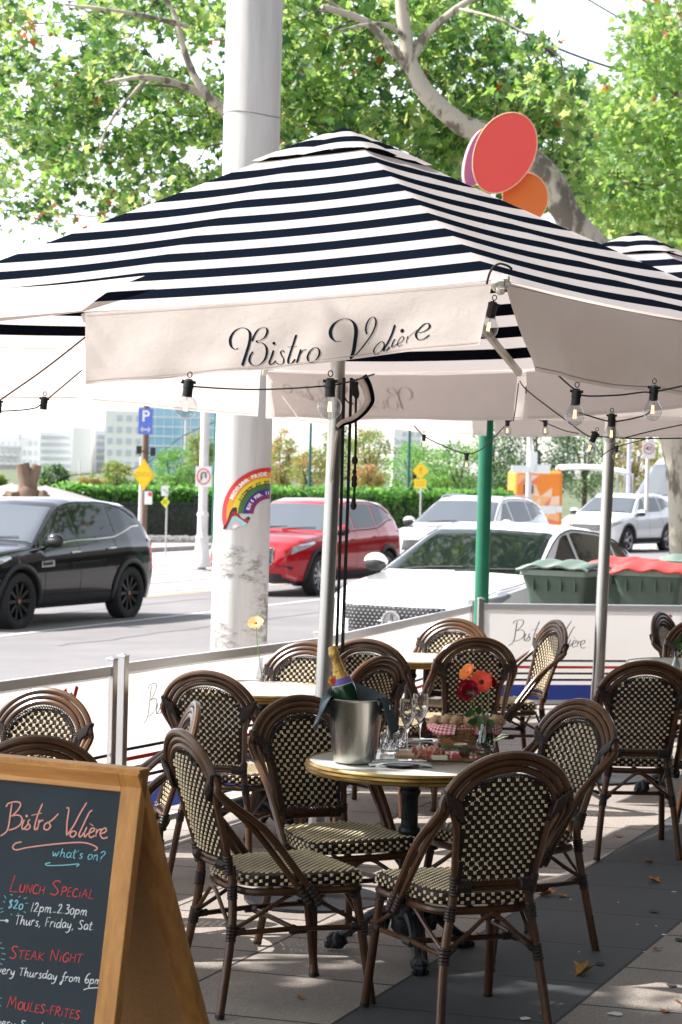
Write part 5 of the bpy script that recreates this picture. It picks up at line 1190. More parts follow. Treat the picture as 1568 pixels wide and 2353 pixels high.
def car(nm, label, pos, ang, spec, paint, rim=M_rims, spokes=10, sc=1., grp='cars on the road', details=(), z=None, trim=M_chrome, skin=None):
    sp = spec; B = Body(sp); q = pq(Vector((pos[0], pos[1], 0)))[1]
    th = R(ang); h = Vector((-sin(th), -cos(th), 0)); rz = atan2(h.y, h.x)
    t = thing(nm, label, 'car' if nm != 'parked_van' else 'van', (pos[0], pos[1], roadz(q) if z is None else z), rz, grp); t.scale = (sc,)*3
    L = sp['L']/2; xs = []; x = -L
    st_ = sorted(set([a for a, _ in sp['top']]+[a for a, _ in sp['wid']]+[L*(-1+2*i/44) for i in range(45)]))
    xs = [x for x in st_ if -L <= x <= L+.01]
    rings = [B.ring(x) for x in xs]; vs = []; n = 22
    for x, r in zip(xs, rings): vs += [Vector((x, y, z_)) for y, z_ in r]+[Vector((x, -y, z_)) for y, z_ in r[-2:0:-1]]
    fs = [tuple(range(n))]
    for i in range(len(xs)-1):
        for k in range(n): fs.append((i*n+k, i*n+(k+1) % n, (i+1)*n+(k+1) % n, (i+1)*n+k))
    fs.append(tuple((len(xs)-1)*n+k for k in range(n))[::-1])
    mb = MB(); mb.add(vs, fs); body = mb.build('body', [paint, M_wellk], t, smooth=35)
    cut = MB()
    for ax_ in (1, -1):
        for sd in (1, -1):
            y0, y1 = (.58, 1.3) if sd > 0 else (-1.3, -.58); ra = sp['wr']+.045; z0 = sp['wr']
            ring_ = [[Vector((ax_*sp['wb']/2+ra*cos(2*pi*k/32), y, z0+ra*sin(2*pi*k/32))) for k in range(32)] for y in (y0, y1)]
            cut.add(ring_[0]+ring_[1], [tuple(range(32)), tuple(range(63, 31, -1))]+[(k, (k+1) % 32, 32+(k+1) % 32, 32+k) for k in range(32)], 1)
    co = cut.build('cut', [paint, M_wellk], None, smooth=0); bm_ = body.modifiers.new('b', 'BOOLEAN'); bm_.operation = 'DIFFERENCE'; bm_.object = co; bm_.solver = 'EXACT'
    co.matrix_world = Matrix.Identity(4); sv_ = (body.parent,); body.parent = None
    bpy.context.view_layer.update(); dg = bpy.context.evaluated_depsgraph_get(); me = bpy.data.meshes.new_from_object(body.evaluated_get(dg)); body.modifiers.clear(); body.data = me; body.parent = t
    me.shade_smooth(); me.set_sharp_from_angle(angle=R(35)); bpy.data.objects.remove(co)
    if skin: skin(body, B)
    def patch(name, cs, mat, off=.004, nu=10, nv=6, par=None, vary=None, obj=True, mbx=None):
        (u0, v0), (u1, v1), (u2, v2), (u3, v3) = cs; m = mbx or MB()
        def f(a, b):
            u = (u0*(1-a)+u1*a)*(1-b)+(u3*(1-a)+u2*a)*b; v = (v0*(1-a)+v1*a)*(1-b)+(v3*(1-a)+v2*a)*b; return B.P(u, v, off)
        m.grid(f, nu, nv)
        if mbx: return
        return m.build(name, mat, par or t, smooth=60, fix=False)
    def sides(name, cs, mat, off=.004, **k):
        out = []
        for sg in (1, -1):
            c_ = [(u, v if sg > 0 else 22-v if v > 0 else v) for u, v in cs]; out.append(patch(name, c_, mat, off, **k))
        return out
    # glass
    patch('windscreen', [(sp['cowl']-.03, 10.0-.75), (sp['cowl']-.03, 22-9.25), (sp['rf']+.03, 22-9.6), (sp['rf']+.03, 9.6)], M_cgl if spec is SEDAN else M_wscr, .004, 20, 10)
    wsf = sp['cowl']; rr = sp['rr']
    if nm != 'parked_van':
        f_ = lambda a: wsf+(sp['rf']-wsf)*a
        sides('side_window', [(f_(.22), 7.15), (-.02*L, 7.15), (.0*L, 8.85), (f_(.97)-.04, 8.85)], M_cgl)
        sides('side_window', [(-.05*L, 7.15), (-.44*L, 7.15), (-.42*L, 8.85), (-.03*L, 8.85)], M_cgl)
        sides('side_window', [(-.465*L, 7.2), (rr-.12 if spec is SUV else -.58*L, 8.0), (rr+.22 if spec is SUV else -.54*L, 8.8), (-.445*L, 8.85)], M_cgl)
        patch('rear_window', [(sp['rr']-.06, 9.7), (sp['rr']-.06, 22-9.7), (sp['bw']+.06, 22-9.5), (sp['bw']+.06, 9.5)], M_cgl, .004, 12, 8)
        for sg in (1, -1):      # bright line round the glass
            m = MB(); pts = [(f_(.18), 7.02), (0, 7.02), (-.44*L, 7.02), (rr-.16 if spec is SUV else -.6*L, 7.95)]
            m.tube([B.P(u, v if sg > 0 else 22-v, .006) for u, v in crv2(pts)], .010, 6); m.build('window_trim', trim, t)
            m = MB(); pts = [(f_(.3), 8.98), (f_(.9), 9.0), (-.2*L, 9.0), (-.5*L, 9.0), (rr-.1 if spec is SUV else -.6*L, 8.5)]
            m.tube([B.P(u, v if sg > 0 else 22-v, .004) for u, v in crv2(pts)], .008, 6); m.build('window_trim', M_trim, t)
    else:
        for sg in (1, -1): patch('side_window', [(1.75, 7.3 if sg > 0 else 14.7), (.75, 7.3 if sg > 0 else 14.7), (.75, 8.3 if sg > 0 else 13.7), (1.35, 8.3 if sg > 0 else 13.7)], M_cgl)
    # seams, sills, cladding
    for sg in (1, -1):
        v_ = lambda v: v if sg > 0 else 22-v
        for u in ((.36*L, -.02*L, -.43*L) if nm != 'parked_van' else (.6*L, .25*L, -.3*L)):
            m = MB(); m.grid(lambda a, b: B.P(u+(b-.5)*.008, v_(2.6+4.4*a), .0018), 14, 1); m.build('door_seam', M_wellk, t, smooth=0, fix=False)
        m = MB(); m.grid(lambda a, b: B.P(sp['wb']/2-sp['wr']-.08-(sp['wb']-2*sp['wr']-.16)*a, v_(1.3+(1.6 if sp['clad'] else .9)*b), .006), 12, 4); m.build('sill', M_trim, t, smooth=60, fix=False)
        for u in (.03*L, -.37*L):
            m = MB(); c = B.P(u, v_(5.35), .02); m.tube([B.P(u+.09, v_(5.35), .004), B.P(u+.07, v_(5.35), .03), B.P(u-.07, v_(5.35), .03), B.P(u-.09, v_(5.35), .004)], .013, 8); m.build('door_handle', trim if trim is M_chrome else paint, t)
        mp = B.P(sp['cowl']-.28, v_(7.0), .0); sy = sg
        m = MB(); m.ball(mp+Vector((.02, .16*sy, .09)), (.07, .13, .085), 16); mir = m.build('mirror', paint, t); m = MB(); m.ball(mp+Vector((.035, .16*sy, .065)), (.065, .125, .075), 14); m.tube([mp+Vector((0, -.01*sy, .0)), mp+Vector((.01, .10*sy, .03))], .028, 8); m.build('mirror_base', M_trim, mir)
        if sp['clad'] and nm != 'parked_van':
            for ax_ in (1, -1):
                m = MB(); ra = sp['wr']+.048
                def f(a, b):
                    an = -.18+(pi+.36)*a; r = ra+.065*b; x = ax_*sp['wb']/2+r*cos(an); zz = sp['wr']+r*sin(an); y = side_y(B, x, zz)+.012; return Vector((x, y*sy, max(zz, .24)))
                m.grid(f, 28, 1); o = m.build('arch_cladding', M_trim, t, smooth=60, fix=False); s_ = o.modifiers.new('s', 'SOLIDIFY'); s_.thickness = .02; s_.offset = 0
    # wheels
    for ax_ in (1, -1):
        for sg in (1, -1):
            y = (interp(sp['wid'], ax_*sp['wb']/2)-.115)*sg; c = Vector((ax_*sp['wb']/2, y, sp['wr'])); Q = Matrix.Rotation(-R(90)*sg, 3, 'X'); r = sp['wr']
            m = MB(); m.lathe([(r*.66, -.10), (r*.8, -.112), (r*.95, -.105), (r, -.08), (r*1.003, 0), (r, .08), (r*.95, .105), (r*.8, .112), (r*.68, .098), (r*.655, .09)], 44, c, 0, Q, cap=False); wh = m.build('tyre', M_tyre, t)
            m = MB(); m.lathe([(r*.66, -.09), (r*.665, .09), (r*.62, .02), (r*.60, .03), (.06, .035), (0, .035)], 36, c, 1, Q); m.lathe([(r*.62, .085), (r*.665, .102), (r*.68, .096), (r*.64, .05)], 36, c, 0, Q, cap=False); m.lathe([(.035, .085), (.045, .08), (.07, .05)], 16, c, 0, Q, cap=False); m.lathe([(0, .088), (.032, .086)], 16, c, 2, Q)
            for k in range(spokes):
                a = 2*pi*k/spokes; d = Vector((cos(a), sin(a), 0)); s2 = Vector((-d.y, d.x, 0)); w0, w1 = .018, .015*10/spokes+.008
                vv = [d*.05+s2*w0, d*.05-s2*w0, d*r*.64-s2*w1, d*r*.64+s2*w1]; vv = [v+Vector((0, 0, .072 if i < 2 else .088)) for i, v in enumerate(vv)]+[v+Vector((0, 0, .045)) for v in vv]
                m.add([c+Q @ v for v in vv], [(0, 1, 2, 3), (4, 7, 6, 5), (0, 4, 5, 1), (1, 5, 6, 2), (2, 6, 7, 3), (3, 7, 4, 0)], 0)
            m.build('rim', [rim, M_wellk, mk('hub_badge', (.35, .12, .06), .4) if paint.name == 'paint_black' else M_chrome], wh, smooth=30)
    # lamps, grille
    Lf = L
    fa = sp['wid'][-3][0]
    sides('headlight', [(Lf-.16, 5.9), (Lf-.62, 6.3), (Lf-.70, 5.75), (Lf-.13, 5.0)] if spec is not VAN else [(Lf-.2, 5.8), (Lf-.5, 6.6), (Lf-.5, 5.6), (Lf-.16, 5.0)], M_lampg, .008, nu=8, nv=5)
    sides('tail_light', [(-Lf+.06, 6.4), (-Lf+.40, 6.3), (-Lf+.36, 5.8), (-Lf+.04, 5.6)], M_tail, .008, nu=8, nv=4)
    for d in details: d(t, B, sp, patch, sides)
    return t
def crv2(pts): return [(p.x, p.y) for p in crv([Vector((a, b, 0)) for a, b in pts], 5)]
def side_y(B, x, z):
    r = B.ring(x)
    for i in range(1, 8):
        if r[i][1] <= z <= r[i+1][1]:
            f = (z-r[i][1])/max(1e-6, r[i+1][1]-r[i][1]); return r[i][0]+(r[i+1][0]-r[i][0])*f
    return r[3][0]
def face_x(sp, y):      # x of the nose at half width y
    ys = sp['wid'][::-1]; 
    for (xa, wa), (xb, wb_) in zip(ys, ys[1:]):
        if wa <= abs(y)+.06 <= wb_: return xa+(xb-xa)*(abs(y)+.06-wa)/(wb_-wa)
    return ys[0][0]
def front_panel(name, mat, y1, z0, z1, o=.012, dots=0, dmat=None, y0=None, trim=None, taper=0.):
    def d(t, B, sp, patch, sides):
        m = MB()
        def f(a, b):
            hw = y1*(1-taper*(1-b)); y = -hw+2*hw*a; z = z0+(z1-z0)*b; return Vector((face_x(sp, y)+o-(max(0, z-.62)*.32)**1., y, z))
        m.grid(f, 18, 6); g = m.build(name, mat, t, smooth=60, fix=False)
        if dots:
            m = MB()
            for i in range(dots):
                for j in range(max(3, int(dots*(z1-z0)/(2*y1)*1.6))):
                    nj = max(3, int(dots*(z1-z0)/(2*y1)*1.6)); a = (i+.5*(j % 2)+.25)/dots; b = (j+.5)/nj
                    if a > .98: continue
                    c = f(a, b); r = y1/dots*.5; m.add([c+Vector((.004, 0, r*.6)), c+Vector((.004, r, 0)), c+Vector((.004, 0, -r*.6)), c+Vector((.004, -r, 0))], [(0, 1, 2, 3)])
            m.build('grille_mesh', dmat, g, smooth=0, fix=False)
        if trim:
            m = MB(); m.tube([f(a, 1) for a in [i/12 for i in range(13)]]+[f(1, .5)]+[f(a, 0) for a in [1-i/12 for i in range(13)]]+[f(0, .5)], .010, 6, closed=True); m.build('grille_trim', trim, g)
    return d
def bonnet_line(t, B, sp, patch, sides):
    for sg in (1, -1):
        m = MB(); c = sp['cowl']; pts = [(c, 9.3), (c+.4, 9.2), (sp['L']/2-.35, 9.3)]
        m.tube([B.P(u, v if sg > 0 else 22-v, .001) for u, v in crv2(pts)], .004, 5); m.build('bonnet_seam', M_wellk, t)
    m = MB()
    for y0, y1 in ((-.55, .05), (.0, .6)): m.tube([B.P(sp['cowl']-.02, 11, .0)+Vector((.02, y0, .0)), B.P(sp['cowl']-.06, 11, 0)+Vector((.0, (y0+y1)/2, .012)), B.P(sp['cowl']-.09, 11, 0)+Vector((0, y1, .008))], .008, 6)
    m.build('wiper', M_trim, t)
def rails(mat):
    def d(t, B, sp, patch, sides):
        for sg in (1, -1):
            m = MB(); pts = [(sp['rf']-.15, 9.35), (sp['rf']-.3, 9.45), (-.8, 9.45), (sp['rr']+.25, 9.45), (sp['rr']+.1, 9.35)]; P_ = [B.P(u, v if sg > 0 else 22-v, .012 if i in (0, 4) else .05) for i, (u, v) in enumerate(pts)]
            m.tube(crv(P_, 4), .016, 8); m.build('roof_rail', mat, t)
    return d
def plate(z=.45, txt='1PM 7KJ'):
    def d(t, B, sp, patch, sides):
        m = MB(); x = sp['L']/2+.03; m.box((x, 0, z), (.012, .36, .12)); m.build('number_plate', mk('plate_white', (.7, .7, .7), .5), t, smooth=0)
    return d
def seen_seam(t, B, sp, patch, sides):
    for sg in (1,):
        m = MB(); m.grid(lambda a, b: B.P(.5*sp['wb']-.45-.30*a, 4.6+.30*b, .006), 6, 2); v = m.build('side_vent', M_chrome, t, smooth=0, fix=False); m = MB(); m.grid(lambda a, b: B.P(.5*sp['wb']-.48-.22*a, 4.67+.16*b, .009), 6, 2); m.build('vent_opening', M_trim, v, smooth=0, fix=False)
BLACK = cpaint('paint_black', (.006, .006, .008)); REDP = cpaint('paint_red', (.42, .008, .014), .15); WHITE = cpaint('paint_white', (.82, .82, .82)); SILV = cpaint('paint_silver', (.62, .61, .62), .35); LIL = cpaint('paint_lilac', (.34, .34, .60))
def locate(px_, py_, Y, lx, ly, ang, sc):
    """origin of a car whose local point (lx, ly) is seen at the pixel"""
    w = P(px_, py_, Y); th = R(ang); h = Vector((-sin(th), -cos(th), 0)); lf = Vector((cos(th)*1., -sin(th), 0)); o = w-h*lx*sc-lf*ly*sc; return (o.x, o.y)
car('black_suv', 'glossy black compact SUV with black wheels, cut by the left edge of the frame', locate(285, 1350, 31.0, -1.34, .83, 25, 1.05), 25, SUV, BLACK, M_rimk, 10, 1.05, details=(bonnet_line, front_panel('grille', M_trim, .5, .5, .8, dots=16, dmat=M_rimk), front_panel('lower_intake', M_trim, .7, .28, .42), seen_seam, plate(.42)))
car('red_suv', 'bright red SUV with dark grey cladding, driving behind the concrete pole', locate(725, 1314, 37.7, 1.34, .83, 26, 1.03), 26, SUV, REDP, M_rims, 10, 1.03, trim=M_trim, details=(bonnet_line, front_panel('grille', M_trim, .46, .56, .82, trim=M_chrome, dots=14, dmat=M_wellk), front_panel('lower_intake', M_trim, .78, .24, .40), plate(.46),
    lambda t, B, sp, patch, sides: sides('fog_recess', [(2.19, 3.6), (2.05, 3.6), (2.07, 3.0), (2.195, 3.05)], M_trim, .014)))
car('silver_suv', 'pale silver SUV behind the white sedan, partly hidden by the green pole', locate(1042, 1190, 44.3, .95, 0, 27, 1.05), 27, SUV, SILV, M_rims, 8, 1.05, details=(bonnet_line, rails(M_rims), front_panel('grille', M_trim, .6, .58, .80, trim=M_chrome), front_panel('lower_intake', M_trim, .6, .28, .42), plate(.45)))
car('white_suv', 'white SUV with honeycomb grille, farthest of the cars behind the bins', locate(1437, 1236, 65.0, 1.34, .83, 32, 1.08), 32, SUV, WHITE, M_rims, 5, 1.08, details=(bonnet_line, rails(M_chrome), front_panel('grille', M_trim, .55, .60, .80, trim=M_chrome, dots=18, dmat=M_rims), front_panel('lower_intake', M_trim, .7, .26, .40), plate(.45)))
def star(t, B, sp, patch, sides):
    x = sp['L']/2+.045; m = MB(); z = .54; r = .092
    m.tube([(x, r*cos(a), z+r*sin(a)) for a in [2*pi*i/28 for i in range(28)]], .010, 6, closed=True)
    for k in range(3):
        a = pi/2+2*pi*k/3; m.add([(x+.002, .014*cos(a+pi/2), z+.014*sin(a+pi/2)), (x+.002, r*cos(a), z+r*sin(a)), (x+.002, .014*cos(a-pi/2), z+.014*sin(a-pi/2)), (x+.012, 0, z)], [(0, 1, 3), (1, 2, 3)])
    m.lathe([(0, .0), (r*.98, .0)], 24, (x-.008, 0, z), 0, Matrix.Rotation(R(90), 3, 'Y')); m.build('star_emblem', M_chrome, t)
    m = MB(); 
    for sg in (1, -1): m.tube([(x-.02, sg*.11, z), (x-.05, sg*.40, z-.0)], .012, 6)
    m.build('grille_bar', M_chrome, t)
    m = MB(); a = B.P(1.62, 11, .003); m.lathe([(0, .002), (.022, 0)], 12, a); m.build('bonnet_badge', M_chrome, t)
    m = MB(); addtext(m, '1PM 7', .085, lambda x_, y_: B.P(.86+y_*.55, 10.2+.0-x_*.9 if False else 12.25-x_*1.1, .006)); m.build('windscreen_label', M_lampg, t, smooth=0, fix=False)
MERC = car('white_sedan', 'white sedan parked nose towards the barrier, trees mirrored in its dark windscreen', locate(1050, 1308, 21.9, 1.05, 0, 29, 1.04), 29, SEDAN, WHITE, M_rims, 10, 1.04, z=-.16, details=(bonnet_line, front_panel('grille', M_trim, .52, .40, .68, dots=22, dmat=M_chrome, trim=M_chrome), front_panel('lower_intake', M_trim, .75, .18, .30), star))
car('parked_van', 'high lilac delivery van behind the farthest white SUV, at the right edge', locate(1512, 1140, 80, 2.0, 0, 27, 1.15), 27, VAN, LIL, M_rims, 6, 1.15, details=(bonnet_line, front_panel('grille', M_trim, .6, .55, .95, dots=0)))
# ---------------------------------------------------------------- wheelie bins
M_bin = mk('bin_green', (.075, .115, .09), .5, col2=(.06, .09, .07), scale=5); M_lidr = mk('bin_lid_red', (.55, .05, .045), .5, col2=(.45, .04, .035), scale=4); M_lidg = mk('bin_lid_grey', (.13, .18, .15), .45); M_rimb = mk('bin_rim', (.20, .25, .21), .5)
def wbin(px_, Y, rz, label, lid, tilt=0.):
    p = P(px_, 1380, Y); x, y = p.x, p.y; t = thing('wheelie_bin', label, 'wheelie bin', (x, y, gz(x)), rz, 'wheelie bins behind the back barrier')
    mb = MB(); n = 40; rings = []
    def rr(w, d, z, k=.05):
        pts = []
        for cx, cy, a0 in ((w/2-k, d/2-k, 0), (-w/2+k, d/2-k, 90), (-w/2+k, -d/2+k, 180), (w/2-k, -d/2+k, 270)):
            for i in range(5): a = R(a0+22.5*i); pts.append(Vector((cx+k*cos(a), cy+k*sin(a), z)))
        return pts
    prof = [(.40, .46, .03), (.41, .48, .10), (.47, .56, .55), (.50, .60, .80), (.52, .62, .86), (.56, .68, .93), (.56, .68, .955)]
    R_ = [rr(a, b, z) for a, b, z in prof]; vs = [v for r in R_ for v in r]; m_ = len(R_[0])
    mb.add(vs, [tuple(range(m_))[::-1]]+[(i*m_+k, i*m_+(k+1) % m_, (i+1)*m_+(k+1) % m_, (i+1)*m_+k) for i in range(len(R_)-1) for k in range(m_)]+[tuple((len(R_)-1)*m_+k for k in range(m_))]); mb.build('bin_body', M_bin, t, smooth=35)
    mb = MB(); A = rr(.60, .72, .955); B_ = rr(.60, .72, 1.0); vs = A+B_; mb.add(vs, [(k, (k+1) % m_, m_+(k+1) % m_, m_+k) for k in range(m_)]+[tuple(range(m_))[::-1], tuple(m_+k for k in range(m_))]); mb.build('rim', M_rimb, t, smooth=35)
    mb = MB()
    for s_ in (-.18, -.06, .06, .18): mb = MB(); mb.box((s_, -.322, .88), (.02, .045, .10)); mb.build('front_rib', M_bin, t, smooth=0)
    mb = MB(); Q = Matrix.Rotation(tilt, 3, 'X'); hp = Vector((0, .33, 1.005))
    def f(a, b):
        u, v = a*2-1, b; return hp+Q @ Vector((.31*u, -.72*v, .035*(1-u**4)+.03*sin(pi*v)+.012*sin(u*9)*(v > .1)+.005))
    mb.grid(f, 16, 10); mb.tube([f(a/16, 1)+Vector((0, 0, -.01)) for a in range(17)], .014, 6); o = mb.build('lid', lid, t, smooth=50); s2 = o.modifiers.new('s', 'SOLIDIFY'); s2.thickness = .012
    for sg in (-1, 1): mb = MB(); mb.lathe([(0, -.02), (.09, -.02), (.1, 0), (.09, .02), (0, .02)], 20, (sg*.25, .26, .10), 0, Matrix.Rotation(R(90), 3, 'Y')); mb.build('wheel', M_tyre, t)
    mb = MB(); mb.tube([(-.22, .40, .98), (.22, .40, .98)], .016, 8); mb.build('handle', M_bin, t)
    return t
wbin(1300, 18.3, R(-24), 'wheelie bin with grey-green lid, nearest to the white sedan', M_lidg)
wbin(1435, 19.3, R(-18), 'wheelie bin with faded red lid, behind the second umbrella pole', M_lidr, R(4))
wbin(1500, 18.2, R(-16), 'large-looking wheelie bin with red lid at the right, directly behind the barrier', M_lidr, R(2))
wbin(1590, 20.0, R(-10), 'wheelie bin with grey lid cut by the right edge of the frame', M_lidg, R(8))
# ---------------------------------------------------------------- concrete pole with the rainbow sticker
def concrete():
    m = mk('pole_concrete', (.62, .60, .585), .85, col2=(.48, .455, .435), scale=3.5, bump=.12, bscale=30, stretch=(2.2, 2.2, .22), thr=(.35, .6), detail=7)
    n = m.node_tree.nodes; l = m.node_tree.links; b = n['Principled BSDF']; src = b.inputs['Base Color'].links[0].from_socket
    tc = n.new('ShaderNodeTexCoord'); nz = n.new('ShaderNodeTexNoise'); nz.inputs['Scale'].default_value = 13; nz.inputs['Detail'].default_value = 9; nz.inputs['Roughness'].default_value = .75
    mp = n.new('ShaderNodeMapping'); mp.inputs['Scale'].default_value = (1, 1, 2.2); l.new(tc.outputs['Object'], mp.inputs[0]); l.new(mp.outputs[0], nz.inputs['Vector'])
    n2 = n.new('ShaderNodeTexNoise'); n2.inputs['Scale'].default_value = 3.1; l.new(tc.outputs['Object'], n2.inputs[0])
    sx = n.new('ShaderNodeSeparateXYZ'); l.new(tc.outputs['Object'], sx.inputs[0])
    mr = n.new('ShaderNodeMapRange'); mr.inputs[1].default_value = 2.2; mr.inputs[2].default_value = 1.2; l.new(sx.outputs[2], mr.inputs[0])
    mu = n.new('ShaderNodeMath'); mu.operation = 'MULTIPLY'; l.new(nz.outputs[0], mu.inputs[0]); l.new(n2.outputs[0], mu.inputs[1])
    m3 = n.new('ShaderNodeMath'); m3.operation = 'MULTIPLY'; l.new(mu.outputs[0], m3.inputs[0]); l.new(mr.outputs[0], m3.inputs[1])
    r = n.new('ShaderNodeValToRGB'); e = r.color_ramp.elements; e[0].position = .25; e[1].position = .33; e[0].color = (0, 0, 0, 1); e[1].color = (1, 1, 1, 1); l.new(m3.outputs[0], r.inputs[0])
    x = n.new('ShaderNodeMix'); x.data_type = 'RGBA'; l.new(r.outputs[0], x.inputs[0]); l.new(src, x.inputs[6]); x.inputs[7].default_value = (.24, .225, .20, 1); l.new(x.outputs[2], b.inputs['Base Color']); return m
cpY = 15.2; cb = P(549, 1480, cpY); ctop = P(586, 0, cpY); s0 = FP/cpY; rb = 65/s0
cpole = thing('concrete_pole', 'thick pale concrete pole rising past the canopy, dark stains on its lower half', 'pole', (cb.x, cb.y, 0))
mb = MB(); pts = []; rr_ = []
for i in range(60):
    z = -.3+i*.12; k = (z-cb.z)/(ctop.z-cb.z); pts.append((0+.000*k, 0, z)); rr_.append(rb*1.0*(1-.004*k)*(1+.004*noise.noise(Vector((0, 0, z*3)))))
mb.tube(pts, rr_, 56); mb.build('shaft', concrete(), cpole, smooth=80)
mb = MB(); zz = P(560, 268, cpY).z
mb.tube([(rb*1.006*cos(a), rb*1.006*sin(a), zz+.015*sin(a*2)) for a in [2*pi*i/60 for i in range(60)]], .003, 5, closed=True); mb.build('joint', mk('joint_stain', (.25, .22, .2), .9), cpole)
# sticker: arcs wrapped round the cylinder, drawn in a flat frame seen by the camera
def ccyl(px_, py_, off=.003):
    X = (640+px_/7.127)/1.3163; Y_ = (1380+py_/7.127)/1.3163; d = ray(X, Y_); o = CC-Vector((cb.x, cb.y, 0)); r = rb+off
    a = d.x*d.x+d.y*d.y; b = 2*(o.x*d.x+o.y*d.y); c = o.x*o.x+o.y*o.y-r*r; D = b*b-4*a*c
    if D < 0: D = 0
    return o+d*((-b-sqrt(D))/(2*a))
stk = [mk('sticker_red', (.62, .03, .035), .45), mk('sticker_orange', (.80, .26, .02), .45), mk('sticker_yellow', (.80, .62, .04), .45), mk('sticker_green', (.06, .16, .05), .45), mk('sticker_indigo', (.06, .03, .22), .45), mk('sticker_plum', (.22, .03, .16), .45), mk('sticker_black', (.03, .02, .02), .5), mk('sticker_maroon', (.30, .02, .03), .5), mk('sticker_aqua', (.35, .66, .66), .5), mk('sticker_pink', (.75, .45, .52), .5), mk('sticker_white', (.8, .8, .8), .5)]
CX, CY = 1250, 1250
def arc(mb, r0, r1, a0, a1, m, off=.002):
    mb.grid(lambda u, v: ccyl(CX-(r0+(r1-r0)*v)*cos(a0+(a1-a0)*u)*1.0, CY-(r0+(r1-r0)*v)*sin(a0+(a1-a0)*u)*.98, off), 40, 2, m)
mb = MB(); A0, A1_ = R(-2), R(92)
for (r0, r1, m) in ((925, 1025, 0), (800, 925, 1), (680, 800, 2), (560, 680, 3), (445, 560, 4), (340, 445, 5)): arc(mb, r0, r1, A0+(r0 < 700)*.06, A1_, m)
# chevron end
def quad(ps, m, off): mb.add([ccyl(x, y, off) for x, y in ps], [tuple(range(len(ps)))], m)
arc(mb, 925, 1028, R(-18), A0, 0); arc(mb, 800, 925, R(-14), A0, 1)
for ps, m, o in (([(240, 1570), (420, 1160), (470, 1100), (530, 1100), (840, 1330), (810, 1390), (530, 1200), (470, 1200), (300, 1565)], 6, .0035), ([(262, 1578), (440, 1230), (480, 1190), (530, 1200), (812, 1388), (780, 1455), (540, 1290), (490, 1285), (330, 1560)], 7, .004),
                 ([(330, 1560), (450, 1310), (490, 1285), (535, 1290), (770, 1455), (700, 1510), (520, 1530)], 8, .0045), ([(400, 1560), (460, 1420), (520, 1380), (660, 1480), (600, 1520), (470, 1550)], 9, .005), ([(440, 1555), (480, 1480), (540, 1470), (590, 1510), (500, 1560)], 10, .0055)): quad(ps, m, o)
stq = mb.build('rainbow_sticker', stk, cpole, smooth=60, fix=False)
def arctext(txt, r, a_start, a_end, size, m, bold):
    n = len(txt)
    for i, chh in enumerate(txt):
        a = a_start+(a_end-a_start)*i/(n-1)
        if chh == ' ' or CX-r*cos(a) > 1262: continue
        def f(x, y):
            # letter frame: radial out = up, along arc clockwise = right
            rr2 = r+y; ang = a+x/r; return ccyl(CX-rr2*cos(ang), CY-rr2*sin(ang)*.98, .0062)
        addtext(lt, chh, size, f, m, bold)
lt = MB()
arctext('MIDSUMMA PRIDE MARCH', 885, R(25), R(112), 120, 1, 5.); arctext('FITZROY ST ST KILDA', 695, R(27), R(118), 98, 0, 3.); arctext('SUN 5 FEB, 11 AM', 470, R(14), R(106), 95, 1, 4.5)
lt.build('sticker_lettering', [mk('letter_black', (.02, .02, .02), .6), mk('letter_white', (.82, .8, .82), .6)], stq, smooth=0, fix=False)
# ---------------------------------------------------------------- poles and signs across the road
M_wpole = mk('white_pole_paint', (.66, .63, .62), .6, col2=(.55, .53, .52), scale=3); M_wood2 = mk('timber_pole', (.20, .12, .08), .9, col2=(.13, .085, .06), scale=4, stretch=(6, 6, .5)); M_galv = mk('galvanised', (.48, .48, .48), .5, .6)
YEL = mk('sign_yellow', (.82, .56, .02), .5); YG = mk('sign_lime', (.72, .78, .03), .5); SB = mk('sign_blue', (.10, .16, .55), .5); SW = mk('sign_white', (.75, .75, .74), .5); SR = mk('sign_red', (.62, .05, .06), .5); SK = mk('sign_black', (.03, .03, .03), .5); SO = mk('sign_ochre', (.62, .36, .03), .6)
def at(px_, py_, Y): return P(px_, py_, Y)
def spole(nm, label, x1, y1, x0, y0, Y, wpx, mat, grp=None, cat='pole'):
    """pole whose top is seen at (x1,y1) and foot at (x0,y0) at distance Y"""
    a = P(x0, y0, Y); b = P(x1, y1, Y); r = wpx/2*Y/FP; t = thing(nm, label, cat, (a.x, Y, 0), 0, grp); mb = MB(); mb.tube([(0, 0, a.z-.25), ((b.x-a.x)*.0, 0, b.z)], [r, r*.94], 20); mb.build('shaft', mat, t, smooth=70); return t, a, b, r
def plate_(t, org, x, y, Y, wpx, hpx, mat, shape='rect', nm='sign_plate'):
    c = P(x, y, Y-.03)-org; k = Y/FP; w, h = wpx*k/2, hpx*k/2; mb = MB()
    if shape == 'rect': poly = [(-w, -h), (w, -h), (w, h), (-w, h)]
    elif shape == 'diamond': poly = [(0, -h), (w, 0), (0, h), (-w, 0)]
    else: poly = [(w*cos(2*pi*i/28), h*sin(2*pi*i/28)) for i in range(28)]
    mb.prism([c+Vector((a, 0, b)) for a, b in poly], (0, .02, 0)); o = mb.build(nm, mat, t, smooth=0); return o, c, k
def T_(o, txt, c, size, mat, dx=0, dz=0, bold=0., nm='lettering'):
    mb = MB(); addtext(mb, txt, size, lambda x, y: c+Vector((x+dx, -.004, y+dz)), 0, bold); return mb.build(nm, mat, o, smooth=0, fix=False)
def line_(mb, c, pts, w, m=0, y=-.004):
    ribbon(mb, pts, w, lambda a, b: c+Vector((a, y, b)), m, sm=5)
t, a, b, r = spole('tram_wire_pole', 'tall white round pole left of the concrete pole, carrying the no U-turn sign', 480, 700, 464, 1292, 48, 21, M_wpole); O = Vector((a.x, 48, 0))
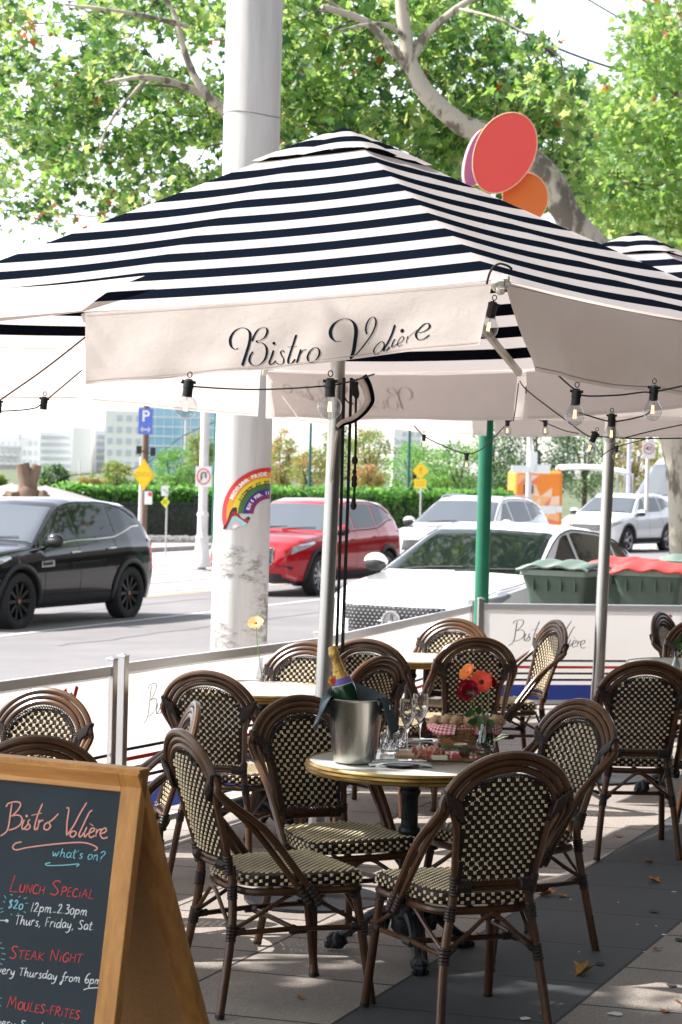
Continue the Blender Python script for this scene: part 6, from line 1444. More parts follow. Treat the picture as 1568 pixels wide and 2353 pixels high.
mb = MB(); z0 = a.z; mb.lathe([(r*2.6, z0-.1), (r*2.5, z0+.03), (r*1.7, z0+.15), (r*1.35, z0+.5), (r*1.5, z0+.55), (r*1.15, z0+.62), (r*1.15, z0+1.0), (r*1.35, z0+1.05), (r*1.05, z0+1.12)], 24); mb.build('moulded_base', M_wpole, t)
o, c, k = plate_(t, O, 468, 1095, 47.8, 37, 47, SW)
mb = MB(); R0_ = 14.5*k; mb.tube([c+Vector((R0_*cos(q), -.006, R0_*1.2*sin(q))) for q in [2*pi*i/28 for i in range(28)]], 1.3*k, 5, 0, closed=True); line_(mb, c, [(-10*k, -12*k), (10*k, 12*k)], 1.1*k, 0, -.012); line_(mb, c, [(-5*k, -9*k), (-5*k, 4*k), (-2*k, 8.5*k), (3*k, 8.5*k), (5.5*k, 4*k), (5.5*k, -4*k)], 1.5*k, 1, -.008)
mb.build('u_turn_symbol', [SR, SK], o, smooth=0, fix=False)
spole('green_lamp_post', 'slim bright green post just left of the concrete pole', 494, 700, 489, 1240, 52, 6, M_gpole, 'slim green posts across the road')
t, a, b, r = spole('timber_power_pole', 'brown timber pole with blue parking sign and black boxes', 337, 850, 329, 1272, 53, 15, M_wood2); O = Vector((a.x, 53, 0))
o, c, k = plate_(t, O, 335, 968, 52.7, 33, 60, SB); T_(o, 'P', c, 36*k, SW, 0, 11*k, .6*k)
mb = MB(); line_(mb, c, [(-11*k, -19*k), (11*k, -19*k)], 2*k)
for s_ in (-1, 1): mb.add([c+Vector((s_*13*k, -.004, -19*k)), c+Vector((s_*6*k, -.004, -13*k)), c+Vector((s_*6*k, -.004, -25*k))], [(0, 1, 2)])
mb.build('arrow', SW, o, smooth=0, fix=False)
mb = MB()
for x_, y_ in ((320, 1034), (352, 1038)): cc_ = P(x_, y_, 52.8)-O; mb.box(cc_, (.12, .14, .2)); mb.tube([cc_, Vector((0, 0, cc_.z-.05))], .015, 6)
mb.tube(crv([P(322, 1045, 52.8)-O, P(326, 1080, 52.7)-O, P(333, 1100, 52.7)-O], 4), .012, 5); mb.build('loudspeaker_box', M_black, t, smooth=0)
t, a, b, r = spole('school_sign', 'yellow diamond school warning sign on a pale pole before the timber pole', 332, 1050, 320, 1268, 50, 8, M_wpole, cat='road sign'); O = Vector((a.x, 50, 0))
o, c, k = plate_(t, O, 331, 1091, 49.8, 49, 74, YEL, 'diamond'); T_(o, 'SCHOOL', c, 14*k, SO, 0, 0, .1*k)
mb = MB(); mb.tube([c+Vector((x_*k, -.003, z_*k)) for x_, z_ in ((0, -33), (21.5, 0), (0, 33), (-21.5, 0))], .5*k, 4, closed=True); mb.build('border', SO, o)
o, c, k = plate_(t, O, 341, 1144, 49.8, 18, 30, SW); mb = MB(); mb.add([c+Vector((x_*k, -.004, z_*k)) for x_, z_ in ((0, 4), (8, 4), (8, 13), (0, 13))], [(0, 1, 2, 3)]); mb.build('red_panel', SR, o, smooth=0, fix=False)
t, a, b, r = spole('small_warning_sign', 'small lime diamond sign with white plate above on a thin grey post by the hedge', 379, 1115, 381, 1272, 54, 4, M_galv, cat='road sign'); O = Vector((a.x, 54, 0))
o, c, k = plate_(t, O, 379, 1128, 53.9, 16, 24, SW); mb = MB(); line_(mb, c, [(-4*k, 4*k), (3*k, -1*k), (5*k, -8*k)], .7*k); mb.build('marking', SK, o, smooth=0, fix=False)
o, c, k = plate_(t, O, 380, 1154, 53.9, 21, 26, YG, 'diamond'); mb = MB(); [line_(mb, c, [(x_*k, -5*k), (x_*k, 3*k), ((x_+1)*k, 6*k)], .8*k) for x_ in (-3, 2)]; mb.build('marking', SK, o, smooth=0, fix=False)
for x_, yt, yb_, Y in ((711, 960, 1126, 70), (938, 960, 1132, 72)): spole('green_lamp_post', 'slim dark green post above the hedge, '+('left' if x_ < 800 else 'right')+' of the two right of the concrete pole', x_+2, 700, x_, yb_, Y, 7, mk('dark_green_post', (.02, .10, .10), .5), 'slim green posts across the road')
t, a, b, r = spole('pedestrian_sign', 'yellow diamond walking figure sign above a yellow plate, behind the silver SUV', 966, 1060, 966, 1190, 60, 4, M_galv, cat='road sign'); O = Vector((a.x, 60, 0))
o, c, k = plate_(t, O, 967, 1082, 59.8, 38, 40, YEL, 'diamond'); mb = MB(); mb.ball(c+Vector((0, -.01, 9*k)), 1.8*k, 8); line_(mb, c, [(0, 7*k), (0, -2*k)], 1.6*k); line_(mb, c, [(0, -1*k), (-3*k, -9*k)], 1.*k); line_(mb, c, [(0, -1*k), (4*k, -9*k)], 1.*k); line_(mb, c, [(-4*k, 0), (0, 5*k), (4*k, 1*k)], .8*k); mb.build('walking_figure', SO, o, smooth=0, fix=False)
o, c, k = plate_(t, O, 966, 1111, 59.8, 28, 21, YEL); mb = MB(); [mb.add([c+Vector((x_*k, -.004, z_*k)) for x_, z_ in ((-10, zz_), (10, zz_), (10, zz_+2), (-10, zz_+2))], [(0, 1, 2, 3)]) for zz_ in (-5, 2)]; mb.build('marking', SO, o, smooth=0, fix=False)
t, a, b, r = spole('street_pole', 'pale street pole behind the orange panel, with small white signal boxes', 1220, 800, 1214, 1160, 74, 13, M_wpole); O = Vector((a.x, 74, 0))
mb = MB(); mb.box(P(1226, 1062, 73.8)-O, (.25, .2, .7)); mb.box(P(1196, 1078, 73.8)-O, (.6, .15, .25)); mb.box(P(1245, 1078, 73.8)-O, (.55, .2, .3)); mb.build('signal_box', SW, t, smooth=0)
spole('grey_post', 'grey lamp post right of the second umbrella pole, far behind', 1448, 800, 1444, 1120, 85, 10, M_galv)
t, a, b, r = spole('speed_sign', 'white 40 speed limit sign on a pale post beside the lilac van', 1492, 980, 1486, 1150, 58, 9, M_wpole, cat='road sign'); O = Vector((a.x, 58, 0))
o, c, k = plate_(t, O, 1491, 1034, 57.8, 29, 40, SW); T_(o, '40', c, 15*k, SK, 0, 3*k, .15*k); mb = MB(); mb.tube([c+Vector((11.5*k*cos(q), -.006, 3*k+11.5*k*sin(q))) for q in [2*pi*i/28 for i in range(28)]], 1.1*k, 5, closed=True); mb.build('red_ring', SR, o)
spole('distant_utility_pole', 'thin grey utility pole in front of the blue glass tower', 427, 965, 424, 1150, 120, 7, M_galv)
spole('distant_utility_pole', 'faint pale pole far left behind the cut tree stump', 183, 1060, 182, 1140, 110, 4, M_wpole)
# ---------------------------------------------------------------- orange kiosk with shelter roof
KY = 76.; kb = P(1236, 1195, KY); t = thing('orange_kiosk', 'orange vehicle end with faceted pattern, behind the silver and the white SUV', 'kiosk', (kb.x, KY, 0)); K0 = Vector((kb.x, KY, 0))
KO = [mk('kiosk_orange', (.80, .24, .03), .5), mk('kiosk_light_orange', (.82, .42, .18), .5), mk('kiosk_salmon', (.72, .20, .12), .5), mk('kiosk_pale', (.82, .58, .42), .5)]
w = 1.68/2; zt = P(1236, 1082, KY).z; zb_ = -.45
mb = MB(); mb.box((0, 1.6, (zt+zb_)/2), (2*w, 3.2, zt-zb_)); o = mb.build('body', KO[0], t, smooth=0); bv = o.modifiers.new('b', 'BEVEL'); bv.width = .12; bv.segments = 4
mb = MB(); rnd = random.Random(3); gx = [-w+.1+(2*w-.2)*i/4 for i in range(5)]; gzz = [zb_+.3+(zt-zb_-.45)*i/5 for i in range(6)]
pt = {(i, j): (gx[i]+(rnd.uniform(-.12, .12) if 0 < i < 4 else 0), gzz[j]+(rnd.uniform(-.12, .12) if 0 < j < 5 else 0)) for i in range(5) for j in range(6)}
for i in range(4):
    for j in range(5):
        q = [pt[(i, j)], pt[(i+1, j)], pt[(i+1, j+1)], pt[(i, j+1)]]
        for tri in ((0, 1, 2), (0, 2, 3)): mb.add([(q[k][0], -.004, q[k][1]) for k in tri], [(0, 1, 2)], rnd.choice((0, 0, 1, 2, 3, 0, 2)))
pn = mb.build('faceted_pattern', KO, o, smooth=0, fix=False)
mb = MB(); mb.box((-.35, -.02, zt-.65), (.34, .02, .28)); o2 = mb.build('dark_sign', SK, t, smooth=0); T_(o2, 'BOOK', Vector((-.35, -.035, zt-.60)), .11, KO[1]); T_(o2, 'NOW', Vector((-.35, -.035, zt-.72)), .11, KO[1])
mb = MB(); mb.box((.25, -.02, zt-1.35), (.75, .02, .28)); mb.box((.72, -.02, zt-1.32), (.22, .02, .22)); mb.build('white_sticker', SW, t, smooth=0)
sh = thing('shelter_roof', 'thin white shelter roof on posts to the right of the orange kiosk', 'shelter', P(1375, 1090, KY)); S0 = sh.location.copy()
a = P(1290, 1076, KY)-S0; b = P(1452, 1088, KY)-S0; mb = MB(); mb.grid(lambda u, v: a.lerp(b, u)+Vector((0, 2*v, .12*sin(pi*v)+.1*sin(pi*u))), 16, 4); o = mb.build('roof_sheet', SW, sh, smooth=60, fix=False); s_ = o.modifiers.new('s', 'SOLIDIFY'); s_.thickness = .08
for x_ in (1420, 1436, 1455): q = P(x_, 1088, KY)-S0; mb = MB(); mb.tube([q, Vector((q.x, q.y, -S0.z-.45))], .04, 8); mb.build('post', M_galv, sh)
# ---------------------------------------------------------------- buildings far behind
HB = [mk('render_white', (.74, .73, .72), .9), mk('render_grey', (.68, .68, .69), .9), mk('render_cream', (.66, .64, .60), .9)]; HG = mk('hazed_window_grey', (.45, .50, .55), .3, coat=.3); HGB = mk('curtain_glass', (.20, .42, .58), .08, coat=.6, spec=.8); HD = mk('recess', (.16, .17, .19), .8)  # window grey kept pale: distance haze is put into its colour
def building(label, x0, x1, ytop, Y, mat, kind='grid', fl=20, col=None, off=0, blocks=(), name='apartment_block'):
    a = P(x0, ytop, Y); b = P(x1, ytop, Y); W_ = b.x-a.x; H_ = a.z+10; k = Y/FP; t = thing(name, label, 'building', (a.x, Y, -10)); D_ = max(W_*.5, 12)
    mb = MB(); mb.box((W_/2, D_/2, H_/2), (W_, D_, H_)); mb.build('wall', mat, t, smooth=0)
    flh = fl*k; n = int(H_/flh)
    if kind == 'glass':
        mb = MB(); mb.box((W_/2, -.15, H_/2), (W_*.96, .3, H_*.97)); g = mb.build('curtain_wall', HGB, t, smooth=0)
        mb = MB(); [mb.box((W_/2, -.4, H_-i*flh), (W_*.97, .3, flh*.13)) for i in range(n)]; [mb.box((W_*i/9, -.38, H_/2), (.15*k*10, .2, H_)) for i in range(1, 9)]; mb.build('mullions', HB[1], g, smooth=0)
    elif kind == 'bands':
        for i in range(n-1): mb = MB(); mb.box((W_/2, -.1, H_-flh*(i+.75)), (W_*.9, .4, flh*.42)); mb.build('window_band', HG, t, smooth=0)
    else:
        nc = col or 4
        for i in range(min(n-1, 14)):
            for j in range(nc):
                if (i*7+j*3+off) % 11 == 0: continue
                mb = MB(); x = W_*(j+.5)/nc; z = H_-flh*(i+.62); mb.box((x, -.05, z), (W_/nc*.5, .3, flh*.5)); w_ = mb.build('window', HG, t, smooth=0)
                if kind == 'balcony': mb = MB(); mb.box((x, -.9, z-flh*.34), (W_/nc*.8, 1.6, flh*.10)); mb.box((x, -1.65, z-flh*.2), (W_/nc*.8, .1, flh*.26)); mb.build('balcony', HB[0], t, smooth=0)
    for (bx0, bx1, by) in blocks:
        c_ = P(bx0, by, Y); d_ = P(bx1, by, Y); mb = MB(); mb.box(((c_.x+d_.x)/2-a.x, D_/2, (c_.z+10)/2), (d_.x-c_.x, D_*.7, c_.z+10)); mb.build('roof_block', mat, t, smooth=0)
    return t
building('low apartment block with balconies at the far left edge', -30, 58, 1008, 620, HB[1], 'balcony', 20, 6, blocks=((12, 20, 996), (35, 40, 995)))
building('narrow grey apartment block with window columns, second from the left', 50, 92, 1004, 600, HB[1], 'grid', 22, 3)
building('wide white slab block with long window bands, left of the tall white tower', 92, 168, 992, 590, HB[0], 'bands', 16, blocks=((118, 150, 985),))
building('white stair tower joined to the banded slab block', 168, 212, 982, 585, HB[0], 'grid', 200, 1)
building('grey banded office wing just left of the tall white tower', 212, 246, 990, 600, HB[1], 'bands', 16, blocks=((215, 240, 980),))
building('tall white apartment tower left of the parking sign', 243, 330, 943, 580, HB[0], 'grid', 26.5, 4)
building('blue glass office tower behind the parking sign', 318, 500, 935, 640, HB[1], 'glass', 22)
building('white low building seen between trees behind the mirrored lettering', 905, 970, 985, 300, HB[0], 'grid', 18, 4)
# white parasols and cut stump at far left
t = thing('white_parasol', 'wide white parasol roof at far left behind the black SUV', 'umbrella', P(28, 1140, 58)); mb = MB(); mb.lathe([(2.0, -.25), (1.9, -.2), (1.2, .02), (.5, .22), (.06, .32), (0, .36)], 8); mb.build('canopy', M_cream, t, smooth=0); mb = MB(); mb.tube([(0, 0, .3), (0, 0, -2.)], .03, 8); mb.build('pole', M_galv, t)
t = thing('white_parasol', 'second white parasol behind the cut tree stump', 'umbrella', P(105, 1142, 60)); mb = MB(); mb.lathe([(1.9, -.2), (1.2, .02), (.5, .2), (.06, .3), (0, .33)], 8); mb.build('canopy', M_cream, t, smooth=0); mb = MB(); mb.tube([(0, 0, .3), (0, 0, -2.)], .03, 8); mb.build('pole', M_galv, t)
M_bark = mk('stump_bark', (.13, .085, .06), .95, col2=(.20, .14, .10), scale=5, bump=.8, bscale=9, stretch=(1, 1, .3)); o_ = P(60, 1150, 55)
t = thing('tree_stump', 'cut-back dead tree stump with two forked limbs, left of the hedge', 'tree stump', (o_.x, o_.y, -.5)); mb = MB()
base = [Vector((0, 0, -.2)), Vector((0, 0, o_.z+.5))]
mb.tube([base[0], base[1], P(70, 1120, 55)-t.location], [.4, .35, .25], 12); mb.tube([base[1], P(62, 1110, 55)-t.location, P(52, 1066, 55)-t.location], [.25, .2, .17], 10); mb.tube([base[1]+Vector((.1, 0, 0)), P(73, 1110, 55)-t.location, P(86, 1068, 55)-t.location], [.2, .15, .13], 10)
for i in range(10): mb.ball(base[1]+Vector((random.uniform(-.5, .5), random.uniform(-.2, .2), random.uniform(-.4, .2))), random.uniform(.12, .25), 8, jit=.8)
mb.build('trunk', M_bark, t)
# ---------------------------------------------------------------- foliage
def leafmat(name, a, b, tr=(.25, .45, .05), k=.4):
    m = mk(name, a, .45, col2=b, scale=1.3, spec=.4, detail=3); n = m.node_tree.nodes; l = m.node_tree.links; p = n['Principled BSDF']; o = n['Material Output']; t = n.new('ShaderNodeBsdfTranslucent'); t.inputs[0].default_value = (*tr, 1); x = n.new('ShaderNodeMixShader'); x.inputs[0].default_value = k; l.new(p.outputs[0], x.inputs[1]); l.new(t.outputs[0], x.inputs[2]); l.new(x.outputs[0], o.inputs[0]); return m
LM = [leafmat('leaf_mid', (.085, .185, .05), (.055, .14, .035), (.38, .60, .12), .45), leafmat('leaf_dark', (.028, .085, .028), (.018, .06, .02), (.13, .31, .055), .3), leafmat('leaf_lime', (.18, .28, .09), (.13, .22, .06), (.60, .72, .22), .5), leafmat('leaf_rust', (.38, .11, .03), (.28, .09, .03), (.6, .18, .04), .4)]
M_plane = mk('plane_bark', (.42, .37, .30), .85, col2=(.13, .11, .085), scale=5, detail=3, bump=.2, bscale=12, stretch=(1, 1, .5), thr=(.42, .52)); M_twig = mk('twig', (.06, .045, .035), .9)
SH = []
for i, (a, r) in enumerate(((-90, .35), (-50, .95), (-25, .50), (0, .95), (45, .55), (90, 1.15), (135, .55), (180, .95), (205, .50), (230, .95))): SH.append((r*cos(R(a)), r*sin(R(a))))
def addleaf(mb, p, r, m, rnd, simple=False):
    n = Vector((rnd.gauss(0, 1), rnd.gauss(-.5, 1), rnd.gauss(.8, .8))).normalized(); x = n.orthogonal().normalized(); x = Matrix.Rotation(rnd.uniform(0, 6.28), 3, n) @ x; y = n.cross(x)
    if simple: q = [p-x*r, p-y*r*.6, p+x*r, p+y*r*.7]; mb.add(q, [(0, 1, 2, 3)], m); return
    vs = [p+x*a*r+y*b*r+n*(.18*r*(abs(a)-.3)) for a, b in SH]; mb.add(vs+[p], [(i, (i+1) % 10, 10) for i in range(10)], m)
def inpoly(x, y, poly):
    c = False; j = len(poly)-1
    for i in range(len(poly)):
        (xi, yi), (xj, yj) = poly[i], poly[j]
        if (yi > y) != (yj > y) and x < (xj-xi)*(y-yi)/(yj-yi)+xi: c = not c
        j = i
    return c
def plane_tree(label, base, limbs, regions, seed, mats=LM):
    """limbs: pixel paths with distance and radius; regions: (polygon, distances, clusters, leaves per cluster, leaf radius, cluster radius)"""
    rnd = random.Random(seed); t = thing('plane_tree', label, 'tree', base, 0, 'plane trees over the footpath'); B0_ = Vector(base); mb = MB(); nodes = []; used_ = {}
    tr = MB()
    for li, (path, r0, r1) in enumerate(limbs):
        pts = crv([(Vector(p) if len(p) == 3 and p[2] == 'w' else P(*p)) if not isinstance(p, Vector) else p for p in path], 6); N = len(pts)
        tr.tube([p-B0_ for p in pts], [r0+(r1-r0)*i/(N-1)+.012*noise.noise(Vector((i*.7, li, 1))) for i in range(N)], 12); nodes += pts
    tr.build('trunk', M_plane, t, smooth=80)
    tw = MB(); cr_ = MB()
    for (poly, Ya, Yb, nc, nl, lr, cr0, hole) in regions:
        xs = [p[0] for p in poly]; ys = [p[1] for p in poly]; k = 0
        while k < nc:
            x, y = rnd.uniform(min(xs), max(xs)), rnd.uniform(min(ys), max(ys))
            if not inpoly(x, y, poly): continue
            if noise.noise(Vector((x/75., y/60., seed*3.3))) < hole: 
                if rnd.random() < .93: k += .15; continue
            k += 1; Y = rnd.uniform(Ya, Yb); c = P(x, y, Y); nd = min(nodes, key=lambda q: (q-c).length) if nodes else c; d = (nd-c)
            key_ = tuple(nd) if nodes else 0; used_[key_] = used_.get(key_, 0)+1
            if d.length < 1.5 and used_[key_] < 3 and rnd.random() < .6:
                md = c.lerp(nd, .5)+Vector((rnd.uniform(-.1, .1), 0, rnd.uniform(.02, .2))); tw.tube([c-B0_, md-B0_, nd-B0_], [.004, .009, .018], 4)
            elif rnd.random() < .6: tw.tube([c-B0_, c-B0_+Vector((rnd.uniform(-.15, .15), rnd.uniform(-.2, .2), rnd.uniform(-.05, .12))), c-B0_+Vector((rnd.uniform(-.3, .3), rnd.uniform(-.3, .3), rnd.uniform(.0, .28)))], [.003, .005, .007], 4)
            mm = rnd.choices((0, 1, 2), (5, 4, 3))[0]; rust = rnd.random() < .008
            for _ in range(int(nl*rnd.uniform(.6, 1.4))):
                p = c+Vector((rnd.gauss(0, cr0), rnd.gauss(0, cr0), rnd.gauss(0, cr0*.7))); m = 3 if rust or rnd.random() < .006 else (mm if rnd.random() < .6 else rnd.choice((0, 1, 2, 0)))
                addleaf(cr_, p-B0_, lr*rnd.uniform(.6, 1.2), m, rnd)
    cr_.add(tw.v, tw.f, len(mats)); cr_.build('crown', list(mats)+[M_twig], t, smooth=0, fix=False)
    return t
bA = P(556, 1500, 24.4); bA.z = -.3
plane_tree('plane tree left of and behind the concrete pole, thin drooping twigs with rust leaves', bA,
    [([bA, P(560, 1000, 24.4), P(575, 600, 24.4), P(585, 330, 24.4)], .16, .11), ([P(582, 380, 24.4), P(515, 255, 24.4), P(440, 205, 24.4), P(340, 178, 23.6), P(240, 190, 23.6)], .07, .016), ([P(500, 245, 24.4), P(455, 190, 24.4), P(425, 120, 24.4), P(395, 20, 24.4), P(330, -60, 24.4)], .055, .02), ([P(585, 340, 24.4), P(600, 150, 24.4), P(560, -60, 24.4)], .12, .06), ([P(430, 60, 24.4), P(300, 30, 23.6), P(150, 10, 23.6)], .03, .015), ([P(340, 178, 23.6), P(260, 270, 23.6), P(230, 340, 23.6)], .02, .01)],
    [([(-60, -40), (540, -40), (540, 380), (480, 440), (300, 470), (150, 400), (-60, 330)], 24.6, 29, 520, 15, .072, .17, .06), ([(-60, 300), (250, 380), (520, 400), (500, 440), (330, 480), (260, 520), (210, 470), (120, 480), (90, 560), (60, 520), (-60, 520)], 24, 27, 120, 14, .060, .14, .08), ([(630, -40), (760, -40), (740, 300), (640, 400)], 24.8, 28, 90, 16, .066, .18, -.1)], 5)
bB = P(1592, 1310, 24.0); bB.z = -.15
plane_tree('plane tree with thick bent limb passing behind the petal decoration, mottled trunk at right edge', bB,
    [([bB, P(1580, 1150, 24), P(1556, 1000, 24), P(1480, 760, 24), P(1390, 600, 24), P(1310, 505, 24), P(1255, 400, 24), P(1150, 320, 24), P(1065, 288, 24), P(985, 220, 24), P(945, 150, 24), P(932, 90, 24)], .23, .075), ([P(938, 120, 24), P(925, 30, 24), P(915, -60, 24)], .08, .06), ([P(950, 165, 24), P(900, 110, 24), P(840, 50, 24), P(740, 15, 23.6)], .07, .03), ([P(945, 140, 24), P(980, 80, 24), P(1050, 20, 24), P(1130, -30, 24)], .06, .03), ([P(940, 95, 24), P(880, 55, 23.6), P(780, 70, 23)], .035, .012), ([P(1050, 20, 24), P(1150, 45, 23.6), P(1240, 100, 23.4)], .02, .01), ([P(1568, 1080, 24), P(1620, 900, 24.4), P(1640, 600, 25)], .16, .1)],
    [([(645, -40), (1130, -40), (1150, 50), (1210, 130), (1290, 210), (1320, 330), (1330, 480), (1180, 450), (1060, 430), (880, 330), (740, 310), (640, 380)], 24.4, 29, 700, 16, .080, .18, .0), ([(1165, 90), (1260, 70), (1275, 130), (1310, 200), (1300, 260), (1200, 230)], 23, 25, 30, 15, .08, .13, -.05)], 9)
bC = P(1750, 1300, 33); bC.z = -.2
plane_tree('sunlit plane tree at the upper right, lighter leaves, trunk outside the frame', bC,
    [([bC, P(1740, 900, 33), P(1700, 500, 33), P(1620, 250, 33), P(1570, 0, 33)], .25, .12), ([P(1700, 500, 33), P(1560, 430, 33), P(1420, 420, 32)], .09, .03), ([P(1640, 300, 33), P(1540, 200, 32.5), P(1480, 120, 32)], .07, .02)],
    [([(1345, 230), (1400, 190), (1450, 170), (1455, 60), (1500, 20), (1540, -40), (1640, -40), (1640, 600), (1450, 560), (1330, 520), (1320, 380)], 31, 38, 680, 19, .082, .22, -.06)], 13, [LM[0], LM[0], LM[2], LM[3]])
def bush_tree(label, x, y, wpx, hpx, Y, mats, seed, nc=60, nl=28, lr=None, trunk=True, name='leafy_tree', zb=-.55):
    """round or irregular crown centred at the pixel, with its own stem down to the ground"""
    rnd = random.Random(seed); k = Y/FP; c = P(x, y, Y); w, h = wpx*k/2, hpx*k/2; t = thing(name, label, 'tree', (c.x, Y, zb)); o = Vector((c.x, Y, zb)); lr = lr or 2.6*k; mb = MB()
    for i in range(nc):
        d = Vector((rnd.gauss(0, 1), rnd.gauss(0, 1), rnd.gauss(0, 1))).normalized()*rnd.uniform(.35, 1)**.5; q = c-o+Vector((d.x*w, d.y*w, d.z*h)); q.x += w*.12*noise.noise(q*.7); m = rnd.choices(range(len(mats)), [5, 3, 2][:len(mats)])[0]; cr0 = min(w, h)*.16
        for _ in range(nl): p = q+Vector((rnd.gauss(0, cr0), rnd.gauss(0, cr0), rnd.gauss(0, cr0*.8))); addleaf(mb, p, lr*rnd.uniform(.7, 1.4), m if rnd.random() < .7 else rnd.randrange(len(mats)), rnd, True)
    mb.build('crown', mats, t, smooth=0, fix=False)
    mb = MB(); H_ = (c-o).z; mb.tube([(0, 0, 0), (.02*w, 0, H_*.5), (0, 0, H_)], [.06*w+.05, .05*w+.04, .02*w+.02], 8)
    for q in range(4): mb.tube([(0, 0, H_*.6), (rnd.uniform(-.5, .5)*w, rnd.uniform(-.4, .4)*w, H_+h*.4)], [.03*w+.03, .02], 6)
    mb.build('trunk', M_twig, t); return t
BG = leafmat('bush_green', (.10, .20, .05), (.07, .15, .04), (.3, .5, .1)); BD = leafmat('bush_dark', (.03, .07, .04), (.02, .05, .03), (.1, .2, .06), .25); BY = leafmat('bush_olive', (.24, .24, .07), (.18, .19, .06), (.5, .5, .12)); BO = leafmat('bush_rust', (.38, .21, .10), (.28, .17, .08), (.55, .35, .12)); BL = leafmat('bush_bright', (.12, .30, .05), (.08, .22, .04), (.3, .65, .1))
for a in (('round dark green tree behind the stump, before the white slab block', 125, 1098, 78, 62, 110, [BG, BD], 1), ('rust-tinged bush between round tree and school sign', 205, 1118, 80, 50, 90, [BO, BY, BG], 2), ('olive bush left of the school sign', 270, 1098, 70, 80, 95, [BY, BG], 3),
    ('bright feathery green tree between timber pole and no U-turn sign', 400, 1088, 110, 125, 88, [BG, BL], 4), ('olive tree crown against the blue tower, left of the white pole', 460, 1045, 70, 120, 100, [BY, BG], 5), ('small green tree far left edge', -5, 1110, 50, 40, 120, [BG, BY], 6),
    ('tall gum tree with yellowish crown immediately right of the concrete pole', 650, 1060, 80, 150, 84, [BY, BO, BG], 7), ('yellow-green rounded gum tree behind the left green post', 715, 1085, 100, 110, 80, [BY, BO, BG], 8), ('grey-green tree behind the umbrella pole cords', 775, 1050, 90, 150, 88, [BG, BD], 9),
    ('broad green tree with tan top, right of the cords', 850, 1050, 110, 160, 86, [BG, BY, BO], 10), ('rust-coloured shrub above the hedge, right of the cords', 845, 1100, 80, 56, 78, [BO, BY], 11), ('bright green bushy tree behind the right green post', 955, 1080, 130, 120, 84, [BL, BG], 12), ('second bright green tree, left of the green street pole', 1050, 1075, 130, 130, 92, [BL, BG, BD], 13),
    ('tall dark tree behind the green street pole', 1135, 1030, 110, 190, 98, [BD, BG], 14), ('dark dense evergreen above the orange kiosk', 1240, 1035, 170, 210, 104, [BD], 15), ('dark dense evergreen behind the white shelter roof', 1345, 1045, 150, 210, 108, [BD, BG], 16), ('brownish tree between second pole and speed sign', 1455, 1060, 110, 150, 112, [BY, BO, BD], 17), ('dull green tree behind the lilac van', 1540, 1060, 100, 150, 116, [BY, BG], 18),
    ('far pale green tree between gum trees', 600, 1080, 70, 110, 105, [BG, BY], 19), ('low tree behind the bright green trees, in the gap', 1000, 1120, 90, 60, 78, [BG, BL], 20), ('dark low tree left of the orange kiosk', 1165, 1120, 70, 80, 82, [BD, BG], 21), ('distant green tree at the left below the towers', 330, 1120, 60, 60, 98, [BG], 22)): bush_tree(*a, nc=int(50+a[3]*a[4]/260), nl=36)
# ---------------------------------------------------------------- clipped hedge with iron fence
def hedge(label, x0, x1, Y0, Y1, ytop, seed, nclus=2600):
    rnd = random.Random(seed); a = P(x0, ytop, Y0); b = P(x1, ytop, Y1); t = thing('clipped_hedge', label, 'hedge', (a.x, a.y, -.56)); o = Vector((a.x, a.y, -.56)); d = b-a; d.z = 0; L_ = d.length; e = d.normalized(); n = Vector((e.y, -e.x, 0)); H_ = (a.z+b.z)/2+.56; mb = MB()
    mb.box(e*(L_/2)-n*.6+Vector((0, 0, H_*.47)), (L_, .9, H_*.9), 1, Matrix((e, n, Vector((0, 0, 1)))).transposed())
    for i in range(nclus*6):
        u = rnd.random()*L_; r = rnd.random()
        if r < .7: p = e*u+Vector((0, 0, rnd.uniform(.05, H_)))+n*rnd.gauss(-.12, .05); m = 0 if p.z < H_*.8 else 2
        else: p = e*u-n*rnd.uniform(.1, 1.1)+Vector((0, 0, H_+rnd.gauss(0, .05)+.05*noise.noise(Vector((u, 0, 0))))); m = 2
        addleaf(mb, p, rnd.uniform(.05, .09), m if rnd.random() < .8 else 1, rnd, True)
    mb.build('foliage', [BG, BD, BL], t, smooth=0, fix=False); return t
hl = G(200, 1250, -.5); hr = G(620, 1247, -.5)
hedge('clipped green hedge behind the iron fence, left of the concrete pole', 150, 625, 61, 64, 1128, 31); hedge('clipped hedge right of the umbrella pole, behind the red and silver SUVs', 620, 1190, 64, 74, 1130, 32, 2200)
fa = P(200, 1160, 60.3); fb = P(625, 1160, 63.3); t = thing('iron_fence', 'black picket fence in front of the left hedge', 'fence', (fa.x, fa.y, -.5)); mb = MB(); o = t.location
for k in range(150): p = fa.lerp(fb, k/149)-o; p.z = 0; mb.tube([p, p+Vector((0, 0, 1.28))], .010, 4)
d1 = fb-fa; d1.z = 0
for z_ in (1.2, .15): mb.tube([Vector((0, 0, z_)), d1+Vector((0, 0, z_))], .018, 4)
mb.build('pickets', M_black, t, smooth=0, fix=False)
for k in range(8): mb = MB(); p = fa.lerp(fb, k/7)-o; p.z = .75; mb.box(p, (.05, .05, 1.5)); mb.build('fence_post', M_black, t, smooth=0)
mb = MB(); rnd = random.Random(4)
for k in range(900): q = fa.lerp(fb, rnd.uniform(.3, 1)); mb.ball(Vector((q.x, q.y-.25+rnd.uniform(-.15, .15), -.30+rnd.uniform(0, .14))), .035, 4)
tag(mb.build('white_flowers', mk('flower_white', (.75, .7, .66), .8), smooth=0, fix=False), 'low strip of small white flowers along the foot of the iron fence', 'flowers', kind='stuff')
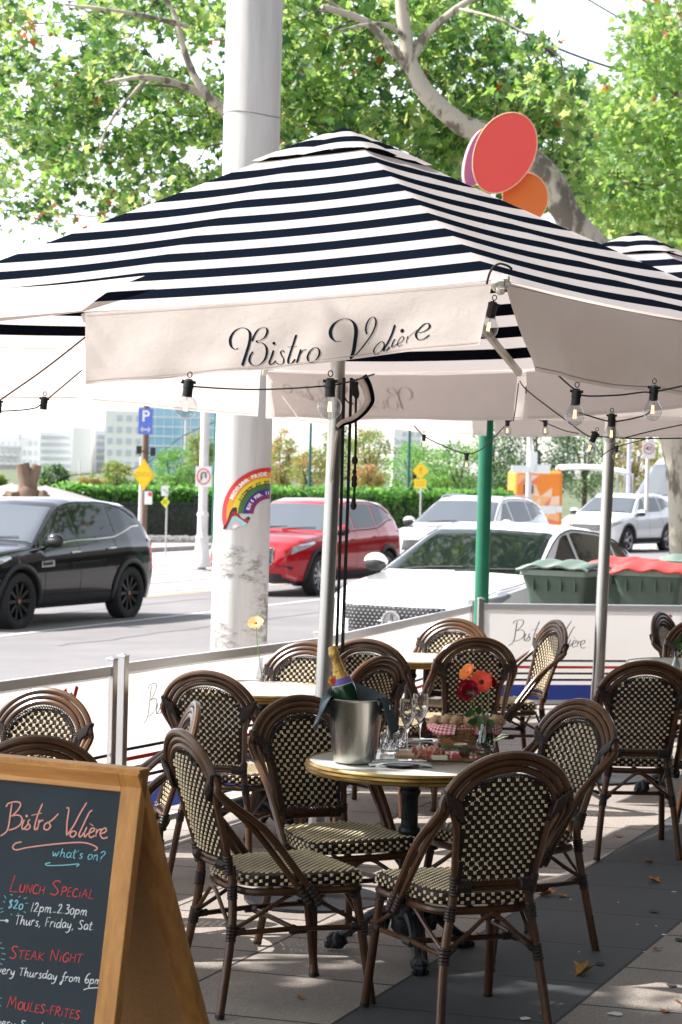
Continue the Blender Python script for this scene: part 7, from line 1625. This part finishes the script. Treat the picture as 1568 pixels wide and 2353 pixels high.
mb = MB(); mb.prism([Vector((fa.x, fa.y-.6, -.6)), Vector((fb.x, fb.y-.6, -.6)), Vector((fb.x, fb.y+.3, -.6)), Vector((fa.x, fa.y+.3, -.6))], (0, 0, .30)); struct(mb, 'garden_kerb', M_conc, smooth=0)
# ---------------------------------------------------------------- overhead wires
def wire(label, pts, r=.02):
    mb = MB(); w = crv([P(*p) for p in pts], 8); o = Vector(w[0]); mb.tube([p-o for p in w], r, 5); ob = mb.build('overhead_wire', M_wire); ob.location = o; tag(ob, label, 'wire', 'overhead tram and power wires'); return ob
wire('thick overhead cable across the upper right sky, through the tuft of leaves', [(1030, -20, 40), (1180, 65, 40), (1330, 130, 40), (1500, 185, 40), (1640, 225, 40)], .022)
wire('overhead wire in the top right corner, upper of the pair', [(1320, -20, 42), (1460, 60, 42), (1640, 140, 42)], .016)
wire('thin overhead wire between the cable and the corner wire', [(1150, -20, 60), (1320, 45, 60), (1500, 120, 60), (1640, 170, 60)], .012)
wire('pair-like wire at left, upper one above the canopy edge', [(-40, 480, 60), (150, 492, 60), (330, 510, 60)], .02); wire('pair-like wire at left, lower one above the canopy edge', [(-40, 487, 60), (150, 500, 60), (330, 519, 60)], .015)
wire('faint wire at the left frame edge just over the canopy', [(-40, 574, 60), (60, 578, 60), (100, 580, 60)], .014); wire('pale wire crossing in front of the far buildings', [(60, 1100, 100), (240, 1085, 100), (330, 1068, 100), (424, 1000, 100), (520, 960, 100)], .025)
wire('pale wire right of the concrete pole over the trees', [(600, 1058, 90), (760, 1045, 90), (960, 1040, 90)], .02)

# unseen tree added left of the frame, lobes aimed so it shades the near tables and is mirrored in the cars
rnd = random.Random(77); tb_ = Vector((-6.6, 9.6, -.2)); t = thing('plane_tree', 'unseen plane tree added left of the frame to shade the near chairs', 'tree', tb_, 0, 'plane trees over the footpath')
mb = MB(); mb.tube([(0, 0, 0), (.1, -.1, 2.4), (-.1, -1.2, 4.6), (-.4, -2.2, 7)], [.24, .2, .15, .08], 10)
for k in range(7): a = k*.9; mb.tube([(0, -.4, 3.4+.25*k), (.8*cos(a)-.2, .8*sin(a)-1.4, 5.+.3*k), (1.4*cos(a)-.4, 1.4*sin(a)-2.3, 6.2+.3*k)], [.09, .06, .02], 7)
mb.build('trunk', M_plane, t); mb = MB()
SHX, SHY = 1.5, 1.45
for i in range(520):
    lx, ly, lr_ = ((.1, 7.0, 1.1), (-.6, 5.6, 1.35), (1.3, 5.9, 1.4))[i % 3]; d = Vector((rnd.gauss(0, 1), rnd.gauss(0, 1), rnd.gauss(0, 1))).normalized()*rnd.uniform(.1, 1)**.5; dz = d.z*1.0; q = Vector((lx-6.9-.96*dz+6.6+d.x*lr_, ly+.9+.13*dz-9.6+d.y*lr_, 7.2+dz))
    for _ in range(15): addleaf(mb, q+Vector((rnd.gauss(0, .15), rnd.gauss(0, .15), rnd.gauss(0, .15))), rnd.uniform(.07, .12), rnd.choice((0, 0, 1, 2)), rnd)
mb.build('crown', LM, t, smooth=0, fix=False)
# the cafe building behind the viewer
t = thing('cafe_building', 'brick shop front of the cafe behind the viewer, outside the frame', 'building', st(-2, -4.2, -.3), -TH+0)
t.rotation_euler = (0, 0, atan2(US.y, US.x)); MBK = mk('brick', (.07, .055, .05), .9, col2=(.05, .04, .037), scale=20, bump=.3)
mb = MB(); mb.box((78, -4, 4.0), (180, 8, 8.6)); mb.build('wall', MBK, t, smooth=0)
for i in range(26):
    mb = MB(); mb.box((-5+4.6*i, .02, 1.75), (3.7, .08, 2.6)); f_ = mb.build('shop_window', M_cgl, t, smooth=0); mb = MB(); [mb.box((-5+4.6*i+x_, .06, 1.75), (.07, .1, 2.7)) for x_ in (-1.85, 0, 1.85)]; mb.build('window_frame', M_trim, f_, smooth=0)
    mb = MB(); mb.box((-5+4.6*i, .02, 5.6), (1.6, .08, 1.9)); mb.build('upper_window', M_cgl, t, smooth=0)
mb = MB(); mb.box((78, 2.45, 3.45), (178, 4.88, .14)); mb.build('added_verandah_roof', M_trim, t, smooth=0)  # unseen verandah with posts, added to keep sky light off the paving
for i in range(12): mb = MB(); mb.tube([(-4+7*i, 4.75, 0), (-4+7*i, 4.75, 3.4)], .05, 10) if not 0 <= i <= 1 else None; (mb.build('added_verandah_post', M_gpole, t) if mb.v else None)

for (bx, by, cx, cy, cz, rx_, rz_, lab) in ((-5.2, 2.6, -4.6, 3.2, 6.6, 2.7, 1.7, 'unseen plane tree added at the kerb on the left to block sky light'), (3.6, 2.6, 1.2, 3.4, 6.4, 2.6, 1.6, 'unseen plane tree added over the footpath near the viewer to block sky light')):  # two unseen trees added, their crowns cut the sky fill overhead
    t = thing('plane_tree', lab, 'tree', (bx, by, gz(bx)), 0, 'plane trees over the footpath'); mb = MB(); mb.tube([(0, 0, 0), (.0, 0, 3.2), (cx-bx, cy-by, cz)], [.2, .16, .07], 10)
    for k in range(6): a = k; mb.tube([(0, 0, 3.+.2*k), ((cx-bx)*.5+rx_*.5*cos(a), (cy-by)*.5+rx_*.5*sin(a), 4.6+.2*k), (cx-bx+rx_*.8*cos(a), cy-by+rx_*.8*sin(a), cz)], [.08, .05, .02], 7)
    mb.build('trunk', M_plane, t); mb = MB()
    for i in range(260):
        d = Vector((rnd.gauss(0, 1), rnd.gauss(0, 1), rnd.gauss(0, 1))).normalized()*rnd.uniform(.2, 1)**.4; q = Vector((cx-bx+d.x*rx_, cy-by+d.y*rx_, cz+d.z*rz_))
        for _ in range(14): addleaf(mb, q+Vector((rnd.gauss(0, .28), rnd.gauss(0, .28), rnd.gauss(0, .2))), rnd.uniform(.09, .14), rnd.choice((0, 0, 1, 2)), rnd)
    mb.build('crown', LM, t, smooth=0, fix=False)

M_tar = mk('tar_patch', (.12, .112, .115), .85, col2=(.15, .14, .14), scale=2)
for k, (p0, q0, ln, w_) in enumerate(((22, 12.6, 9, .05), (31, 10.4, 14, .04), (26, 16.1, 20, .05), (40, 13.5, 18, .06), (18, 9.7, 6, .035))):
    mb = MB(); pts = [(p0+ln*i/24, q0+.16*noise.noise(Vector((i*.5, k*3, 0)))) for i in range(25)]; vs = []
    for p_, q_ in pts: vs += [st(p_, q_-w_/2, roadz(q_-w_/2)+.004), st(p_, q_+w_/2, roadz(q_+w_/2)+.004)]
    mb.add(vs, [(2*i, 2*i+2, 2*i+3, 2*i+1) for i in range(24)]); struct(mb, 'tar_seam', M_tar, smooth=0)
